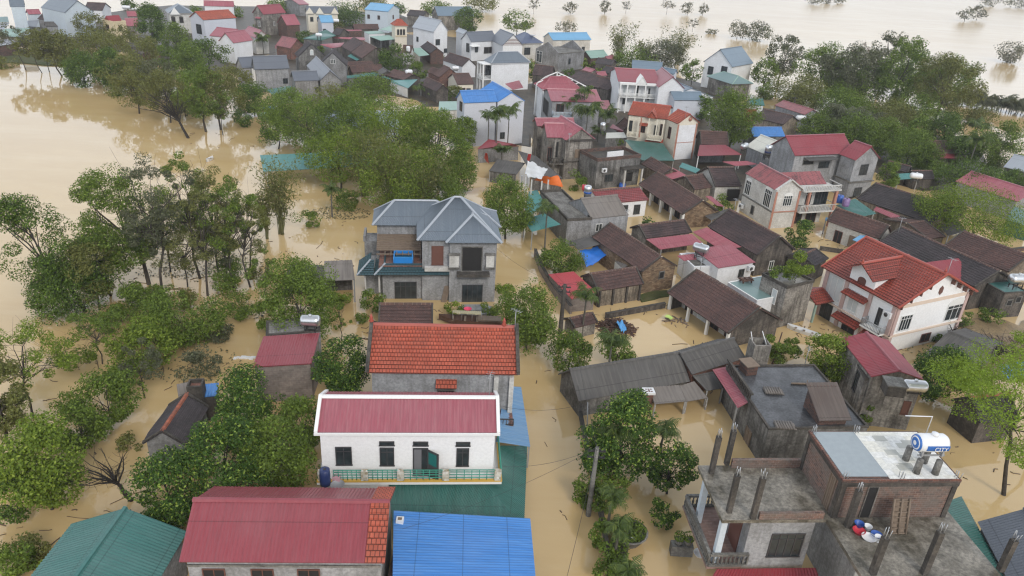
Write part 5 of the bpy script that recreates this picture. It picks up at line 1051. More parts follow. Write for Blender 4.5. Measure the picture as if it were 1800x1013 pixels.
# ---- white house with pink roof and steel tank
h = block("house", "small white rendered house with a pink red roof, grey gable behind it", (1263.1,469.8), (1323.9,460.4), (1240.4,441.3), 2.9, WHITE, CONC, 0); WHS = h
mb = MB(); slope(mb, (-.2, -.2, 2.92), (h.L+.2, -.2, 2.92), (h.L+.2, h.W+.1, 3.3), (-.2, h.W+.1, 3.3), REDP); mb.build("roof", REDP, h.root)
winp(h, 'f', (1297.2,486.7), (1307.9,473.3), 'dark', nm=2)
def aircon(h, face, p, nm="air_conditioner", w=.8):
    s_, z_ = onf(h, face, p); mb = MB(); fbox(mb, h, face, s_-w/2, s_+w/2, z_-.3, z_+.3, .1, .42); o = mb.build(nm, PLWH, h.root); m2 = MB(); c_ = fpt(h, face, s_-.08, z_, .425); n_ = np.append(h.F[face][2], 0); m2.tube([c_, c_+n_*.02], .22, 12); m2.build("fan_grille", DARKF, o); return o
aircon(h, 'f', (1317.3,470.3))
h = block("terrace_wall", "white walled terrace carrying a steel tank beside the small white house", (1219.6,473.3), (1262.8,471.0), (1192.9,449.7), 2.2, WHITE, CONC, .3, .14, lip=WHITE, cat="terrace")
sheet("pink_lean_to", "small pink roof edge left of the steel tank", [((1202.7,458.6), 2.5), ((1224.9,455.6), 2.5), ((1219.6,446.1), 2.8), ((1190.2,449.7), 2.8)], REDP, (0,), cat="shed roof", group="pink red lean-to roofs")
tank("steel water tank on tall dark legs above the white terrace wall", (1229.9,450.2), 2.4, 1.7, .5, -.55, stand=1.0)
sheet("pink_lean_to", "long pink red roof running down to the small white house", [((1268, 440), 2.3), ((1216.9,407.6), 2.3), ((1242.7,399.6), 2.9), ((1303, 434), 2.9)], REDP, (0,), cat="shed roof", group="pink red lean-to roofs")
sheet("pink_lean_to", "pink red lean-to with posts below the brown tiled house", [((1160.9,438.7), 1.9), ((1236.4,427.6), 1.9), ((1216.5,411.1), 2.4), ((1136.0,420.5), 2.4)], REDP, (0, 1), cat="shed roof", group="pink red lean-to roofs")
gable("house", "brown tiled house with light ridge above the pink lean-to", (1134.6,419.5), (1216.5,408.8), (1122.7,396.0), 2.4, TDK, OLD, .55, ov=.2)
h = gable("house", "large dark tiled house with a sooty gable beside the plant-topped ruin", (1243.6, 397.9), (1331.5, 449.5), (1280.5, 366.6), 2.8, TDK, SOOT, .55, ov=.2, D=None)
winp(h, 'r', (1350.0,474.0), (1360.1,458.9), 'white', nm=2)
# ---- concrete block with plants
h = block("plant_ruin", "stained concrete block with plants growing on its roof", (1339.3,484.6), (1382.9,508.1), (1431.5,497.3), 4.5, OLD, FLATD, .3, .14, cat="building", d=None); PR = h
winp(h, 'f', (1354.4,530.9), (1366.8,511.7), 'curt', nm=1)
h = block("terrace_house", "low grey terrace with a pale teal floor beside the plant-topped ruin", (1279.5,497.3), (1330.9,529.2), (1338.3,483.9), 2.9, WHITE, tin("teal_terrace_floor", (.16, .25, .24), fade=.3), .08, .1, lip=WTRIM, cat="terrace")
a = U((1310.7,495.6), 2.95); mb = MB(); mb.box(-.7, .7, -.45, .45, .25, .33)
for x in (-.55, 0, .55): mb.box(x-.12, x+.12, -.3, .3, .331, .45)
for x, y in ((-.5, -.3), (.5, -.3), (.5, .3), (-.5, .3)): mb.box(x-.06, x+.06, y-.06, y+.06, 0, .249)
r_ = tag(mb.build("table_frame", RUSTD), "rusty iron table frame on the pale teal terrace", "table frame"); r_.location = tuple(a); r_.rotation_euler[2] = .3
# ---- white villa with red glazed roof
h = gable("house", "large white villa with a red glazed tile roof and pink pilasters", (1443.8,468.7), (1581.5,542.2), (1668.9,483.4), 5.4, TRED, PURE, .6, over_b=True, D=(1724.6,516.1), ov=.45, og=.5); VH = h
Lf, Lr = h.F['f'][3], h.F['r'][3]; zc = onf(h, 'r', (1627.5,576.5))[1]; STATS.append(("VILLA course", zc, Lf, Lr, h.hr))
sf = [onf(h, 'f', p)[0] for p in ((1491.2,494.8), (1532.7,518.5))]
for s_ in (.18, sf[0], sf[1], Lf-.2): pil(h, 'f', s_, -.6, 5.3, .42, MAUVE, .16)
for s_ in (.2, Lr-.22): pil(h, 'r', s_, -.6, 5.3, .42, MAUVE, .12)
band(h, 'f', zc-.07, .16, .22, PALETRIM, .22); band(h, 'r', zc-.07, .16, .2, PALETRIM, .2); band(h, 'r', 4.95, .38, .05, PALETRIM, 0, "gable_band", .45, Lr-.45)
winp(h, 'r', (1577.2,582.0), (1604.2,552.8), 'white', nm=4); winp(h, 'r', (1658.3,564.0), (1696.2,532.7), 'white', nm=3, arch=1); winp(h, 'r', (1616.1,601.4), (1635.7,584.8), 'brown', nm=2); winp(h, 'r', (1565.9,627.5), (1584.3,614.4), 'brown', nm=2)
s_, z_ = onf(h, 'r', (1654.0,510.4)); mb = MB(); mb.prism([fpt(h, 'r', s_+math.cos(q)*.32*(1 if i % 2 else .85), z_+math.sin(q)*.5*(1 if i % 2 else .85), .005) for i, q in enumerate(np.linspace(0, 2*math.pi, 12, endpoint=False))], (.05, 0, 0)); mb.build("medallion", BRNF, h.root)
mb = MB(); w = h.W/2
for f_ in (.3, .5, .7, .9):
    for sd in (-1, 1):
        y = w+sd*w*f_; z = 5.4+h.hr*(1-f_); mb.prism([(h.L-.49, y-.07, z-.2), (h.L-.49, y+.07, z-.2), (h.L-.49, y+.07, z-.62), (h.L-.49, y-.07, z-.62)], (.4, 0, 0))
mb.each("eave_bracket", BRNF, h.root)
mb = MB()
for x in (-.03, h.L-.12):
    mb.prism([(x, -.08, 5.36), (x, w, 5.4+h.hr-.02), (x, w, 5.4+h.hr+.14), (x, -.08, 5.5)], (.15, 0, 0)); mb.prism([(x, h.W+.08, 5.36), (x, w, 5.4+h.hr-.02), (x, w, 5.4+h.hr+.14), (x, h.W+.08, 5.5)], (.15, 0, 0))
mb.each("verge", RIDR, h.roof)
# loggia, curtain window, balcony door, dormer
winp(h, 'f', (1446.2,516.1), (1483.4,493.6), 'curt', nm=3, name="loggia"); winp(h, 'f', (1488.1,542.2), (1513.7,517.3), 'curt', nm=2)
s0, z0 = onf(h, 'f', (1488.8,511.4)); s1, z1 = onf(h, 'f', (1526.8,525.6)); canopy(h, 'f', (sf[0]+sf[1])/2, z0+.35, sf[1]-sf[0]-.1, .8, .4, TRED)
winp(h, 'f', (1536.9,570.6), (1551.6,544.5), 'door', nm=2); s_, z_ = onf(h, 'f', (1563.5,551.6)); aircon(h, 'f', (1563.5,552.8))
balcony(h, 'f', sf[1]+.3, Lf-.4, zc+.1, .95, GALV, WTRIM, .75)
canopy(h, 'f', (sf[0]+sf[1])/2-.1, zc-.25, sf[1]-sf[0]+.2, 1.0, .5, TRED); canopy(h, 'f', (sf[1]+Lf)/2+.1, zc-.45, Lf-sf[1]-.6, 1.1, .6, TRED)
for s_ in ((sf[0]+sf[1])/2, (sf[1]+Lf)/2): win(h, 'f', s_, -.2, 1.5, 1.7, 'brown')
zap = hz(h, (h.x0*2+sf[0]+sf[1])/2, -.45, 462.8); zea = hz(h, h.x0+sf[1]+.4, -.45, 496.7); STATS.append(('dormer', zap, zea)); dz_ = max(6.2, min(7.6, zea+.55)); dx0, dx1 = h.x0+sf[0]-.15, h.x0+sf[1]+.25; dm = (dx0+dx1)/2; dh = max(.9, min(1.9, zap-dz_+.45))
mb = MB(); mb.prism([(dx0+.2, h.y0-.05, 5.2), (dx1-.2, h.y0-.05, 5.2), (dx1-.2, h.y0-.05, dz_-.5), (dm, h.y0-.05, dz_+dh-.65), (dx0+.2, h.y0-.05, dz_-.5)], (0, 2.2, 0)); dd = mb.build("dormer", PURE, h.root)
yb_ = (dz_+dh-5.4)/h.hr*w+.1; ye_ = (dz_-.35-5.4)/h.hr*w+.2; rm3 = MB()
slope(rm3, (dx0-.15, ye_, dz_-.55), (dx0-.15, -.45, dz_-.55), (dm, -.45, dz_+dh-.45), (dm, yb_, dz_+dh-.45), TRED); slope(rm3, (dx1+.15, -.45, dz_-.55), (dx1+.15, ye_, dz_-.55), (dm, yb_, dz_+dh-.45), (dm, -.45, dz_+dh-.45), TRED); rm3.build("dormer_roof", TRED, dd)
rc3 = MB(); cap(rc3, (dm, -.5, dz_+dh-.42), (dm, yb_, dz_+dh-.42)); rc3.lathe([(.1, 0), (.14, .12), (.07, .25), (.01, .6)], (dm, -.3, dz_+dh-.4), 6); rc3.lathe([(.1, 0), (.14, .12), (.07, .25), (.01, .7)], (h.L-.4, w, 5.4+h.hr+.1), 6); rc3.build("ridge_cap", RIDR, dd)
h.F['d'] = ((dx0, h.y0-.05), (1, 0), (0, -1), dx1-dx0); win(h, 'd', (dx1-dx0)/2, 5.25, .8, .75, 'shut', arch=1)
# entrance porch
s_, _ = onf(h, 'f', (1435.5,551.6)); px = h.x0+s_; pz_ = 2.35; mb = MB(); pw = 1.35
for a in (-1, 1): mb.box(px+a*pw-.1, px+a*pw+.1, -1.75, -1.55, -.6, pz_)
mb.each("porch_column", TGREEN, h.root); rm4 = MB(); slope(rm4, (px-pw-.4, .4, pz_), (px-pw-.4, -2.1, pz_), (px, -2.1, pz_+.85), (px, .4, pz_+.85), TRED); slope(rm4, (px+pw+.4, -2.1, pz_), (px+pw+.4, .4, pz_), (px, .4, pz_+.85), (px, -2.1, pz_+.85), TRED); rm4.build("porch_roof", TRED, h.root)
mb = MB(); mb.prism([(px-pw-.1, -1.9, pz_-.08), (px+pw+.1, -1.9, pz_-.08), (px, -1.9, pz_+.62)], (0, .1, 0)); mb.build("porch_gable", CREAM2, h.root); win(h, 'f', s_, -.2, 1.8, 2.0, 'door', nm=4)
gable("shed", "grey ribbed fibre shed tucked against the white villa's gable wall", (1622.7,624.0), (1693.3,654.7), (1670.0,585.3), 1.9, FIB, CEMD, .35, ov=.2, group=ROOF_GROUP, cat="shed")
cloth("tarpaulin", "blue tarpaulin at the right edge behind feathery branches", [((1768.0,665.3), 1.8), ((1813.3,662.7), 1.8), ((1806.7,630.7), 2.2), ((1755.3,642.0), 2.1)], TARP, .2, seed=3)
h = gable("house", "dark tiled roof with an orange ridge under the feathery tree at right", (1722, 744), (1792, 737), (1725, 690), 2.2, TBLK, SOOT, .5, ov=.2, ridge=RIDR) 

LINE = ("pale blue shirt", (.35, .5, .7)), ("white towel", (.75, .75, .74)), ("teal cloth", (.05, .35, .4))
for i_, (nm_, c_) in enumerate(LINE):
    a = wld(UH, xm+1.1+i_*.75, ye+.5+.1*i_, ZS-1.5); mb = MB(); vs_ = [(x*.3-.3, .05*math.sin(x*2+z), -z*.28) for z in range(4) for x in range(3)]; mb.add(vs_, [(z*3+x, z*3+x+1, z*3+x+4, z*3+x+3) for z in range(3) for x in range(2)], smooth=True)
    o_ = tag(mb.build("laundry", plain(nm_.replace(" ", "_"), c_, .85)), nm_ + " hanging to dry under the terrace slab", "laundry", "laundry under the terrace"); o_.location = tuple(a)
# ================================================================== MIDDLE OF THE VILLAGE
PL = "pink red lean-to roofs"
# arched-window house
h = gable("house", "cream two-storey house with arched white windows and a rust-streaked red roof", (1309.6,304.4), (1364.9,335.3), (1396.5,316.9), 5.6, REDR, OFFW, .5, over_b=True, D=(1411.7,332.7), ov=.15, og=.2); AH = h
L, W, w = h.L, h.W, h.W/2
mb = MB(); wx1 = loc(h, (1449.8,312.9), 5.6); wx0 = loc(h, (1400.5,317.9), 5.6); 
faces(h, h.og, L-h.og, .15, W-.15)
winp(h, 'f', (1308.6,339.0), (1321.5,321.2), 'white', nm=3, arch=1); winp(h, 'f', (1340.8,359.3), (1358.0,337.6), 'white', nm=4, arch=1); winp(h, 'r', (1374.8,361.9), (1393.0,344.5), 'white', nm=4, arch=1)
z1 = onf(h, 'r', (1378.7,372.6))[1]; z1 = max(2.2, min(3.2, z1)); band(h, 'f', z1, .2, .12, CONC, .05); band(h, 'r', z1, .12, .15, PINKW, .05)
for s_ in (.15, h.F['r'][3]-.15): pil(h, 'r', s_, -.5, 5.3, .3, PINKW, .08)
winp(h, 'f', (1319.5,374.2), (1325.8,364.3), 'hole', nm=1); aircon(h, 'f', (1305.7,362.3))
mb = MB(); mb.prism([(L-.3, 0, 5.5), (L+.12, 0, 5.5), (L+.12, w, 5.5+h.hr), (L-.3, w, 5.5+h.hr)], (0, 0, .2)); mb.prism([(L-.3, W, 5.5), (L+.12, W, 5.5), (L+.12, w, 5.5+h.hr), (L-.3, w, 5.5+h.hr)], (0, 0, .2)); mb.each("verge", OFFW, h.roof)
# side wing set at right angles, its balcony and its roof slab
sy = W-.15; SL = 5.2; mb = MB(); mb.box(L-5.6, L-1.6, sy+.003, sy+SL, z1+.3, 5.3); mb.box(L-5.6, L-1.4, sy+.003, sy+SL, -.6, z1-.1); mb.build("wing_wall", OFFW, h.root)
mb = MB(); mb.box(L-2.6, L+.5, sy+.004, sy+SL+.9, 5.3, 5.5); mb.box(L-2.6, L+.5, sy+.004, sy+SL+.6, z1-.1, z1+.1); mb.each("balcony_slab", OFFW, h.root)
rm5 = MB(); ys, ye_ = w+.2, sy+SL+.2; zr_ = 5.55; rr = 1.25
slope(rm5, (L-1.9, ys, zr_), (L-1.9, ye_, zr_), (L-3.9, ye_, zr_+rr), (L-3.9, ys, zr_+rr), REDR); slope(rm5, (L-5.9, ye_, zr_), (L-5.9, ys, zr_), (L-3.9, ys, zr_+rr), (L-3.9, ye_, zr_+rr), REDR); rm5.build("wing_roof", REDR, h.root)
rl = MB()
for zz, hh, y0 in ((5.5, .55, sy+.3), (z1+.1, .8, sy+.1)):
    n_ = 22
    for i in range(n_+1): y = y0+(SL+.4)*i/n_; rl.box(L+.36, L+.44, y-.04, y+.04, zz+.001, zz+hh)
    rl.box(L+.33, L+.47, y0-.05, y0+SL+.5, zz+hh+.001, zz+hh+.1); rl.box(L-2.2, L+.329, y0+SL+.42, y0+SL+.5, zz+hh+.002, zz+hh+.099)
rl.build("balustrade", OFFW, h.root); mb = MB(); mb.box(L+.1, L+.45, sy+SL+.1, sy+SL+.5, -.6, 5.29); mb.box(L+.05, L+.4, sy+1.0, sy+1.3, z1+.102, 5.29); mb.each("column", PINKW, h.root)
h.F['w'] = ((L-1.6, sy), (0, 1), (1, 0), SL)
for s_, st in ((1.0, 'dark'), (2.6, 'white'), (4.2, 'dark')): win(h, 'w', s_, z1+.35, 1.0, 1.9, st, nm=2)
h.F['v'] = ((L-1.4, sy), (0, 1), (1, 0), SL)
for s_ in (1.2, 3.6): win(h, 'v', s_, -.2, 1.6, 2.0, 'brown')
# grey two-storey with crimson L roof
h = gable("house", "grey rendered two-storey house with a crimson L-shaped metal roof", (1397.9,273.8), (1502.2,269.5), (1381.7,239.3), 6.2, RED, CEML, .5, ov=.3); GR = h
winp(h, 'f', (1411.3,289.2), (1430.1,281.7), 'hole', nm=1); canopy(h, 'f', .4*h.L, 5.75, h.L*.5, 1.4, .12, FIB, "flat_canopy"); winp(h, 'f', (1438.0,295.2), (1457.7,284.3), 'dark', nm=3)
h = gable("house_wing", "crimson gabled wing of grey concrete with barred windows facing right", (1474.5,270.7), (1503.7,281.9), (1533.0,257.6), 6.2, RED, CEML, .5, over_b=True, D=(1548.0,278.6), ov=.25)
winp(h, 'r', (1509.5,307.6), (1526.8,289.2), 'dark', nm=3); winp(h, 'r', (1498.2,347.9), (1515.0,329.7), 'dark', nm=3); band(h, 'r', onf(h, 'r', (1513.0,318.9))[1]-.1, .2, .25, CONC, .2); band(h, 'f', onf(h, 'r', (1497.2,318.9))[1]-.1, .2, .25, CONC, .05)
# salmon tiled house
h = gable("house", "pale cream house with orange tiled L-shaped roof and salmon corner pilasters", (1169.7,208.6), (1191.4,217.9), (1215.3,201.2), 6.6, TORG, CREAM2, .5, over_b=True, D=(1234.8,217.5), ov=.2, og=.3); SH = h
bpy.data.objects[h.walls.name].data.materials.clear(); h.walls.data.materials.append(CREAM2)
for s_ in (.2, h.F['r'][3]-.2): pil(h, 'r', s_, -.5, 6.4, .3, PINKW, .07)
mb = MB(); fbox(mb, h, 'r', .4, h.F['r'][3]-.4, -.5, 6.2, .004, .03); mb.build("wall_panel", WHITE, h.root); band(h, 'r', 3.1, .1, .07, PINKW); s_, z_ = onf(h, 'r', (1213.5,209.6)); mb = MB(); mb.tube([fpt(h, 'r', s_, z_, .005), fpt(h, 'r', s_, z_, .06)], .4, 10); mb.build("medallion", PINKW, h.root)
winp(h, 'f', (1173.6,242.2), (1180.5,224.8), 'brown', nm=2)
h2 = gable("house_wing", "front wing of the salmon house, orange hipped tile roof over arched balconies", (1103.5,201.4), (1172.9,209.9), (1116.5,180.3), 6.6, TORG, CREAM2, .5, ov=.3, og=.3)
for bl, tr, st in (((1104.5,230.7), (1112.1,212.9), 'dark'), ((1125.8,232.0), (1134.9,218.3), 'brown'), ((1149.0,237.9), (1155.6,221.6), 'hole'), ((1158.8,238.9), (1167.5,219.4), 'brown')): winp(h2, 'f', bl, tr, st, nm=2, arch=1 if st == 'hole' else 0)
Lw = h2.F['f'][3]; zb = onf(h2, 'f', (1148.0,242.2))[1]; balcony(h2, 'f', .1, Lw*.32, zb, 1.1, CREAM2, CREAM2, .8, .22, .05); balcony(h2, 'f', Lw*.55, Lw-.1, zb, 1.5, CREAM2, CREAM2, .8, .22, .05)
for q in (.02, .3, .36, .58, .8, .98): mb = MB(); p = fpt(h2, 'f', q*Lw, 0, 1.0); mb.box(p[0]-.1, p[0]+.1, p[1]-.1, p[1]+.1, zb, 6.5); mb.build("balcony_column", CREAM2 if q not in (.36,) else PINKW, h2.root)
canopy(h2, 'f', .78*Lw, zb-.1, Lw*.5, 2.2, .9, TORG); canopy(h2, 'f', .43*Lw, 5.4, 1.4, .7, .4, TORG)
mb = MB(); dm = h2.x0+.62*Lw; mb.prism([(dm-.8, -.35, 6.5), (dm+.8, -.35, 6.5), (dm, -.35, 7.6)], (0, .1, 0)); slope(mb, (dm-1, 1.8, 6.5), (dm-1, -.5, 6.5), (dm, -.5, 7.75), (dm, 2.4, 7.75), TORG); slope(mb, (dm+1, -.5, 6.5), (dm+1, 1.8, 6.5), (dm, 2.4, 7.75), (dm, -.5, 7.75), TORG); mb.build("dormer", TORG, h2.root)
sheet("green_canopy", "flat dark green metal canopy in front of the salmon house", [((1128.4,281.9), 2.0), ((1186.6,282.8), 2.0), ((1165.3,252.0), 2.6), ((1098.0,245.9), 2.6)], TEALD, (1,), cat="canopy")
# stained house
h = gable("house", "old mildewed two-storey house with pink red roof and a collapsed arched balcony", (961.3,241.6), (996.4,242.2), (956.9,216.6), 6.4, REDP, OLD, .5, ov=.25, og=.35); DH = h
winp(h, 'f', (949.3,282.4), (958.0,259.6), 'brown', nm=2) ; winp(h, 'f', (971.7,276.9), (981.9,249.8), 'hole', nm=1, arch=1); zb = onf(h, 'f', (969.9,283.5))[1]; balcony(h, 'f', .2, h.F['f'][3]-.1, zb, 1.3, CONCD, OLD, .8, .25, .05)
mb = MB(); p = fpt(h, 'f', .35*h.F['f'][3], 0, 1.1); mb.box(p[0]-.14, p[0]+.14, p[1]-.14, p[1]+.14, -.5, 6.2); mb.build("arch_column", OLD, h.root)
h = gable("house_wing", "mildewed right wing with a hipped pink red roof and a boarded window", (959.1,223.3), (994.5,246.8), (1024.2,225.5), 6.4, REDP, OLD, .5, over_b=True, D=(1047.0,244.6), ov=.2); winp(h, 'r', (1010.1,276.9), (1019.9,262.8), 'wood', nm=1); band(h, 'r', onf(h, 'r', (1017.7,284.5))[1], .18, .12, CONCD, .05); band(h, 'r', 6.15, .25, .3, CONCD, .2, "gable_ledge")
gable("house_wing", "second pink red roof ridge behind the mildewed house", (943.9,221.6), (1012.3,221.6), (941.7,207.9), 6.0, REDP, OLD, .5, ov=.3)
# grey ruin with a brick parapet next to it
h = block("house", "grey concrete house with broken brick parapet and white patched wall", (1050.3,284.5), (1126.3,276.9), (1043.8,271.5), 4.4, CEMD, CONCD, .5, .15, d=5.0, lip=BRKD); winp(h, 'f', (1062.2,319.7), (1077.4,306.3), 'dark', nm=3); winp(h, 'f', (1099.1,319.3), (1112.1,303.0), 'hole', nm=1); aircon(h, 'f', (1060.7,298.7)); canopy(h, 'f', h.L*.78, 3.2, h.L*.5, 1.5, .05, CONCD, "flat_canopy")
mb = MB(); fbox(mb, h, 'f', h.L*.25, h.L*.62, 4.42, 5.6, -.6, -.45); mb.build("patched_wall", WHITE, h.root)
for q in (.55, .95): mb = MB(); p = fpt(h, 'f', q*h.L, 0, 1.3); mb.box(p[0]-.12, p[0]+.12, p[1]-.12, p[1]+.12, -.5, 3.1); mb.build("column", OFFW, h.root)
barrel("round blue tub in front of the grey concrete house porch", U((1093.4,329.2), .2), .5, .6, PLBL, "tub", "plastic_tub")
# flat roof building by the street with turquoise awning
h = block("house", "flat grey concrete house with a wet roof terrace above the turquoise awning", (997.6,389.2), (1040.0,386.9), (960.4,337.9), 3.4, CEM, CONC, .35, .14, d=None); 
h = gable("roof_room", "grey fibre roofed concrete room at the end of the wet roof terrace", (1040.0,384.6), (1105.4,377.6), (1022.0,348.1), 3.6, FIBL, CEML, .32, ov=.05, og=.05, cat="house", group=VIL); winp(h, 'f', (1046.9,406.4), (1058.0,393.6), 'white', nm=2)
sheet("turquoise_awning", "turquoise metal awning hanging over the flooded street", [((934.8,407.2), 2.5), ((919.9,385.3), 2.5), ((956.6,375.1), 3.2), ((985.3,394.3), 3.2)], TURQ, (0, 1), cat="awning")
sheet("turquoise_awning", "narrow upper end of turquoise metal awning beside the roof posts", [((920.6,384.3), 2.45), ((929.6,336.6), 2.6), ((944.3,334.0), 3.3), ((958.6,359.7), 3.2)], TURQ, (0,), cat="awning")
tank("upright steel water tank with a blue band on the terrace parapet", (1032.3,344.3), 3.7, 1.3, .5, 0, upright=True, stand=.5, stripe=PLBL)
barrel("red jerrycan beside the upright steel tank", U((1026.4,334.0), 4.2), .3, .7, PLRD, "jerrycan", "jerrycan")
mb = MB()
for p, t_ in (((923.2,327.6), (922.7,308.3)), ((933.5,334.0), (934.0,316.0)), ((951.4,335.3), (952.0,318.6)), ((962.5,335.3), (963.2,316.0)), ((916.8,318.6), (916.8,308.3))):
    a = U(p, 3.4); zt_ = ZAT(a, t_[1]); r_ = tag(MB().box(a[0]-.1, a[0]+.1, a[1]-.1, a[1]+.1, 0, zt_).build("concrete_post", OFFW), "bare white concrete post on the terrace beside the orange tarpaulin", "post", "bare terrace posts")
cloth("tarpaulin", "orange tarpaulin draped over the terrace posts", [((989.9,328.4), 3.6), ((938.6,316.0), 4.2), ((954.0,309.6), 5.2), ((982.2,308.3), 5.0)], plain("orange_tarp", (.75, .16, .02), .6, var=.15), .2, seed=5)
cloth("tarpaulin", "white sheet flapping on a pole beside the orange tarpaulin", [((922.7,307.1), 5.0), ((951.4,314.8), 5.2), ((963.0,296.8), 6.6), ((928.3,280.6), 7.0)], plain("white_sheet", (.72, .74, .76), .7, var=.08), .3, "cloth sheet", seed=6, wr=.1)
cloth("flag", "small red flag at the top of the white sheet", [((926.3,281.4), 7.2), ((931.4,282.2), 7.2), ((934.0,271.1), 8.4), ((928.3,270.3), 8.4)], plain("red_cloth", (.65, .03, .03), .7), .1, "flag", 5, .04)
tp = pole("thin flag pole holding the white sheet", (927.6,323.7), (928.3,269.8), .05, 3.4, GALV, 0, "flag_pole", "flag pole", None)
sheet("dark_shed", "grey flat shed roof in front of the tall areca palms", [((859.0,300.6), 1.8), ((907.8,307.1), 1.8), ((923.2,286.5), 2.3), ((874.4,280.1), 2.3)], FIB, (0,), walls=((0, 3), CEMD), cat="shed roof", group=ROOF_GROUP)
sheet("dark_shed", "dark sloping roof behind the white sheet below the mildewed house", [((936.0,308.3), 2.4), ((989.9,313.5), 2.4), ((943.7,275.0), 3.2), ((910.4,264.7), 3.2)], FIB, (), walls=((0,), CEMD), cat="shed roof", group=ROOF_GROUP)
cloth("flag", "red and yellow flag hanging beside the areca palms", [((851.3,278.8), 3), ((859.5,287.8), 3), ((856.5,269.8), 4.6), ((852.6,268.6), 4.6)], plain("flag_red", (.6, .05, .03), .7), .1, "flag", 5, .05)
# brown tiled houses right of the street
gable("house", "faded pink red roof over a small white room beside the wet terrace", (1056.2,358.8), (1140.5,351.3), (1040.0,336.7), 2.4, tile("faded_red_tile", (.38, .085, .085), (.30, .07, .075), (.1, .03, .03), .3, .33, .3, (.09, .05, .055), .5, .4), WHITE, .4, ov=.15, wins=(('f', .8, .4, .9, 1.3, 'dark'), ('f', .52, -.3, .9, 2.1, 'door')))
h = gable_porch("house", "large brown tiled house with white porch columns behind the small white room", (1122.1,324.2), (1199.4,377.6), (1155.2,301.7), 2.1, TBR, BRKP, .55, 1.8, 4, OFFW)
for q in (.2, .45, .7): win(h, 'p', q, -.2, 1.3, 1.9, 'brown')
gable("house", "small brown tiled roof above the grey porch, behind the large brown roof", (1126.8,287.5), (1163.5,309.2), (1143.5,276.2), 2.2, TBR, MUDW, .55, ov=.2)
sheet("pink_lean_to", "pink red roof wedge between two brown tiled roofs", [((1186.9,318.4), 2.2), ((1165.2,305.9), 2.2), ((1181.9,294.5), 2.8), ((1210.2,310.0), 2.8)], REDP, (), cat="shed roof", group=PL)
gable("small_house", "short brown tiled cottage with light ridge and sooty gable", (1220.2,334.2), (1252.8,329.2), (1206.9,310.9), 2.2, TBR, MUDW, .55, ov=.15, D=(1189.4,315.9), cat="hut", group="small huts")
gable("house", "broad dark tiled house with a black doorway left of the arched-window house", (1256.9,328.4), (1303.7,327.6), (1244.4,294.2), 2.4, TDK, OFFW, .5, ov=.25, wins=(('f', .8, -.2, 2.0, 2.0, 'hole'),))
sheet("teal_shelter", "small teal metal shelter on white posts", [((1224.4,305.0), 2.4), ((1193.5,293.4), 2.4), ((1199.4,285.9), 2.8), ((1230.6,297.5), 2.8)], TURQ, (0, 1), cat="shelter")
sheet("pink_lean_to", "short pink red roof strip behind the patterned brick gable", [((1273.6,363.4), 1.8), ((1260.3,361.8), 1.8), ((1240.3,345.1), 2.3), ((1250.3,344.6), 2.3)], REDP, (0,), cat="shed roof", group=PL)
sheet("fibre_roof", "grey sheet roof above a blue tarp behind the brown roofs", [((1250.3,387.6), 1.7), ((1238.6,379.3), 1.7), ((1283.6,365.9), 2.2), ((1287.0,369.3), 2.2)], FIB, (0,), cat="shed roof", group=ROOF_GROUP)
# behind: crimson carport row right of salmon house
sheet("carport", "crimson metal carport roof with a white fascia right of the salmon house", [((1225.8,274.3), 2.6), ((1304.8,272.1), 2.6), ((1275.1,254.8), 3.2), ((1230.0,254.8), 3.2)], RED, (0, 1), WTRIM, cat="carport", walls=((2, 3), CEML))
sheet("pink_lean_to", "low pink red roof in front of the crimson carport", [((1293.4,291.8), 2.0), ((1332.6,288.8), 2.0), ((1313.4,283.0), 2.3), ((1270.1,284.3), 2.3)], REDP, (0,), cat="shed roof", group=PL)
gable("house", "brown tiled roof under the big round tree beside the salmon house", (1231.7,253.5), (1281.7,256.0), (1232.5,230.1), 3.0, TBR, SOOT, .5, ov=.2)
gable("house", "cream and red roof with steel tanks in front, beside the crimson L roof", (1310.9,256.8), (1341.8,270.1), (1336.8,236.4), 3.2, CREAMT, CEML, .5, ov=.2, over_b=False)
tank("horizontal ribbed steel tank on a black stand beside the crimson carport", (1307.6,265.1), 2.6, 1.6, .5, .9, stand=.8)
tank("upright blue-banded steel tank beside the grey rendered house", (1348.5,274.3), 2.4, 1.7, .55, 0, upright=True, stand=.6, stripe=PLNV)
gable("house", "bright blue metal roof behind the crimson L roof", (1324.8,240.1), (1381.0,240.1), (1328.5,219.6), 2.4, BLUE, CEMD, .35, ov=.2, wins=(('f', .75, .6, 1.4, 1.0, 'dark'),))
gable("house", "weathered brown tiled house above the bright blue roof", (1326.0,206.7), (1377.7,219.2), (1342.6,192.2), 3.0, TDK, MUDW, .5, ov=.2)
gable("house", "long low house with a rusty red sheet roof and white tank beside it", (1361.5,185.0), (1414.4,201.7), (1376.0,176.2), 3.2, REDR, CEML, .4, ov=.2, auto=1)
h = gable("house", "teal roof edge over a white wall with red paint beside the round tree", (1320.1,185.0), (1344.3,185.9), (1320.1,173.4), 3.4, TEAL, WHITE, .4, ov=.2); MB().box(-1.2, h.L*.35, -1.0, .1, -.5, 2.6).build("red_wall", plain("red_paint", (.3, .04, .035), .6), h.root)
tank("long white water tank beside the weathered brown roof", (1406.9,210.9), 2.2, 1.8, .5, .1, PLWH, stand=.4)
tp = pole("leaning black utility pole with an insulator cluster beside the rusty roof", (1390.2,211.7), (1398.5,170.9), .14, 0, CONCD, 1)
gable("house", "black tiled roof beside the crimson gabled wing", (1555.1,293.4), (1594.3,303.5), (1545.9,272.9), 2.4, TBLK, SOOT, .5, ov=.2)
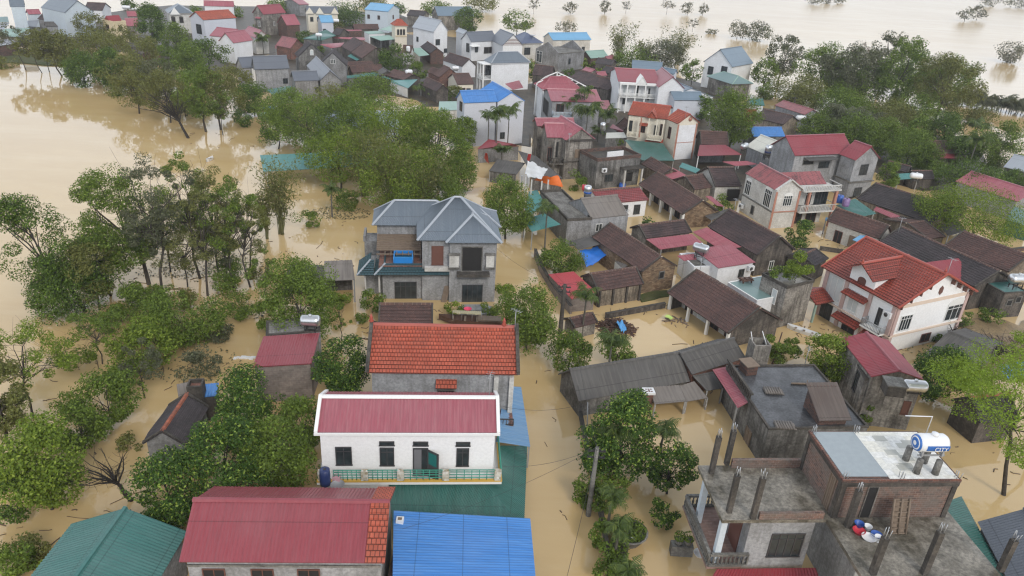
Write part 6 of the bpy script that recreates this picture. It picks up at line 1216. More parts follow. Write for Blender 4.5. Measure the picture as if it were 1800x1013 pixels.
sheet("teal_shelter", "pale teal sheet roof in front of the black tiled roof", [((1578.4,316.0), 2.0), ((1615.1,313.5), 2.0), ((1598.4,304.3), 2.4), ((1573.4,306.0), 2.4)], TURQ, (0, 1), cat="shelter")
tank("white lying water tank on a tall stand beside the pale teal sheet", (1608.5,316.8), 2.4, 1.7, .45, -.2, PLWH, stand=.7)
gable("small_house", "low dark tiled roof behind the white lying tank", (1606.8,315.1), (1643.5,315.1), (1611.8,296.8), 1.8, TBLK, SOOT, .5, ov=.2, cat="hut", group="small huts")
h = gable("house", "brown tiled house with a crimson awning among garden trees at right", (1638.5,265.9), (1689.4,265.9), (1627.6,247.6), 2.8, TBR, MUDW, .5, ov=.2); add_sheet(h, [((1641.8,278.4), 1.9), ((1696.1,278.4), 1.9), ((1697.7,267.6), 2.4), ((1638.5,267.6), 2.4)], RED, posts=(0, 1))
gable("small_house", "small grey roof right of the crimson-awning house, behind palms", (1683.5,250.1), (1705.2,250.1), (1679.4,240.0), 2.4, FIB, SOOT, .5, ov=.2, cat="hut", group="small huts")
gable("house", "pale blue grey metal roof cut by the right edge among trees", (1763.6,293.4), (1812.0,305.1), (1782.0,270.9), 3.0, GREYL, SOOT, .4, ov=.2)
gable("house", "long pink red metal roof at the right edge behind the spreading tree", (1679.4,318.5), (1788.7,354.3), (1706.9,301.3), 3.2, REDP, TEALD and CEML, .4, ov=.2)
h = gable("house", "long black tiled house with pink lean-to and posts behind the villa", (1505.0,348.5), (1636.4,393.3), (1540.0,321.8), 2.5, TBLK, MUDW, .5, ov=.2, D=None)
sheet("pink_lean_to", "narrow pink red lean-to on pale posts along the long black roof", [((1604.4,399.0), 1.9), ((1535.1,369.3), 1.9), ((1540.4,363.1), 2.3), ((1616.0,393.3), 2.3)], REDP, (0, 1), OFFW, cat="shed roof", group=PL)
sheet("teal_shelter", "flat teal green sheet roof beside the arched-window house", [((1512.0,381.2), 2.2), ((1469.3,361.3), 2.2), ((1503.1,348.9), 2.7), ((1540.4,375.6), 2.7)], TEAL, (0,), cat="shelter")
for p, lb, mt_ in (((1474.5,356.4), "blue plastic barrel beside the mauve barrel near the arched-window house", PLBL), ((1485.4,362.3), "mauve plastic barrel on the teal roof edge", plain("mauve_plastic", (.22, .14, .30), .4))): barrel(lb, U(p, 2.7), .5, 1.1, mt_)
h = gable("house", "brown tiled house with a light blue awning over the yellow flooded yard", (1453, 388), (1546, 421), (1466, 362), 2.5, TBR, OFFW, .5, ov=.2, wins=(('f', .25, -.2, 1, 1.8, 'brown'), ('f', .55, -.2, 1, 1.8, 'wood'), ('f', .8, -.2, 1, 1.8, 'brown')))
sheet("blue_awning", "light blue metal awning strip along the brown tiled house", [((1513.0,413.6), 2.0), ((1449.8,387.0), 2.0), ((1451.8,381.7), 2.3), ((1515.0,408.7), 2.3)], SKYB, (0, 1), cat="awning"); sheet("blue_awning", "square light blue sheet at the end of the awning strip", [((1513.0,427.5), 1.9), ((1498.2,421.5), 1.9), ((1511.0,413.6), 2.3), ((1526.8,414.6), 2.3)], SKYB, (0,), cat="awning")
gable("house", "very long black tiled roof with a light ridge behind the white villa", (1545, 423), (1714, 505), (1756, 476), 3.0, TBLK, SOOT, .5, over_b=True, D=(1778, 490), ov=.2)
sheet("red_roof", "deep red metal roof wedge behind the villa ridge", [((1673.8,495.6), 3.0), ((1712.0,488.4), 3.0), ((1685.3,454.1), 4.3), ((1628.4,461.2), 4.3)], RED, (), walls=((0, 1), REDD), cat="shed roof")
gable("house", "reddish black tiled roof beyond the long black roof at right", (1657.8,432.4), (1773.3,478.7), (1693.3,406.1), 2.6, TBR, MUDW, .5, ov=.2)
gable("small_house", "short dark tiled roof with a cream wall between the black roofs", (1631.1,420.9), (1663.1,416.4), (1586.7,402.2), 2.2, TBR, MUDW, .5, ov=.15, cat="hut", group="small huts")
sheet("fibre_roof", "crumpled grey slate roof beside the spreading tree", [((1666.7,414.7), 1.7), ((1698.7,405.8), 1.7), ((1686.2,388.0), 2.1), ((1652.4,395.1), 2.1)], FIB, (0,), cat="shed roof", group=ROOF_GROUP)
h = block("shed", "grey teal roofed shed carrying a steel tank at the right edge", (1766.0,516.7), (1806.7,514.0), (1773.3,494.0), 3.0, SOOT, TEAL, .1, cat="shed"); winp(h, 'f', (1768.0,536.7), (1772.0,531.3), 'hole'); winp(h, 'f', (1784.0,531.3), (1788.7,525.3), 'hole'); tank("large steel water tank on the shed at the right edge", (1786.7,498.7), 3.1, 1.9, .55, .15, stand=.6)
sheet("green_shed", "teal green shed wall and roof under the spreading tree at right", [((1768.0,386.2), 2.2), ((1810.7,398.7), 2.2), ((1810.7,372.0), 2.8), ((1782.2,363.1), 2.8)], TEAL, (), walls=((0, 3), TEALD), cat="shed")
gable("small_house", "dark grey small hut roof beside the plant-topped ruin", (1431.5,468.3), (1456.7,454.9), (1408.1,451.5), 2.2, TBLK, SOOT, .5, ov=.15, cat="hut", group="small huts")
# blue roofed lilac house
h = gable("house", "tall lilac grey house with a bright blue roof and white balcony", (815.4,181.2), (874.9,178.9), (810.0,159.3), 7.8, BLUE, LILAC, .5, ov=.2, og=.2); None; winp(h, 'l', (808.3,193.3), (812.7,180.7), 'dark', nm=2)
h = gable("house_wing", "lilac grey gabled wall with a blue roof behind three areca palms", (841.1,159.1), (874.4,179.2), (898.8,162.2), 7.8, BLUE, LILAC, .5, over_b=True, D=(923.2,177.6), ov=.1, og=.1); winp(h, 'r', (879.1,243.8), (886.8,233.1), 'dark', nm=2)
sheet("red_lean_to", "dark red low roof at the foot of the lilac grey house", [((838.5,262.1), 2.4), ((912.9,257.0), 2.4), ((902.7,253.2), 3.2), ((859.0,244.7), 3.2)], REDD, (), cat="shed roof", group=PL, walls=((0,), CEM))
# white house with grey hip roof
h = hip("house", "white house with blue grey hip roof and a columned balcony", (863.3,111.7), (933.3,109.7), 6.5, 7, 2.2, GREY, WHITE, ov=.3, D=(847.3,106.3), inset=2.6); winp(h, 'l', (853.3,133.3), (863.3,117.3), 'dark', nm=3); Lw = h.F['l'][3]; zb = onf(h, 'l', (853.3,135.3))[1]; balcony(h, 'l', .1, Lw-.1, zb, 2.2, WHITEF, WTRIM, .8, .3, .04); mb = MB()
for s_ in (.2, Lw*.5, Lw-.2): p = fpt(h, 'l', s_, 0, 2.0); mb.box(p[0]-.15, p[0]+.15, p[1]-.15, p[1]+.15, -.5, 6.3)
mb.each("balcony_column", WTRIM, h.root); mb = MB(); fbox(mb, h, 'l', 0, Lw, 6.1, 6.35, .005, 2.2); mb.build("balcony_beam", WTRIM, h.root)
# unfinished grey gables
h = frame("house", "unfinished grey cement house with two bare gable walls", None, (982.9,94.3), (1027.3,90.3), 4.9)
h.root["category"] = "house"; h.root["group"] = VIL; h.W = max(4.5, loc(h, (941.6,85.3), 4.9)[1]); h.hr = 2.4; mb = MB(); mb.box(0, h.L, 0, h.W, -.6, 4.88)
for x in (0, h.L-.35): mb.prism([(x, 0, 4.881), (x, h.W, 4.881), (x, h.W/2, 4.88+h.hr)], (.3, 0, 0))
h.walls = mb.build("wall", CEM, h.root); mb = MB(); mb.box(.3, h.L-.4, .05, h.W-.05, 4.881, 4.98); mb.box(-.05, h.L+.05, -.12, .04, 4.70, 4.98); mb.build("slab_edge", CONC, h.root); faces(h, 0, h.L, 0, h.W); winp(h, 'f', (998.9,112.9), (1002.9,103.1), 'dark', nm=1); winp(h, 'l', (942.9,108.0), (953.3,91.3), 'white', nm=2); mb = MB(); fbox(mb, h, 'l', h.W*.35, h.W*.6, 5.3, 5.9, -.34, -.29); mb.build("brick_panel", BRKD, h.root)
gable("house", "light blue metal roof beside the brown flood, behind the grey gables", (972.0,70.9), (1040.0,70.0), (963.7,58.0), 4.2, SKYB, OFFW, .5, ov=.3, auto=1)
h = gable("house", "white house with slate grey roof and red tiled porch", (828.7,74.0), (874.7,71.3), (820.0,56.3), 5.4, SLATE, WHITE, .5, ov=.3); winp(h, 'f', (834.9,92.0), (840.0,80.0), 'dark', nm=2); winp(h, 'f', (850.7,94.0), (866.7,82.7), 'hole', nm=2); canopy(h, 'f', .75, 4.6, 3.2, 1.6, .3, WTRIM); winp(h, 'l', (819.7,90.7), (825.3,77.3), 'dark', nm=2)
h = gable("house_wing", "slate grey gable with brown louvres on its pediment", (860.0,70.0), (882.9,80.3), (902.7,60.3), 5.4, SLATE, WHITE, .55, over_b=True, D=(915.7,78.3), ov=.3); mb = MB(); w = h.W/2
for i in range(5): z = 5.45+i*.38; q = w*(1-(z-5.4)/h.hr)-.35; (q > .3) and mb.box(h.L-.255, h.L-.2, w-q, w+q, z, z+.15)
mb.each("louvre", BRNF, h.root)
h = hip("house", "navy grey hip-roofed house with a satellite dish", (916.0,76.9), (955.3,75.6), 5.0, 8, 2.4, NAVY, OFFW, ov=.4, D=(962.0,67.6), inset=3.0, wins=()); winp(h, 'f', (921.3,96.4), (932.0,84.0), 'dark', nm=3)
a = wld(h, h.L*.6, 1.0, 5.4); r_ = tag(empty("satellite_dish", tuple(a)), "white satellite dish in front of the navy grey roof", "satellite dish"); mb = MB(); mb.lathe([(.05, .25), (.5, .32), (.85, .5), (.87, .52), (.5, .36), (.05, .29)], (0, 0, 1.2), 16); mb.build("dish", PLWH, r_); mb = MB(); mb.tube([(0, 0, -2.5), (0, 0, 1.5)], .06, 6); mb.build("mast", GALV, r_)
gable("house", "mint green metal roof on a brick shed below the grey gables", (1038.7,102.7), (1070.7,100.3), (1029.3,90.0), 2.8, MINT, BRKD, .45, ov=.2)
# white crimson-roof villa, pergola house
h = gable("house", "white two-storey house with crimson roof, arches and long balcony", (1086.7,142.9), (1160.0,146.7), (1078.7,119.6), 6.6, RED, WHITE, .55, ov=.3, og=.3); Lw = h.F['f'][3]; zb = onf(h, 'f', (1120.0,169.3))[1]; balcony(h, 'f', .05, Lw-.05, zb, 1.5, WTRIM, WTRIM, .8, .25, .06)
for bl, tr, st in (((1115.3,168.7), (1122.9,150.7), 'dark'), ((1138.0,176.0), (1142.9,156.0), 'dark'), ((1094.7,162.7), (1106.7,146.7), 'curt'), ((1094.0,182.7), (1101.3,174.0), 'dark')): winp(h, 'f', bl, tr, st, nm=2)
mb = MB()
for q in (.02, .2, .42, .66, .97): p = fpt(h, 'f', q*Lw, 0, 1.3); mb.box(p[0]-.14, p[0]+.14, p[1]-.14, p[1]+.14, -.5, 6.4)
mb.each("balcony_column", WTRIM, h.root); band(h, 'f', 6.1, .4, 1.45, WTRIM, 0, "balcony_beam"); mb = MB(); dm = h.x0+.55*Lw; mb.prism([(dm-1, -1.2, 6.5), (dm+1, -1.2, 6.5), (dm, -1.2, 7.9)], (0, .15, 0)); slope(mb, (dm-1.2, 1.2, 6.4), (dm-1.2, -1.3, 6.4), (dm, -1.3, 8.1), (dm, 2, 8.1), RED); slope(mb, (dm+1.2, -1.3, 6.4), (dm+1.2, 1.2, 6.4), (dm, 2, 8.1), (dm, -1.3, 8.1), RED); mb.build("dormer", WTRIM, h.root)
h = gable("house_wing", "crimson gable wing with a plain white side wall", (1138.7,136.0), (1157.3,153.6), (1181.6,134.9), 6.4, RED, WHITE, .55, over_b=True, D=(1191.6,145.6), ov=.2)
h = gable("house", "pink red roofed house with blue pillars behind areca palms", (968.8,177.5), (1058.1,179.7), (959.1,156.9), 6.3, REDP, CEML, .5, ov=.3, og=.3); Lw = h.F['f'][3]; zb = onf(h, 'f', (974.3,202.0))[1]; balcony(h, 'f', .05, Lw*.4, zb, 1.3, BLUEW, BLUEW, .8, .25, .05); winp(h, 'f', (977.5,196.6), (991.6,183.6), 'brown', nm=2); winp(h, 'l', (954.7,195.5), (964.5,180.3), 'hole', nm=1)
hip("house_wing", "pink red hip roof with a white open roof frame behind it", (952.6,156.9), (1022.0,156.9), 6.4, 5.5, 2.0, REDP, WHITE, ov=.3, inset=2.6)
for bl, br, tl, tr in (((955.8,157.5), (1034.0,154.3), (956.9,135.8), (978.6,127.1)),):
    fr = MB(); za = 7.2; P_ = [U(p, z) for p, z in (((943.9,146.7), 6.8), ((958.0,135.8), 7.6), ((979.7,127.1), 8.6), ((1006.8,140.2), 7.6), ((1034.0,154.3), 6.6), ((987.3,135.8), 7.6), ((954.7,141.7), 7.4))]; c_ = sum(P_)/len(P_); c_ = np.array([c_[0], c_[1], 0])
    def bar(i, j): fr.tube([P_[i]-c_, P_[j]-c_], .13, 4)
    for i, j in ((0, 1), (1, 5), (2, 3), (3, 4), (1, 2), (0, 6), (6, 5)): bar(i, j)
    for i in range(5): t_ = .15+i*.18; a, b_ = P_[2]+(P_[4]-P_[2])*t_-c_, P_[1]+(P_[4]-P_[1])*t_-c_; fr.tube([a, b_], .1, 4)
    for p in (P_[0], P_[4], P_[1], P_[2]): q = p-c_; fr.tube([(q[0], q[1], -.5), q], .13, 4)
    r_ = tag(fr.build("roof_frame", WTRIM), "white open concrete roof frame over a pinkish terrace", "roof frame"); r_.location = tuple(c_)
gable("house", "long dark tiled roof behind the white roof frame", (996.0,138.7), (1052.0,154.7), (1020.0,124.0), 3.0, TDK, SOOT, .5, ov=.2); gable("house", "black tiled roof joined to the dark roof beside the white villa", (1029.3,148.7), (1069.3,158.7), (1048.0,134.0), 3.0, TDK, SOOT, .5, ov=.2)
gable("small_house", "small pink red roof beside an old gable wall", (1022.7,122.7), (1038.7,127.3), (1029.3,118.0), 3.2, REDP, OLD, .5, ov=.15, cat="hut", group="small huts"); gable("small_house", "pink red roof scrap left of the white crimson villa", (1052.0,134.0), (1068.0,132.7), (1053.3,126.7), 3.0, REDP, OLD, .5, ov=.15, cat="hut", group="small huts")
gable("small_house", "black tiled roof directly left of the white crimson villa", (1054.7,126.0), (1070.7,129.3), (1065.3,115.3), 3.4, TBLK, SOOT, .5, ov=.15, cat="hut", group="small huts"); gable("small_house", "dark roof below the mint green shed", (1045.3,110.7), (1074.7,114.7), (1052.0,102.0), 2.6, TBLK, SOOT, .5, ov=.15, cat="hut", group="small huts"); gable("small_house", "tiny pink red roof in front of the bamboo thicket", (1069.3,105.3), (1082.7,102.0), (1071.3,100.0), 2.6, REDP, OLD, .5, ov=.15, cat="hut", group="small huts")
gable("house", "steel blue metal roof behind the crimson villa", (1110.7,120.0), (1164.0,124.0), (1124.7,107.1), 5.6, tin("steel_blue_tin", (.16, .22, .28), fade=.25), LILAC, .5, ov=.3); gable("house", "steel blue roof sloping right behind the crimson villa", (1157.3,125.3), (1185.3,130.4), (1140.0,110.0), 5.2, MATS["steel_blue_tin"], LILAC, .5, ov=.3)
h = gable("house", "pale blue grey metal roof in front of the round tree", (1185.3,176.0), (1238.7,176.3), (1178.7,161.3), 4.4, MATS["steel_blue_tin"], LILAC, .5, ov=.25); h = gable("house_wing", "pale blue grey gable roof right of the crimson villa", (1149.3,162.7), (1170.7,172.0), (1194.7,146.7), 4.2, MATS["steel_blue_tin"], WHITE, .5, ov=.25)
h = gable("house", "white house with a steel blue gable roof standing by the flood at upper right", (1287.9,118.1), (1324.8,111.4), (1263.8,86.2), 6.4, MATS["steel_blue_tin"], WHITE, .6, D=(1233.6,109.1), ov=.35, ridge=GREY); winp(h, 'l', (1243.6,130.2), (1254.4,118.1), 'dark', nm=2); winp(h, 'l', (1267.1,127.5), (1278.9,118.1), 'dark', nm=2); MB().box(.1, 3, -.1, .29, 2, 2.2).build("ledge", WTRIM, h.root)
h = hip("house", "low teal hip roof over a cream wall below the white gable house", (1287.2,148.3), (1324.8,147.0), 4.0, 6, 1.5, tin("dull_teal_tin", (.16, .25, .25), fade=.2), OLD, ov=.4, D=(1243.6,134.2), inset=2.2, ridge=MINT); pil(h, 'f', h.F['f'][3]-.3, -.5, 3.8, .5, OFFW, .2)

gable("house", "brown tiled roof squeezed between the steel tank and the salmon house", (1081.7,221.6), (1095.9,230.3), (1087.2,195.5), 2.6, TBR, MUDW, .5, ov=.2)
sheet("pink_lean_to", "pink roof wedge at the foot of the brown roof beside the salmon house", [((1093.7,233.5), 2.4), ((1072.0,224.8), 2.4), ((1077.4,218.3), 2.9), ((1096.3,230.3), 2.9)], REDP, (), cat="shed roof", group=PL)
sheet("red_lean_to", "crimson roof between the pink red house and the white crimson villa", [((1075.2,193.4), 2.8), ((1052.9,193.8), 2.8), ((1055.7,176.4), 3.6), ((1069.8,176.4), 3.6)], RED, (), cat="shed roof", group=PL, walls=((0,), CEM))
sheet("fibre_roof", "flat pale grey roof between the mildewed house and the salmon house", [((1102.4,242.2), 2.4), ((1064.4,243.3), 2.4), ((1065.9,233.5), 2.6), ((1096.9,232.4), 2.6)], CREAMT, (), cat="shed roof", group=ROOF_GROUP, walls=((0,), CEMD))
tank("upright steel tank behind the mildewed house", (1058.9,232.4), 2.8, 1.3, .5, 0, upright=True, stand=.8)
# ================================================================== FAR AND LEFT HOUSES
h = gable("house", "cement bungalow with a large slate roof at left, beside the flood", (448, 122.5), (509, 120.5), (477, 86.5), 4.4, SLATE, CEML, .55, D=(428, 117), ov=.3); winp(h, 'f', (498.3,146.8), (505.2,138.1), 'dark', nm=2); pil(h, 'l', .5, -.5, 4, .5, WTRIM, .3, "column"); pil(h, 'l', 2.2, -.5, 4, .5, WTRIM, .3, "column")
gable("house_wing", "slate roof section left of the cement bungalow", (426, 120), (456, 118), (428, 97), 4.2, SLATE, CEML, .5, ov=.3)
h = gable("house", "bare cement house with slate roof and a small black window", (516.8,142.7), (561.7,141.4), (514.2,125.0), 4.8, SLATE, CEM, .5, ov=.15); win(h, 'f', .92, 2.4, .7, 1.0, 'hole')
gable("house_wing", "bare cement gable wall turned to the right beside the slate roof", (538.6,115.5), (562.2,141.7), (578.9,122.4), 4.8, SLATE, CEM, .5, over_b=True, ov=.1)
h = frame("house", "grey cement gable wall with three slit vents", None, (562.2,114.2), (608.4,115.5), 4.6)
h.root["category"] = "house"; h.root["group"] = VIL; h.W = 6; h.hr = max(1.5, min(4, hz(h, h.L/2, 0, (583.5,93.7)[1])-4.6)); mb = MB(); mb.prism([(0, 0, -.6), (h.L, 0, -.6), (h.L, 0, 4.6), (h.L/2, 0, 4.6+h.hr), (0, 0, 4.6)], (0, .4, 0)); mb.box(0, h.L, .401, 6, -.6, 4.0); mb.build("wall", CEM, h.root); faces(h, 0, h.L, 0, 6); mb = MB(); slope(mb, (-.2, 6, 4.5), (-.2, -.1, 4.5), (h.L/2, -.1, 4.72+h.hr), (h.L/2, 6, 4.72+h.hr), TBLK); slope(mb, (h.L+.2, -.1, 4.5), (h.L+.2, 6, 4.5), (h.L/2, 6, 4.72+h.hr), (h.L/2, -.1, 4.72+h.hr), TBLK); mb.build("roof", TBLK, h.root)
for q in (.44, .5, .56): win(h, 'f', q, 5.0, .25, .9, 'white', nm=1)
h = frame("house", "dark cement gable wall with a round niche behind the slit-vent gable", None, (524.5,100.1), (572.0,99.6), 4.6); h.root["category"] = "house"; h.root["group"] = VIL; h.hr = max(1.5, min(4, hz(h, h.L/2, 0, (543.7,78.3)[1])-4.6)); mb = MB(); mb.prism([(0, 0, -.6), (h.L, 0, -.6), (h.L, 0, 4.6), (h.L/2, 0, 4.6+h.hr), (0, 0, 4.6)], (0, .4, 0)); mb.box(0, h.L, .401, 5, -.6, 3.6); mb.build("wall", CEMD, h.root); mb = MB(); slope(mb, (-.2, 5, 4.5), (-.2, -.1, 4.5), (h.L/2, -.1, 4.72+h.hr), (h.L/2, 5, 4.72+h.hr), TBLK); slope(mb, (h.L+.2, -.1, 4.5), (h.L+.2, 5, 4.5), (h.L/2, 5, 4.72+h.hr), (h.L/2, -.1, 4.72+h.hr), TBLK); mb.build("roof", TBLK, h.root); faces(h, 0, h.L, 0, 5); win(h, 'f', .5, 5.0, .7, 1.0, 'curt', arch=1, nm=1)
sheet("teal_shelter", "teal sheet roof in front of the cement bungalow", [((479.6,166.3), 2.4), ((516.8,159.7), 2.4), ((510.4,150.9), 2.9), ((467.2,157.9), 2.9)], TEAL, (0, 1), cat="shelter", walls=((0,), CEML))
sheet("blue_shelter", "small blue sheet roof at the water's edge below the teal sheet", [((464.2,193.0), 1.6), ((488.6,191.2), 1.6), ((484.7,184.3), 1.9), ((457.8,189.4), 1.9)], BLUE, (0, 1), cat="shelter"); sheet("mint_shelter", "pale green flat roof at the water's edge under trees", [((462.9,208.4), 1.3), ((484.7,205.3), 1.3), ((482.1,195.6), 1.7), ((453.9,198.9), 1.7)], MINT, (0, 1), cat="shelter")
# green open shed in the flood
r_ = sheet("open_shed", "long teal open shed on white posts standing in the flood", [((462.9,301.6), 2.3), ((659.2,291.3), 2.3), ((656.7,264.4), 3.2), ((457.0,272.9), 3.2)], TURQ, (0, 1, 2, 3), OFFW, cat="shed")
gable("house", "pale blue walled building hidden among the middle trees", (554.0,225.9), (702.9,225.9), (564.3,195.1), 4.5, tin("pale_blue_tin", (.30, .36, .42), fade=.2), BLUEW, .4, ov=.3, auto=1)
# mid brown village
def tiny(lb, A, B, C, ze, roof, wl, nm="house", **k): return gable(nm, lb, A, B, C, ze, roof, wl, k.pop("k", .5), ov=.2, **k)
tiny("reddish tin roof house with a pink awning left of the niche gable", (484.0,80.0), (510.7,85.3), (490.0,60.3), 3.0, REDR, BRK); sheet("pink_lean_to", "pink awning on the reddish tin roof house", [((508.0,89.6), 2.0), ((484.0,85.3), 2.0), ((482.7,80.0), 2.5), ((510.0,85.3), 2.5)], REDP, (0, 1), cat="shed roof", group=PL)
sheet("green_roof", "wide dark green metal roof with a white tank in front", [((565.3,71.3), 3.0), ((532.0,68.0), 3.0), ((573.3,52.0), 4.2), ((590.7,62.7), 4.2)], TEALD, (), walls=((0,), CEMD), cat="shed roof")
tank("white tank on a pole stand before the dark green roof", (560.7,67.3), 3.6, 1.6, .45, 0, PLWH, stand=.9)
tiny("grey tiled roof with a sharp ridge in the middle of the old houses", (599.3,81.3), (616.7,91.3), (621.3,64.9), 3.2, TDK, SOOT); tiny("brown tiled roof with a sooty gable beside the round tree", (617.3,92.0), (636.0,102.7), (641.3,73.3), 3.2, TBR, SOOT, over_b=False); sheet("teal_shelter", "bright teal sheet at the foot of the brown sooty gable", [((626.7,106.7), 2.2), ((610.7,98.7), 2.2), ((618.7,94.0), 2.6), ((634.7,103.3), 2.6)], TURQ, (), cat="shelter")
sheet("red_roof", "crimson sheet roof over a dark shed in the old quarter", [((582.7,84.7), 2.6), ((598.7,82.7), 2.6), ((605.3,74.9), 3.1), ((562.0,78.0), 3.1)], REDP, (0,), cat="shed roof", group=PL, walls=((0,), CEMD)); sheet("red_roof", "crimson strip roof behind the sharp grey ridge", [((586.7,67.3), 3.0), ((642.7,70.9), 3.0), ((640.0,66.0), 3.4), ((585.3,65.3), 3.4)], REDP, (), cat="shed roof", group=PL)
tiny("dark tiled gable left of the brick wall in the old quarter", (582.0,60.0), (596.0,62.0), (591.3,48.7), 3.6, TBLK, SOOT); sheet("pink_coping", "flat brick building with a pink coping", [((613.3,54.7), 3.8), ((636.0,54.0), 3.8), ((635.3,52.3), 4.0), ((606.7,52.3), 4.0)], REDP, (), walls=((0,), BRKD), cat="house")
tiny("wide reddish brown roof below the light blue house", (622.7,51.3), (666.7,51.3), (632.0,40.0), 3.2, TBR, SOOT); sheet("mint_roof", "pale mint flat roof with a white end wall", [((648.0,60.0), 3.4), ((677.3,58.7), 3.4), ((670.7,54.0), 3.7), ((639.3,55.7), 3.7)], MINT, (), walls=((0, 3), WHITE), cat="shed roof"); sheet("mint_roof", "lower mint green canopy over a dark shop", [((669.3,71.7), 3.0), ((700.0,68.7), 3.0), ((684.0,62.0), 3.5), ((649.3,64.0), 3.5)], MINT, (0, 1), walls=((2,), CEMD), cat="shed roof"); sheet("mint_roof", "pale mint canopy beside the cream tower house", [((701.3,57.3), 4.4), ((666.7,52.0), 4.4), ((684.0,46.0), 4.8), ((704.0,48.0), 4.8)], MINT, (0,), cat="shed roof")
h = hip("house", "narrow cream house with arched windows and an orange tiled top", (693.3,45.3), (717.3,45.3), 7.0, 4, 1.6, TORG, CREAM2, ov=.3, inset=1.5); [win(h, 'f', q, 4.4, .5, 1.4, 'hole', arch=1) for q in (.25, .5, .75)]; band(h, 'f', 3.9, .25, .25, CREAM)
tiny("long grey-brown double roof beside the round trees", (750.7,126.7), (774.7,134.7), (740.0,102.7), 2.8, TBR, BRK); tiny("brown tiled roof with a brick gable, right of the double roof", (761.3,130.7), (772.0,136.3), (790.7,120.0), 2.8, TBR, BRK, over_b=True)
tiny("dark roof with white front posts in the old quarter", (777.3,106.0), (812.0,117.3), (790.0,92.7), 3.0, TDK, WHITE); tiny("dark pyramid-like roof in front of the big white gable house", (738.7,82.0), (756.0,94.0), (750.7,72.9), 3.0, TBLK, BRKD); sheet("mint_roof", "pale green canopy beside the dark pyramid-like roof", [((736.7,98.9), 2.8), ((720.7,85.3), 2.8), ((740.0,84.0), 3.3), ((754.7,96.7), 3.3)], MINT, (0,), cat="shed roof", walls=((0,), CREAM2)); tiny("reddish roof left of the pale green canopy", (706.0,92.0), (722.7,93.3), (705.3,78.7), 3.2, TBR, OFFW)
tiny("dark slate roof on the near side of the old quarter", (738.7,148.0), (766.7,161.3), (748.7,134.7), 2.6, TDK, SOOT); h = tiny("brown roofed cottage with cream front beside the white columned house", (804.0,148.7), (834.0,148.0), (794.7,129.3), 2.8, TBR, CREAM2, wins=(('f', .3, .3, 1.2, 1.6, 'brown'), ('f', .7, -.2, .9, 2.0, 'dark')))
tiny("brown roof above the teal sheet roofs in the old quarter", (676.0,132.0), (709.3,140.7), (692.0,122.7), 2.6, TBR, SOOT); tiny("greyish roof left of the teal sheet roofs", (660.0,126.7), (668.0,132.7), (672.7,118.3), 2.6, FIB, SOOT)
sheet("teal_shelter", "long teal sheet roof above the middle trees", [((717.3,155.3), 2.2), ((684.0,143.3), 2.2), ((690.7,141.3), 2.6), ((734.0,139.6), 2.6)], TURQ, (0,), walls=((0,), WHITE), cat="shelter"); sheet("teal_shelter", "teal sheet roof between the middle trees and brown roof", [((690.7,142.0), 2.2), ((668.0,135.3), 2.2), ((674.7,134.0), 2.6), ((694.7,141.1), 2.6)], TURQ, (), cat="shelter"); sheet("teal_shelter", "teal roof strip in front of the slit-vent gable", [((610.7,138.0), 2.4), ((670.7,132.0), 2.4), ((658.7,127.3), 2.9), ((609.3,133.3), 2.9)], TEAL, (), cat="shelter", walls=((0,), CEMD)); sheet("mint_shelter", "pale grey-green flat roof left of the lilac house", [((770.7,194.7), 2.6), ((806.7,193.3), 2.6), ((805.3,178.0), 3.2), ((772.0,178.7), 3.2)], MINT, (), walls=((0, 3), OFFW), cat="shelter")
tiny("long brown roof row behind the slit-vent gable", (618.7,128.0), (674.7,125.3), (616.7,115.3), 2.6, TBR, MUDW); tiny("upper brown roof row behind the slit-vent gable", (610.7,114.7), (656.7,112.7), (609.3,109.3), 2.8, TBR, MUDW)
tank("white tank beside the small round tree in the old quarter", (718.7,129.3), 3.0, 1.5, .45, .6, PLWH, stand=.4); tank("upright white tank beside the pale green canopy", (717.6,92.0), 3.6, 1.2, .5, 0, PLWH, upright=True, stand=.7); tank("white tank in front of the dark roof with white posts", (800.7,122.0), 2.2, 1.5, .45, .2, PLWH, stand=.3)
sheet("red_roof", "crimson roof scrap between the blue roof and the areca palms", [((901.3,158.0), 2.4), ((920.0,154.0), 2.4), ((912.7,141.3), 3.0), ((888.0,147.3), 3.0)], REDP, (), cat="shed roof", group=PL)
tiny("black roof behind the white hip-roofed house", (934.7,131.3), (968.0,135.3), (934.7,111.3), 3.2, TDK, SOOT)
# white gable house and back rows
h = gable("house", "big plain white house with a light grey gable roof near the top centre", (724, 48), (762, 56.5), (782.4,35.9), 7.2, GREYL, WHITE, .55, over_b=True, D=(803, 58), ov=.3); winp(h, 'r', (765.8,79.6), (772.9,69.3), 'dark', nm=2); winp(h, 'r', (780.4,92.9), (786.6,85.5), 'dark', nm=2); winp(h, 'f', (732.4,72.6), (735.5,65.5), 'dark', nm=1); tiny("narrow white annex with grey roof behind the big white house", (800.4,55.2), (814.5,60.3), (808.1,42.4), 6.6, GREYL, WHITE, over_b=True)
h = gable("house", "pale blue house with a bright blue roof at the top centre", (640.0,16.7), (682.3,20.5), (651.5,5.1), 7.0, SKYB, BLUEW, .5, ov=.25) ; [win(h, 'f', q, 4.2, .8, 1.2, 'brown') for q in (.15, .6)]; win(h, 'r', .45, 4.2, .9, 1.2, 'brown')
h = gable("house", "cream villa with grey roof and three pediments at the upper left", (539.9,23.1), (595.1,23.6), (543.7,10.3), 6.2, SLATE, CREAM2, .5, ov=.3); [win(h, 'f', q, 3.6, .9, 1.3, 'dark') for q in (.12, .35)]; mb = MB()
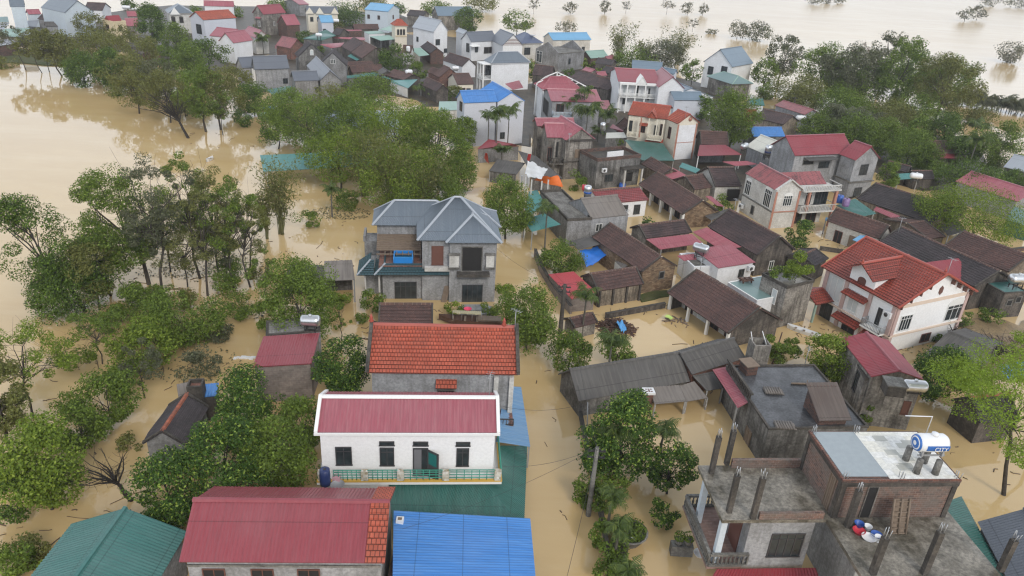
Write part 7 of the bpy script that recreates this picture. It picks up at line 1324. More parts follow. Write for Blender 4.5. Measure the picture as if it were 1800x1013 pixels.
for q in (.08, .4, .88): x = q*h.L; mb.prism([(x-1.3, -.25, 6.0), (x+1.3, -.25, 6.0), (x, -.25, 7.9)], (0, .5, 0))
mb.build("pediment", CREAM2, h.root)
h = gable("house", "small house with a sky blue roof in front of the cream villa", (564.3,39.8), (587.4,39.8), (560.4,27.0), 4.2, SKYB, LILAC, .5, ov=.2); win(h, 'f', .2, .8, .9, 1.4, 'dark'); tank("white lying tank beside the sky blue roof", (591.2,41.1), 3.6, 1.6, .5, .2, PLWH, stand=.8)
h = gable("house", "old stained house with crimson gable roof at the upper left", (462.9,25.7), (503.2,22.6), (452.6,9.0), 6.4, RED, OLD, .5, ov=.25, og=.25); [win(h, 'f', q, 2.8, .6, 1.2, 'white') for q in (.45, .8)]; win(h, 'l', .5, 2.6, .9, 1.6, 'white'); canopy(h, 'l', h.F['l'][3]*.5, 5.4, 2.2, .6, .4, REDP)
tiny("crimson roof with a dark brick gable right of the stained house", (504.0,44.9), (528.3,43.6), (505.2,20.0), 3.8, REDP, BRKD)
tiny("crimson roofed white house above the orange roofed one", (358, 10.5), (411, 12), (352, 1), 5.2, REDP, WHITE); tiny("crimson roof at the very top among trees", (525.8,8.2), (543.7,7.7), (510.4,0.0), 4.2, REDP, CEM)
h = gable("house", "white house with bright orange roof and pale side wall at upper left", (357.3,35.3), (416.0,31.3), (342.7,20.7), 6.8, TORG, LILAC, .5, ov=.2, D=None, og=.3); winp(h, 'l', (346.7,58.7), (353.3,44.0), 'dark', nm=2)
h = gable("house", "white house with crimson roofs in front of the orange roofed house", (410.7,76.0), (445.3,70.7), (396.0,57.3), 5.2, REDP, WHITE, .5, ov=.2, og=.3); tiny("crimson roof section behind the white crimson-roofed house", (368.0,62.7), (405.3,66.7), (381.3,48.0), 4.8, REDP, WHITE); tiny("crimson roof with a pale gable beside the coconut palm", (425.3,58.7), (448.0,66.7), (458.7,53.3), 4.4, REDP, OFFW, over_b=True)
h = hip("house", "grey hip-roofed villa with a white arched dormer at upper left", (294.7,23.3), (340.0,23.3), 6.0, 8, 2.2, GREY, OFFW, ov=.4, inset=3); mb = MB(); mb.prism([(.6, -.2, 5.6), (3.4, -.2, 5.6), (2, -.2, 7.6)], (0, .5, 0)); mb.build("dormer", WTRIM, h.root); [win(h, 'f', q, 3.2, 1.0, 1.6, 'hole', arch=1) for q in (.15, .5)]
h = block("house", "yellow house with a flat parapet and small red roof at upper left", (198.7,40.0), (221.3,38.7), (196.0,15.3), 5.4, CREAM, CONC, .3, .2, d=6, lip=CREAM); win(h, 'f', .5, 3.2, .8, 1.3, 'brown'); win(h, 'l', .4, 3.0, 1.6, 1.5, 'brown'); mb = MB(); mb.prism([(0, 2, 5.5), (0, 5, 5.5), (0, 3.5, 6.8)], (h.L, 0, 0)); mb.build("red_roof", REDD, h.root); tank("long white tank beside the yellow house parapet", (222.0,16.0), 5.2, 2.2, .5, 0, PLWH, stand=.5); tank("white tank below the yellow house", (196.7,40.0), 3.4, 1.8, .45, .2, PLWH, stand=.4)
tiny("steep crimson roof behind the tall dark tree at upper left", (224.0,28.7), (242.0,28.7), (236.0,17.3), 5.0, REDP, OLD) ; tiny("crimson lower roof right of the yellow house", (220.7,46.0), (244.0,46.0), (221.3,32.0), 3.6, REDP, OLD)
h = gable("house", "tall pale grey house with blue edges cut by the top edge", (71.3,13.3), (113.3,22.7), (93.3,-8.0), 6.6, GREY, BLUEW, .5, ov=.1); None
h = gable("house", "pale blue grey house in the top left corner with arched windows", (17.3,12.0), (44.0,12.0), (8.0,0.0), 8.0, GREY, BLUEW, .5, ov=.1); win(h, 'l', .5, 5, 1.2, 2.0, 'dark', arch=1)
tiny("small red roof against the tall pale grey house", (50.0,25.3), (72.7,24.7), (46.7,16.7), 3.8, REDP, BLUEW); tiny("dark tiled roof in front of the tall pale grey house", (65.3,33.3), (96.0,37.3), (74.7,22.7), 3.2, TDK, CEM); tiny("crimson roof with a brick gable at upper left", (96.0,37.3), (115.3,42.0), (131.3,27.3), 3.2, REDP, BRK, over_b=True); tiny("grey flat roof before the crimson brick gable", (80.0,46.7), (114.7,46.0), (78.7,38.7), 2.4, FIB, CEML)
sheet("grey_shed", "slate grey shed roof near the top left corner", [((30.7,45.3), 2.4), ((64.0,47.3), 2.4), ((68.0,35.3), 3.0), ((38.7,37.3), 3.0)], SLATE, (0, 1), cat="shed roof", walls=((0,), CEMD)); sheet("mint_roof", "pale green shed roof at the left edge", [((-8.0,62.7), 2.2), ((29.3,65.3), 2.2), ((53.3,49.3), 2.8), ((8.0,50.7), 2.8)], MINT, (0, 1), cat="shed roof", walls=((0,), OLD)); tiny("grey roofed brick shed at the left edge beside the grass", (-16.0,82.7), (29.1,76.7), (-8.0,65.3), 2.8, GREYL, BRKD); sheet("teal_shelter", "dark green canopy under the top left white house", [((-8.0,40.0), 3.0), ((16.0,39.3), 3.0), ((13.3,29.3), 3.4), ((-8.0,30.0), 3.4)], TEALD, (), cat="shelter"); sheet("grey_shed", "light grey flat roofs at the left edge", [((-8.0,54.7), 2.4), ((5.3,53.3), 2.4), ((17.3,40.0), 2.8), ((-8.0,41.3), 2.8)], GREYL, (), cat="shed roof")
tiny("dark roofed long house behind the yellow house", (146.7,17.3), (180.0,18.7), (153.3,4.0), 3.6, TDK, WHITE); tiny("dark grey roof among the left trees", (222.7,81.3), (268.0,88.0), (224.0,75.3), 2.6, FIB, CEMD); tiny("weathered red brown roof among the left trees", (260.0,100.0), (284.0,96.0), (261.3,88.0), 2.4, TBR, BRK)
tiny("slate blue roofed house behind trees at the top centre", (769.6,28.2), (833.8,28.2), (782.4,5.6), 4.8, MATS["steel_blue_tin"], OLD); tiny("dark tiled roof left of the slate blue roofed house", (714.4,27.0), (743.9,29.5), (720.8,17.5), 3.4, TBLK, OLD)
# steel-blue and rusty roofs among the far right trees
tiny("pale blue roof among trees at the right, behind the fan palm", (1502.0,213.1), (1537.2,211.4), (1503.7,201.3), 3.0, GREYL, OLD)
# ================================================================== TREES AND PLANTS
SW = "trees standing in the flood"; GD = "garden trees of the village"; FAR = "lone trees far out in the flood"; RS = "tree stand on the right bank"; LR = "tree row on the left bank"; MC = "trees in the middle of the picture"; FL = "trees at lower left"
for a in (
 # kind, x, base row, top row, width px, label, leaf, lean x, group
 ('open', 150, 548, 345, 130, "tree at the left edge leaning out left over the open water", 'deep', 58, SW),
 ('open', 262, 500, 284, 150, "tall dark green tree with a flat top rising from the left flood", 'mid', 210, SW),
 ('bush', 135, 550, 452, 175, "dark leaning thicket sinking into the water at far left", 'deep', None, SW), ('bush', 86, 552, 492, 84, "small round dark bush at the water's edge, far left", 'deep', None, SW), ('open', 195, 520, 400, 120, "dark leafy tree between the flat-topped tree and the far left thicket", 'mid', None, SW),
 ('sparse', 286, 522, 258, 135, "tall thin tree with bare upper twigs in the left flood", 'grey', 300, SW), ('sparse', 352, 490, 268, 110, "slender tree with a straight dark trunk and airy crown", 'mid', 335, SW), ('sparse', 384, 480, 288, 115, "slender leaning tree with forked bare branches at the right of the thin group", 'olive', 400, SW), ('sparse', 300, 478, 340, 140, "pale yellowish tree in the middle of the thin-tree group", 'lime', None, SW), ('sparse', 398, 500, 375, 95, "low airy sapling in front of the thin-tree group", 'grey', None, SW),
 ('sparse', 440, 470, 330, 70, "wispy leaning sapling left of the bamboo clump", 'lime', 452, SW), ('bush', 415, 492, 455, 75, "low green shrub in water below the wispy sapling", 'mid', None, SW),
 ('bush', 228, 565, 492, 85, "round mid green shrub in the water left of the orange-ridged hut", 'mid', None, SW), ('dense', 330, 603, 520, 140, "broad bushy tree half sunk in brown water", 'mid', None, SW), ('dense', 265, 645, 570, 120, "bushy tree with yellow-green tips in brown water", 'lime', None, SW), ('bush', 350, 665, 618, 75, "feathery low shrub left of the concrete water box", 'grey', None, SW), ('sparse', 180, 640, 545, 110, "thin grey green tree left of the yellow-green bush", 'mid', None, SW), ('sparse', 300, 560, 500, 80, "thin leaning sapling above the half sunk bushy tree", 'mid', 280, SW),
 ('sparse', 58, 735, 558, 160, "forked thin tree with bare limbs at the left edge", 'lime', 80, FL), ('open', 22, 800, 610, 120, "olive tree cut by the left edge", 'olive', None, FL), ('dense', 195, 752, 660, 115, "leafy tree left of the small dark tile roof", 'mid', None, FL), ('dense', 92, 895, 740, 160, "big yellow-green tree at lower left", 'lime', None, FL), ('dense', 150, 790, 712, 90, "dark leafy tree behind the big yellow-green tree", 'mid', None, FL), ('bush', 40, 905, 830, 90, "dark bush under the big yellow-green tree", 'deep', None, FL), ('bush', 35, 1012, 940, 100, "leafy shrub in the bottom left corner", 'mid', None, FL), ('open', 105, 1060, 982, 50, "light green sapling beside the teal roof corner", 'lime', None, FL), ('bush', 60, 985, 950, 90, "low shrub on the bank left of the teal roof", 'olive', None, FL),
 ('dense', 308, 915, 800, 140, "dark glossy pomelo tree left of the maroon roof", 'pomelo', None, FL), ('dense', 402, 872, 738, 150, "large glossy pomelo tree behind the maroon roof", 'pomelo', None, FL), ('dense', 490, 862, 742, 140, "light green fine-leaved tree left of the white house", 'mid', None, FL), ('dense', 440, 770, 652, 120, "pomelo tree in front of the grey brick shed", 'pomelo', None, FL), ('dense', 535, 790, 700, 90, "leafy tree between the brick shed and the white house", 'mid', None, FL), ('dense', 605, 705, 588, 105, "dark pomelo tree between the brick shed and the orange roof", 'pomelo', None, FL),
 ('dense', 530, 600, 462, 150, "large bright green tree behind the maroon shed roof", 'mid', None, MC), ('bush', 470, 585, 515, 60, "lower left bough of the bright green tree", 'mid', None, MC), ('bush', 655, 550, 508, 55, "green shrub by the wall of the grey house", 'mid', None, MC), ('bush', 598, 545, 505, 45, "yellowish shrub beside the fibre roof", 'lime', None, MC), ('sparse', 600, 600, 535, 40, "thin bare-stemmed sapling in the yard water", 'mid', None, MC), ('bush', 637, 570, 545, 26, "small light shrub left of the brown porch roof", 'mid', None, MC),
 ('bush', 799, 556, 529, 34, "round potted shrub left of the grey house door", 'lime', None, GD), ('bush', 862, 557, 526, 36, "yellow-green potted shrub right of the grey house door", 'lime', None, GD), ('bush', 884, 530, 492, 42, "pale shrub at the right corner of the grey house", 'lime', None, GD), ('dense', 925, 615, 503, 112, "bright green tree at the corner of the orange roof and street", 'mid', None, GD), ('bush', 915, 600, 575, 50, "dark undergrowth below the bright green street tree", 'deep', None, GD),
 ('dense', 888, 420, 309, 100, "round green tree right of the grey hip roof", 'mid', None, GD),
 ('open', 545, 275, 165, 150, "spreading tree at the left of the middle grove above the teal shed", 'mid', None, MC), ('open', 490, 262, 195, 70, "dark tree leaning over the flood beside the teal shed", 'deep', None, MC), ('open', 615, 280, 160, 140, "spreading layered tree in the middle grove", 'mid', None, MC), ('open', 700, 310, 175, 150, "yellow-green spreading tree in the middle grove", 'lime', None, MC), ('dense', 650, 185, 135, 95, "leafy tree in front of the slit-vent gable", 'mid', None, MC), ('open', 770, 330, 185, 120, "leafy tree at the right of the middle grove", 'mid', None, MC), ('dense', 806, 345, 258, 76, "small tree with a visible trunk beside the street bend", 'mid', None, MC), ('dense', 735, 250, 190, 90, "mid green tree behind the bamboo", 'mid', None, MC), ('dense', 815, 260, 205, 55, "tree against the lilac house wall", 'mid', None, MC), ('open', 580, 210, 150, 90, "olive tree at the back of the middle grove", 'olive', None, MC), ('bush', 615, 368, 330, 60, "low shrub at the foot of the bamboo", 'mid', None, MC),
 ('dense', 448, 204, 148, 72, "dark round bush left of the pale green flat roof", 'deep', None, LR), ('bush', 425, 222, 195, 50, "low dark shrub at the water below the dark round bush", 'deep', None, LR),
 ('sparse', 46, 124, 40, 60, "first slim trunk tree of the left bank row", 'grey', 30, LR), ('sparse', 74, 129, 48, 60, "second slim tree leaning left on the left bank", 'olive', 55, LR), ('sparse', 87, 127, 50, 50, "third slim tree of the left bank row", 'olive', 80, LR), ('open', 109, 134, 48, 60, "leaning olive tree of the left bank row", 'olive', 88, LR), ('open', 129, 133, 50, 60, "olive tree left of the dense dark one on the bank", 'olive', 112, LR), ('open', 172, 138, 55, 80, "broad olive tree on the left bank", 'olive', None, LR), ('dense', 196, 158, 82, 60, "dense dark tree on the left bank", 'deep', None, LR), ('open', 165, 70, 22, 60, "tree in front of the yellow house", 'olive', None, LR), ('open', 232, 170, 88, 80, "olive tree leaning over the water", 'olive', None, LR), ('open', 215, 90, 45, 50, "tree beside the white tank at upper left", 'olive', None, LR), ('dense', 271, 88, 2, 52, "tall dark conical tree at upper left", 'deep', None, LR), ('dense', 312, 98, 40, 56, "round olive green tree before the orange roofed house", 'mid', None, LR), ('open', 298, 152, 78, 52, "bright mid green tree at left centre", 'mid', None, LR), ('open', 368, 122, 68, 66, "dark loose tree before the crimson roofs", 'deep', None, LR), ('open', 280, 172, 105, 80, "grey olive tree near the leaning bare tree", 'grey', None, LR), ('dense', 326, 205, 155, 58, "grey drooping bush over the water", 'grey', None, LR), ('open', 388, 228, 118, 82, "olive yellow tree right of the drooping bush", 'olive', None, LR), ('sparse', 392, 238, 160, 45, "thin tree standing in water right of the bare tree", 'mid', None, LR), ('bush', 10, 120, 102, 50, "low shrub on the bank at the left edge", 'olive', None, LR), ('bush', 125, 138, 128, 26, "little shrub in the water under the bank row", 'mid', None, LR), ('bush', 205, 168, 150, 40, "dark shrub in the water left of the drooping bush", 'deep', None, LR),
 ('dense', 694, 130, 77, 56, "dark round tree in the old quarter", 'deep', None, GD), ('dense', 735, 143, 108, 33, "small round tree in the old quarter", 'mid', None, GD), ('dense', 605, 44, 10, 80, "dark trees left of the pale blue house", 'deep', None, GD), ('dense', 655, 12, -4, 60, "tree clump above the pale blue house", 'olive', None, GD), ('dense', 822, 60, 14, 50, "dark tree beside the slate blue roofed house", 'deep', None, GD), ('open', 846, 20, -6, 70, "olive tree clump at the top, by the open water", 'olive', None, GD), ('open', 908, 62, 18, 54, "loose round tree behind the slate houses", 'mid', None, GD), ('dense', 490, 22, 2, 50, "tree between the crimson roofs at the top", 'mid', None, GD), ('dense', 115, 30, 0, 40, "tree beside the tall pale grey house", 'olive', None, GD), ('dense', 228, 16, 0, 28, "dark tree behind the yellow house tank", 'deep', None, GD), ('dense', 94, 26, 9, 24, "small dark tree against the pale grey wall", 'deep', None, GD), ('open', 765, 30, 2, 60, "tree behind the big white gable house", 'mid', None, GD),
 ('dense', 1282, 260, 149, 84, "big round dark green tree beside the salmon house", 'mid', None, GD), ('dense', 1233, 212, 167, 38, "dark tree left of the big round tree", 'deep', None, GD), ('dense', 1457, 328, 281, 46, "round tree between the crimson L roof and the arched-window house", 'mid', None, GD), ('dense', 1556, 342, 284, 40, "round tree beside the crimson gabled wing", 'mid', None, GD), ('bush', 1395, 437, 384, 62, "glossy fruit tree beside the arched-window house", 'pomelo', None, GD), ('dense', 985, 487, 422, 72, "round tree above the red flat roof in the lane", 'mid', None, GD), ('bush', 955, 470, 440, 34, "small shrub left of the lane tree", 'mid', None, GD),
 ('dense', 1000, 652, 587, 84, "mid green tree at the street corner by the long barn", 'mid', None, GD), ('dense', 1088, 645, 598, 62, "tree behind the long barn ridge", 'mid', None, GD), ('dense', 1082, 840, 688, 128, "large glossy pomelo tree beside the flooded street", 'pomelo', None, GD), ('bush', 1040, 850, 735, 80, "leafy left part of the street hedge under the pomelo tree", 'pomelo', None, GD), ('bush', 1055, 905, 850, 60, "fern-like shrubs at the foot of the street hedge", 'mid', None, GD), ('dense', 1172, 868, 775, 78, "smaller pomelo tree right of the large one", 'pomelo', None, GD), ('bush', 1164, 924, 876, 52, "round citrus bush alone in the yard water", 'pomelo', None, GD), ('bush', 1030, 895, 842, 58, "light green shrub around the leaning pole", 'mid', None, GD), ('bush', 1075, 880, 830, 60, "ferny shrub under the large pomelo tree", 'mid', None, GD),
 ('dense', 1368, 640, 583, 58, "small round tree behind the wet flat roof", 'mid', None, GD), ('dense', 1446, 676, 580, 84, "fruit tree with pale young leaves before the villa", 'lime', None, GD), ('dense', 1640, 705, 607, 100, "dark pomelo tree below the villa's gable wall", 'pomelo', None, GD), ('bush', 1512, 745, 705, 34, "shrub beside the old concrete house", 'mid', None, GD),
 ('open', 1700, 432, 335, 165, "broad spreading tree at the right edge before the pink red roof", 'lime', None, GD), ('open', 1640, 405, 335, 80, "left bough tree of the spreading olive tree", 'mid', None, GD),
 ('bush', 1010, 335, 302, 42, "shrub below the mildewed house", 'mid', None, GD), ('bush', 1089, 264, 243, 28, "shrub on the broken parapet house", 'mid', None, GD), ('open', 945, 150, 118, 40, "leafy tree behind the white roof frame", 'mid', None, GD), ('bush', 882, 147, 134, 28, "shrub at the foot of the white hip-roofed house", 'lime', None, GD), ('bush', 1136, 404, 374, 36, "flowering shrub before the white porch columns", 'pomelo', None, GD), ('bush', 1270, 370, 338, 40, "garden shrub before the broad dark house", 'mid', None, GD), ('bush', 780, 175, 155, 50, "dark shrubs left of the blue roof", 'deep', None, GD), ('bush', 800, 172, 150, 36, "olive shrub against the blue-roofed house", 'olive', None, GD), ('bush', 566, 94, 80, 20, "little round bush beside the niche gable", 'mid', None, GD), ('bush', 1060, 140, 118, 30, "shrub by the white crimson villa balcony", 'mid', None, GD), ('bush', 1030, 120, 104, 40, "yellowish shrub below the mint green shed", 'lime', None, GD),
 ('dense', 700, 372, 262, 150, "lime green tree at the front of the middle grove", 'lime', None, MC), ('open', 600, 335, 225, 120, "airy olive tree over the right half of the teal shed", 'lime', None, MC), ('dense', 768, 376, 300, 90, "low tree behind the grey hip roof ridge", 'mid', None, MC), ('open', 520, 240, 160, 110, "green tree at the back left of the middle grove", 'mid', None, MC),
 ('dense', 1500, 262, 200, 80, "dense garden tree beside the fan palms", 'mid', None, GD), ('dense', 1680, 292, 236, 70, "dark garden tree behind the slender palm", 'deep', None, GD), ('dense', 1622, 305, 252, 56, "leafy tree left of the banana-like shrub", 'mid', None, GD), ('dense', 1490, 225, 170, 90, "thick tree at the foot of the right stand", 'mid', None, RS), ('dense', 1560, 235, 180, 90, "thick olive tree at the foot of the right stand", 'olive', None, RS), ('open', 1470, 190, 90, 90, "tall green tree beside the bare twiggy tree", 'mid', None, RS), ('open', 1620, 190, 115, 80, "green tree behind the broad tree of the stand", 'mid', None, RS), ('dense', 1400, 205, 150, 70, "bushy tree right of the dull teal roof", 'olive', None, RS),
 ('dense', 150, 152, 88, 70, "dark bushy tree in the middle of the left bank", 'deep', None, LR), ('open', 255, 140, 62, 80, "olive tree before the grey hip-roofed villa", 'olive', None, LR), ('dense', 228, 158, 105, 66, "dark tree over the weathered red brown roof", 'deep', None, LR), ('dense', 345, 172, 122, 56, "mid green tree left of the cement bungalow", 'mid', None, LR), ('open', 190, 110, 52, 60, "loose tree below the yellow house", 'olive', None, LR),
 ('sparse', 330, 505, 385, 130, "yellow-green tree low in the left flood grove", 'bamboo', None, SW), ('open', 175, 540, 420, 110, "dark tree joining the far left thicket to the grove", 'olive', None, SW), ('bush', 280, 560, 505, 70, "low green bush at the foot of the left grove", 'mid', None, SW),
 ('bush', 460, 60, 42, 30, "shrub between the crimson gable and the stained house", 'mid', None, GD), ('bush', 530, 75, 54, 34, "shrub beside the cream villa steps", 'deep', None, GD), ('bush', 590, 60, 36, 40, "shrub behind the sky blue roof", 'olive', None, GD), ('bush', 560, 128, 112, 26, "shrub before the slit-vent gable", 'mid', None, GD), ('bush', 640, 100, 86, 24, "shrub beside the sharp grey ridge", 'mid', None, GD), ('bush', 770, 110, 93, 28, "shrub below the big white gable house", 'deep', None, GD), ('bush', 800, 125, 109, 26, "shrub beside the dark roof with white posts", 'olive', None, GD), ('bush', 850, 90, 72, 30, "shrub before the white slate house", 'mid', None, GD), ('bush', 930, 120, 103, 28, "shrub beside the black roof of the white hip house", 'mid', None, GD), ('bush', 1000, 135, 119, 26, "shrub below the unfinished grey gables", 'deep', None, GD), ('bush', 380, 60, 38, 36, "shrub behind the orange roofed house", 'olive', None, GD), ('bush', 420, 30, 12, 30, "shrub above the crimson roofs", 'mid', None, GD), ('bush', 340, 30, 9, 34, "shrub before the grey hip-roofed villa", 'mid', None, GD), ('bush', 700, 30, 6, 40, "shrub right of the pale blue house", 'deep', None, GD), ('bush', 660, 150, 128, 36, "shrub behind the long teal sheet roof", 'olive', None, GD), ('bush', 1110, 235, 217, 30, "shrub beside the green canopy", 'mid', None, GD), ('bush', 1180, 330, 312, 30, "shrub beside the teal shelter", 'mid', None, GD), ('bush', 1240, 330, 312, 30, "shrub before the crimson carport", 'deep', None, GD), ('bush', 1340, 250, 232, 30, "shrub beside the bright blue roof", 'olive', None, GD), ('bush', 1690, 572, 548, 40, "shrub on the mud bank behind the villa", 'mid', None, GD), ('bush', 1735, 566, 538, 46, "shrub on the mud bank near the steel tank", 'mid', None, GD), ('bush', 1640, 600, 584, 26, "shrub at the villa's back corner", 'deep', None, GD),
 ('open', 300, 216, 120, 90, "drooping olive tree by the leaning bare tree", 'olive', None, LR), ('open', 362, 232, 112, 80, "loose green tree at the water right of the bare tree", 'mid', None, LR), ('open', 420, 186, 112, 60, "olive tree left of the dark round bush", 'olive', None, LR), ('dense', 340, 135, 72, 60, "full green tree before the orange roofed house", 'mid', None, LR), ('open', 245, 200, 120, 70, "low olive tree at the edge of the left lake", 'olive', None, LR), ('bush', 1050, 965, 915, 46, "green strip of plants on the street wall below the pole", 'mid', None, GD), ('bush', 1066, 1020, 968, 60, "green strip of plants at the bottom of the street wall", 'mid', None, GD), ('bush', 430, 560, 515, 60, "half sunk scrub right of the left grove", 'mid', None, SW), ('sparse', 470, 530, 440, 70, "wispy sapling between the grove and the fibre roof", 'mid', None, SW), ('bush', 545, 400, 372, 50, "fallen branches and leaves beside the lone bamboo", 'mid', None, SW),
 ('open', 1482, 195, 70, 90, "tall grey green tree in the middle of the right stand", 'grey', None, RS), ('open', 1562, 205, 62, 84, "tall mid green tree beside the dark leaning one", 'mid', None, RS), ('open', 1642, 222, 88, 100, "tall rounded tree at the right rear of the stand", 'olive', None, RS), ('open', 1340, 160, 100, 50, "loose tree between the white gable house and the stand", 'mid', None, RS),
 ('bush', 180, 585, 555, 50, "low scrub in the water below the far left thicket", 'mid', None, SW), ('bush', 240, 600, 572, 56, "brownish scrub beside the round mid green shrub", 'olive', None, SW), ('bush', 300, 610, 580, 50, "scrub between the half sunk tree and the yellow-green bush", 'mid', None, SW), ('bush', 390, 600, 570, 50, "grey scrub at the edge of the open brown pool", 'grey', None, SW), ('bush', 140, 650, 615, 60, "light scrub in front of the thin grey green tree", 'lime', None, SW), ('bush', 215, 660, 628, 56, "scrub left of the yellow-green tipped tree", 'mid', None, SW), ('bush', 400, 520, 480, 60, "scrub under the slender trees", 'mid', None, SW), ('bush', 330, 545, 512, 50, "olive scrub under the pale yellowish tree", 'olive', None, SW), ('bush', 250, 540, 500, 60, "scrub under the flat-topped tree", 'mid', None, SW), ('bush', 460, 500, 470, 44, "low scrub beside the wispy sapling", 'olive', None, SW), ('sparse', 412, 508, 305, 120, "airy tall tree right of the slender leaning one", 'mid', None, SW), ('sparse', 440, 505, 345, 100, "airy olive tree closest to the lone bamboo clump", 'olive', None, SW), ('sparse', 365, 520, 320, 110, "yellowish airy tree in front of the slender trees", 'bamboo', None, SW), ('sparse', 255, 700, 600, 90, "twiggy grey sapling in the pool above the hut", 'grey', None, SW), ('bush', 120, 720, 690, 60, "scrub at the foot of the forked thin tree", 'mid', None, SW), ('bush', 230, 790, 765, 50, "scrub between the big yellow-green tree and the hut", 'olive', None, SW),
 # far water
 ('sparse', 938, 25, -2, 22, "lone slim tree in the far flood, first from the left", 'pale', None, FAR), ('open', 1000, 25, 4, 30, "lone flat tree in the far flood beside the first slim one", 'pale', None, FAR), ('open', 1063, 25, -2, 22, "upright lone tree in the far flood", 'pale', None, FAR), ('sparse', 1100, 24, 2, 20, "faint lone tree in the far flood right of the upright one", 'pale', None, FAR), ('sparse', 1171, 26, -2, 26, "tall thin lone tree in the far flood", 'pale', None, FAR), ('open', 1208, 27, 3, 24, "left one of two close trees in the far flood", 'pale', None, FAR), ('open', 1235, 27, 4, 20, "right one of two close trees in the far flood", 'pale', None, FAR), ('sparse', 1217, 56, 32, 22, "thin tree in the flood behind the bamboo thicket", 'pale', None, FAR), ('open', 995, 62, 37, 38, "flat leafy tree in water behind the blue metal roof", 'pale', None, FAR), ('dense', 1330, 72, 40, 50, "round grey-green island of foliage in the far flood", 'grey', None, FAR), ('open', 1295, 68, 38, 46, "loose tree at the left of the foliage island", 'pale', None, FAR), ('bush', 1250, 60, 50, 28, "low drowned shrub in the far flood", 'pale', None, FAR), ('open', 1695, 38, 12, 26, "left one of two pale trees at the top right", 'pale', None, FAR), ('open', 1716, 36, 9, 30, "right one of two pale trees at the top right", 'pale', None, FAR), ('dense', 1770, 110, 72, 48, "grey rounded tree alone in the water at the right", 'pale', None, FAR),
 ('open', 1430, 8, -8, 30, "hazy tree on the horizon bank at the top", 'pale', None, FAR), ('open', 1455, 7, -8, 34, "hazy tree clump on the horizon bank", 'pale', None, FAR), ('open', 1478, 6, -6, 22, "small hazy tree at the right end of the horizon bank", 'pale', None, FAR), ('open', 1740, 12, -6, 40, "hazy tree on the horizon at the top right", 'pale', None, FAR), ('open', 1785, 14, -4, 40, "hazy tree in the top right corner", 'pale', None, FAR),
 # right stand
 ('open', 1368, 152, 58, 64, "willowy grey tree right of the white gable house", 'grey', None, RS), ('open', 1432, 180, 72, 90, "tall loose tree in the right bank stand", 'mid', None, RS), ('open', 1505, 195, 115, 100, "leafy tree in the middle of the right stand", 'mid', None, RS), ('open', 1545, 160, 50, 70, "tall pale tree in the right stand", 'grey', None, RS), ('open', 1588, 170, 86, 72, "dark rounded tree leaning right in the stand", 'deep', 1600, RS), ('sparse', 1508, 135, 76, 40, "bare twiggy tree in the right stand", 'dry', None, RS), ('open', 1645, 205, 100, 110, "broad tree at the right end of the stand", 'mid', None, RS), ('open', 1395, 195, 125, 90, "olive tree at the left foot of the stand", 'olive', None, RS), ('dense', 1462, 212, 150, 84, "dense tree at the front of the stand", 'mid', None, RS), ('open', 1600, 225, 165, 90, "ferny tree below the dark leaning one", 'mid', None, RS), ('open', 1555, 215, 175, 80, "low tree between the stand and the garden", 'olive', None, RS),
 ('dense', 1540, 275, 208, 76, "round garden tree above the crimson wing", 'mid', None, GD), ('dense', 1592, 295, 228, 90, "garden tree with light tips left of the crimson-awning house", 'mid', None, GD), ('dense', 1430, 245, 200, 60, "garden tree behind the crimson L roof", 'mid', None, GD), ('dense', 1650, 260, 195, 70, "dark garden tree behind the crimson-awning house", 'deep', None, GD), ('dense', 1742, 305, 210, 80, "big fruit tree at the right near the brown water", 'mid', None, GD), ('dense', 1700, 345, 285, 95, "dark low tree right of the crimson awning", 'deep', None, GD), ('dense', 1770, 345, 300, 70, "dark shrubbery before the pale blue grey roof", 'deep', None, GD), ('bush', 1640, 320, 285, 60, "banana-like shrub before the crimson-awning house", 'mid', None, GD), ('dense', 1720, 215, 190, 60, "olive shrub near the palm row", 'olive', None, GD), ('dense', 1345, 175, 150, 40, "shrub between the teal roof and the stand", 'mid', None, GD), ('dense', 1610, 255, 205, 60, "leafy tree behind the two garden trees", 'mid', None, GD), ('open', 1270, 130, 95, 40, "dark tree beside the white gable house", 'mid', None, GD), ('open', 1215, 150, 105, 40, "loose tree behind the steel blue roofs", 'mid', None, GD),
 ('dense', 1110, 120, 84, 70, "dark leafy tree before the bamboo thicket", 'mid', None, GD), ('dense', 1165, 120, 72, 70, "grey green tree in the bamboo thicket", 'grey', None, GD),
 ): tree(a[0], a[1], a[2], a[3], a[4], a[5], a[6], a[7], group=a[8], cat="shrub" if a[0] == 'bush' else "tree")
tree('flat', 1764, 870, 625, 290, "bright feathery tree leaning over the water at the right", 'feather', 1685, dens=1.5, low=.4, r0=.15); tree('flat', 1815, 800, 560, 150, "second feathery tree cut by the right edge", 'feather', 1775, dens=.9, low=.4, r0=.14)
tree('bush', 1397, 497, 440, 62, "yellow-green shrub growing on top of the concrete block", 'lime', z=4.55, group=GD, cat="shrub"); tree('bush', 1370, 492, 468, 40, "ferny plants at the left of the rooftop shrub", 'mid', z=4.55, group=GD, cat="shrub")
BG = "bamboo clumps"
for a in ((495, 412, 272, 95, "bamboo clump with dark stems standing alone in the flood"), (690, 375, 215, 160, "large yellowish bamboo clump in the middle grove"), (745, 380, 262, 120, "bamboo clump just behind the grey hip roof"), (640, 345, 225, 110, "bamboo clump left of the large yellowish one"), (1085, 112, 36, 64, "left bamboo plume of the far thicket"), (1130, 114, 66, 50, "low bamboo plume in the middle of the far thicket"), (1190, 114, 46, 70, "right bamboo plume of the far thicket"), (470, 420, 330, 40, "thin bamboo stems left of the lone clump")): bamboo(*a)
AP = "areca palms"
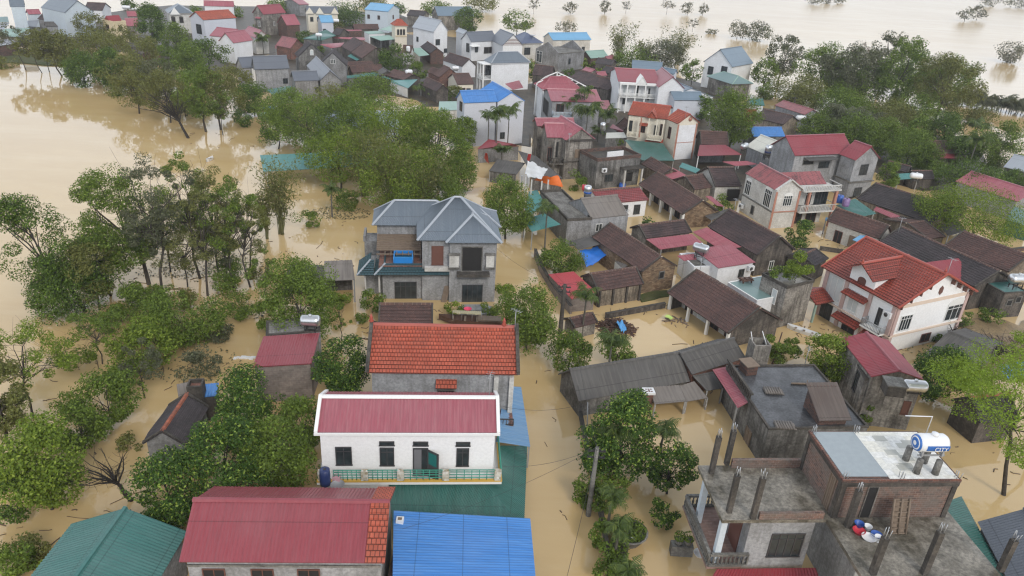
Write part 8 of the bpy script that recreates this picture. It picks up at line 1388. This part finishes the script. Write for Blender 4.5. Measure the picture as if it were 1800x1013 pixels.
for a in ((857, 275, 196, 34, "left of three areca palms before the lilac wall"), (871, 282, 190, 40, "middle of three areca palms before the lilac wall"), (891, 275, 184, 42, "right of three areca palms before the lilac wall"), (999, 232, 164, 40, "areca palm left of the pair before the pink red roof"), (1022, 235, 150, 36, "tallest areca palm before the pink red roof"), (1028, 248, 182, 52, "bushy areca palm below the tallest one"), (1062, 228, 190, 44, "areca palm right of the pink red roof"), (737, 168, 146, 26, "small areca palm left of the brown cottage"), (752, 170, 148, 26, "small areca palm beside the brown cottage"), (1023, 592, 506, 52, "areca palm in the lane beside the dark pole"), (1064, 692, 584, 64, "areca palm rising in front of the long barn"), (957, 438, 352, 42, "areca palm by the turquoise awning"), (880, 300, 255, 34, "short areca palm under the lilac wall"), (1070, 850, 745, 66, "areca palm under the large pomelo tree"), (1155, 830, 742, 56, "fan of palm fronds right of the large pomelo tree"), (1068, 935, 860, 54, "small palm at the street wall"), (1078, 985, 915, 56, "small palm beside the round planter"), (1095, 1060, 992, 60, "palm tips at the bottom edge of the street wall"), (585, 382, 325, 34, "small palm standing in the flood beside the fallen fronds"), (1705, 265, 208, 44, "palm left of the big fruit tree"), (1690, 330, 235, 40, "slender palm beside the crimson awning"), (985, 230, 205, 30, "low palm behind the mildewed house"), (1050, 250, 222, 30, "short palm beside the steel tank")): palm(*a, group=AP)
palm(464, 98, 60, 30, "coconut palm beside the niche gable", 12, kind='coco', group=AP); palm(1478, 245, 188, 74, "broad fan palm behind the crimson L roof", 22, 'grey', kind='fan', group=AP); palm(1510, 250, 200, 60, "second fan palm right of the broad one", 20, 'grey', kind='fan', group=AP)
for i in range(15): palm(1682+i*8.6, 182+i*1.5+(i % 3), 160+i*1.5-(i*7 % 5), 46, "low palm in the row standing in brown water at the right", 8, 'grey', group="row of low palms in the water")
bare(331, 243, 150, 95, "leaning bare tree half fallen into the left flood", 290, 18); bare(231, 880, 800, 110, "dead black tree lying over in the brown water at lower left", 180, 18, thick=1.2); bare(1670, 600, 560, 60, "dead branches stranded on the mud bank", None, 12); bare(1745, 640, 590, 90, "heap of broken brushwood on the mud bank", None, 16)
# ================================================================== POLES, WIRES, STREET WALL, DEBRIS
p1 = pole("leaning grey concrete pole beside the flooded street", (1034, 906), (1050, 787), .16, 0, CONC, 2); p2 = pole("thin grey pole behind the leaning concrete pole", (1066, 852), (1074, 803), .07, 0, GALV, 0); p3 = pole("old black square pole at the street corner", (984, 590), (993, 500), .2, 0, CONCD, 2); p4 = pole("thin metal pole in front of the large pomelo tree", (1032, 770), (1033, 708), .06, 0, GALV, 0)
pole("dark leaning pole behind the wet flat roof", (1357, 640), (1375, 584), .07, 0, RUSTD, 0); p5 = pole("dark pole over the blue awning near the villa ridge", (1532, 425), (1543, 388), .13, 0, CONCD, 1)
a0 = U((707, 930), 4.2); a1 = U((884, 820), 4.5); a2 = U((884, 715), 4.0); a3 = U((990, 1040), 2.0)
for a, b_, l in ((a0, p1, "dark wire from the white vent box to the leaning pole"), (a1, p1, "dark wire crossing the street to the leaning pole"), (a2, p4, "dark wire crossing the street higher up"), (p1, a3, "dark wire hanging down to the bottom edge from the leaning pole"), (p1, p3, "long wire between the leaning pole and the black pole"), (p3, p5, "long wire from the black pole toward the villa")): wire(l, a, b_, .5)
def lowwall(label, px, z, t, mt, cat="wall", zs=0):
    P = [U(p, zs) for p in px]; c = P[0]*1.0; c[2] = 0; root = tag(empty("garden_wall", tuple(c)), label, cat); mb = MB(); cp = MB()
    for a, b_ in zip(P, P[1:]):
        d = b_-a; d[2] = 0; n = np.array([-d[1], d[0], 0]); n = n/np.linalg.norm(n)*t/2; a_, b2 = a-c, b_-c; a_[2] = b2[2] = -.6
        mb.prism([a_-n, a_+n, b2+n, b2-n], (0, 0, .6+z)); a_[2] = b2[2] = z+.002; n *= 1.35; cp.prism([a_-n, a_+n, b2+n, b2-n], (0, 0, .08))
    mb.build("wall", mt, root); cp.build("coping", CONCD, root); return root
lowwall("low dark street wall running from the long barn to the bottom edge", [(1012, 655), (1018, 725), (1032, 800), (1045, 860), (1060, 930), (1075, 1030)], .45, .22, CEMD); lowwall("low black wall between the lane and the flooded yard", [(1064, 560), (1168, 541)], .55, .25, SOOT); lowwall("stained brick wall along the street below the red flat roof", [(940, 450), (950, 478), (975, 520), (1003, 552)], .9, .25, BRKG)
lowwall("dark fence wall around the yellow flooded yard", [(1440, 440), (1480, 446)], .5, .15, SOOT); lowwall("old wall at the right edge beyond the spreading tree", [(1760, 445), (1800, 440)], .4, .3, BRKD)
h = gable("small_house", "tiny rusty tiled hut at the lane corner beside the black pole", (1009.2,577.1), (1051.5,566.8), (1005.3,560.4), 1.3, TBR, OLD, .5, ov=.1, cat="hut", group="small huts")
rnd = random.Random(11)
def heap(label, p, r, hgt, mt, n, name="debris_pile", cat="debris"):
    g = U(p, 0); root = tag(empty(name, (g[0], g[1], 0)), label, cat); mb = MB()
    for i in range(n):
        a, q = rnd.uniform(0, 6.28), r*rnd.random()**.6; z = hgt*(1-q/r)*rnd.random(); l = rnd.uniform(.3, 1.1); b = rnd.uniform(0, 6.28); c = np.array([math.cos(a)*q, math.sin(a)*q, z]); d = np.array([math.cos(b)*l, math.sin(b)*l, rnd.uniform(-.15, .3)])*.5; mb.tube([c-d, c+d], rnd.uniform(.03, .09), 4)
    mb.build("pile", mt, root); return root
heap("heap of dark debris in the yard water with a blue sheet on it", (1083, 578), 1.9, 1.3, RUSTD, 260); cloth("tarpaulin", "crumpled light blue sheet lying on the debris heap", [((1092, 582), 1.0), ((1102, 578), .9), ((1092, 562), 1.2), ((1084, 565), 1.3)], plain("sky_blue_cloth", (.12, .38, .72), .5), .3, "cloth sheet", 8, .1, 4)
heap("pile of brown firewood and broken boards on the mud bank", (1770, 620), 4.0, .9, WOOD, 320, "wood_pile", "wood pile"); heap("scattered planks in front of the white columned porch", (1190, 566), 1.2, .3, WOOD, 24, "plank_heap", "planks")
cloth("cloth_sheet", "lime green cloth lying on planks before the white columned porch", [((1178, 562), .35), ((1184, 558), .35), ((1173, 553), .6), ((1168, 555), .6)], plain("lime_cloth", (.5, .68, .2), .7), .05, "cloth sheet", 5, .03, 7)
# round planter and pots at the street wall
g = U((1105, 950), 0); r_ = tag(empty("round_planter", (g[0], g[1], 0)), "round stone planter with pots standing in the yard water", "planter"); mb = MB(); mb.lathe([(.5, -.5), (.8, .1), (1.15, .75), (1.2, .8), (1.05, .82), (1.0, .6), (.02, .6)], n=18); mb.build("bowl", CONC, r_); rg = np.random.default_rng(77); n_ = 900; a_ = rg.uniform(0, 6.28, n_); q_ = 1.05*rg.random(n_)**.5; leaves("plants", np.stack([np.cos(a_)*q_, np.sin(a_)*q_, .65+rg.random(n_)*.55], 1), unit(rg.normal(size=(n_, 3))*.5+np.array([0, 0, .8])), .17, .55, LF["mid"], r_, rg)
for i, (dx, dy) in enumerate(((-.5, -.3), (.15, -.55), (.55, .1), (-.1, .4))):
    q = (g[0]+dx, g[1]+dy, .62); rp_ = tag(empty("flower_pot", q), ("terracotta pot at the left of the round planter", "white pot at the front of the round planter", "brown pot at the right of the round planter", "dark pot at the back of the round planter")[i], "flower pot", "pots in the round planter"); mb = MB(); mb.lathe([(.14, 0), (.22, .3), (.24, .32), (.18, .32), (.02, .28)], n=12); mb.build("pot_body", (BRK, PLWH, WOOD, CONCD)[i], rp_)
    rg = np.random.default_rng(i); n_ = 90; d = unit(rg.normal(size=(n_, 3))); leaves("plant", d*.28*np.array([1, 1, .7])+np.array([0, 0, .5]), unit(d+np.array([0, 0, .6])), .16, .5, LF['mid'], rp_, rg)
g = U((1085, 990), 0); r_ = tag(empty("planter_trough", (g[0], g[1], 0), -.2), "long planter trough full of small plants at the bottom edge", "planter"); MB().box(-.55, .55, -1.3, 1.3, -.5, .75).build("trough", CONCD, r_); rg = np.random.default_rng(5); n_ = 700; leaves("plants", np.stack([rg.uniform(-.6, .6, n_), rg.uniform(-1.3, 1.3, n_), rg.uniform(.75, 1.15, n_)], 1), unit(rg.normal(size=(n_, 3))*.5+np.array([0, 0, .8])), .16, .55, LF['mid'], r_, rg)
q = U((1208, 955), .9); r_ = tag(empty("pot_ledge", (q[0], q[1], 0)), "brick ledge with two potted plants left of the balcony house", "ledge"); MB().box(-1.0, .4, -.3, .3, -.5, .8).build("ledge", CONC, r_)
for i, x in enumerate((-.55, .05)):
    rp_ = tag(empty("flower_pot", (q[0]+x, q[1], .8)), ("left potted plant on the ledge beside the balcony", "right potted plant on the ledge beside the balcony")[i], "flower pot", "pots on the ledge"); MB().lathe([(.2, 0), (.3, .4), (.25, .4), (.02, .35)], n=12).build("pot_body", CONC, rp_); rg = np.random.default_rng(20+i); n_ = 160; d = unit(rg.normal(size=(n_, 3))); leaves("plant", d*.36+np.array([0, 0, .65]), unit(d+np.array([0, 0, .4])), .17, .5, LF['mid'], rp_, rg)
basin("white basin on the ledge below the balcony", U((1230, 976), 1.0), .4, PLWH, .2)
# boats and floating things
def boat(label, p, ln, w, ang, mt):
    g = U(p, .1); root = tag(empty("rowing_boat", (g[0], g[1], .08), ang), label, "boat"); mb = MB(); V_ = []
    for t_ in np.linspace(-1, 1, 11): k = w*(1-abs(t_)**2.5*.85); z = .12*abs(t_)**2; V_ += [(t_*ln, -k, .3+z), (t_*ln*.97, -k*.6, -.15), (t_*ln*.97, k*.6, -.15), (t_*ln, k, .3+z)]
    mb.add(V_, [f for i in range(10) for f in ((i*4, i*4+4, i*4+5, i*4+1), (i*4+1, i*4+5, i*4+6, i*4+2), (i*4+2, i*4+6, i*4+7, i*4+3))]); mb.build("hull", mt, root); mb = MB()
    for x in (-.5, 0, .5): mb.box(x*ln-.1, x*ln+.1, -w*.8, w*.8, .12, .17)
    mb.each("thwart", WOOD, root)
boat("small pale boat moored at the villa porch", (1412, 584), 1.7, .42, -.6, PLWH); boat("small white boat drifting alone on the left flood", (369, 281), 1.0, .35, 1.4, PLWH)
mb = MB(); rg = np.random.default_rng(3)
for i in range(16): g = U((412+i*2.3, 630+rg.normal()*.8), 0); s_ = rg.uniform(.08, .2); mb.box(g[0]-s_, g[0]+s_, g[1]-s_*.7, g[1]+s_*.7, -.05, s_*.8)
tag(mb.build("floating_litter", PLWH), "line of white floats left of the maroon shed", "litter", kind="stuff")
mb = MB()
for x0, x1, y0, y1, n_ in ((150, 440, 470, 700, 90), (270, 420, 400, 520, 60), (0, 240, 640, 960, 70), (430, 640, 380, 470, 30), (330, 480, 180, 260, 25), (1640, 1790, 700, 860, 20), (940, 1010, 640, 1000, 6), (1000, 1180, 535, 560, 16), (1190, 1330, 600, 700, 14), (1400, 1470, 570, 600, 25), (1440, 1520, 410, 440, 25), (760, 900, 545, 575, 40), (640, 700, 540, 600, 50)):
    for i in range(n_):
        g = U((rg.uniform(x0, x1), rg.uniform(y0, y1)), 0); l, w_ = rg.uniform(.08, .4)*(1 if rg.random() < .85 else 3), rg.uniform(.015, .05); a = rg.uniform(0, 3.14); d = np.array([math.cos(a)*l, math.sin(a)*l, 0]); g[2] = .02; mb.tube([g-d, g+d*.2+np.array([rg.normal()*.1, rg.normal()*.1, 0]), g+d], w_, 4)
tag(mb.build("floating_debris", plain("driftwood", (.12, .085, .055), .9, var=.5)), "twigs and driftwood floating on the brown water", "debris", kind="stuff")
rg = np.random.default_rng(9); C_ = []
for cx, cy, r, n_ in ((300, 455, 5, 900), (380, 470, 4, 500), (600, 375, 2.5, 500), (1730, 620, 6, 300), (330, 640, 3, 300), (425, 545, 2, 150), (170, 610, 3, 200)):
    g = U((cx, cy), 0); a, q = rg.uniform(0, 6.28, n_), r*rg.random(n_)**.5; C_.append(np.stack([g[0]+np.cos(a)*q*1.6, g[1]+np.sin(a)*q, np.full(n_, .04)], 1))
C_ = np.concatenate(C_); leaves("drifting_weed", C_, unit(rg.normal(size=(len(C_), 3))*.15+np.array([0, 0, 1])), .3, .4, LF['grey'], None, rg); o = bpy.data.objects["drifting_weed"]; tag(o, "mats of weed and leaves drifting on the brown water", "weed", kind="stuff")
def antenna(label, p, z, ht=1.6):
    g = U(p, z); r_ = tag(empty("roof_antenna", tuple(g), rnd.uniform(0, 3)), label, "antenna", "roof antennas"); mb = MB(); mb.tube([(0, 0, -.3), (0, 0, ht)], .03, 5); mb.build("mast", GALV, r_); mb = MB(); mb.tube([(-.5, 0, ht), (.5, 0, ht)], .02, 4)
    for x in (-.45, -.2, .05, .3): mb.tube([(x, -.28, ht), (x, .28, ht)], .015, 4)
    mb.build("aerial", GALV, r_)
for p_, z_, l_ in (((860, 694), 7.4, "white upper storey roof"), ((1415, 640), 3.4, "wet flat roof"), ((1665, 482), 8.0, "villa ridge end"), ((1230, 478), 3.9, "white columned porch house"), ((905, 578), 8.1, "orange tiled house"), ((1100, 392), 4.2, "patterned brick gable house"), ((1290, 372), 4.9, "large dark tiled house"), ((1000, 255), 8.0, "mildewed house"), ((1205, 205), 8.0, "salmon house"), ((1580, 405), 4.6, "long black tiled roof")): antenna("thin television aerial standing on the " + l_, p_, z_)
for a, b_, l in ((p3, U((1130, 470), 3.4), "sagging cable from the black pole to the patterned brick house"), (p3, U((866, 430), 6.0), "sagging cable from the black pole across the street to the grey house"), (p5, U((1465, 310), 5.0), "cable from the pole over the blue awning to the arched-window house"), (tp, U((1360, 240), 6.5), "cable from the leaning black pole to the grey rendered house"), (tp, U((1200, 205), 6.8), "cable from the leaning black pole to the salmon house"), (p1, U((1013, 660), 2.4), "cable from the leaning pole to the long barn")): wire(l, a, b_, .7)
# ---- a wing or a roof room is built with its house: make its parts parts of that house
bpy.context.view_layer.update(); last = None
for r_ in ROOTS:
    k_ = r_.name.split('.')[0]
    if k_ in ("house_wing", "roof_room") and last:
        for c_ in list(r_.children): c_.parent = last; c_.matrix_parent_inverse = last.matrix_world.inverted(); c_.matrix_basis = r_.matrix_world.copy()
        bpy.data.objects.remove(r_)
    elif k_ == "house": last = r_
# ---- damp air
mb = MB(); mb.box(-1500, 1500, -60, 2600, -4, 60); hz_ = mb.build("haze", None); tag(hz_, kind="stuff")
mt = bpy.data.materials.new("damp_air"); mt.use_nodes = True; t = mt.node_tree; t.nodes.clear(); o = t.nodes.new("ShaderNodeOutputMaterial"); pv = t.nodes.new("ShaderNodeVolumePrincipled"); pv.inputs["Color"].default_value = (.93, .95, .97, 1); pv.inputs["Density"].default_value = .00026; pv.inputs["Anisotropy"].default_value = 0.1; t.links.new(pv.outputs[0], o.inputs["Volume"]); hz_.data.materials.append(mt)
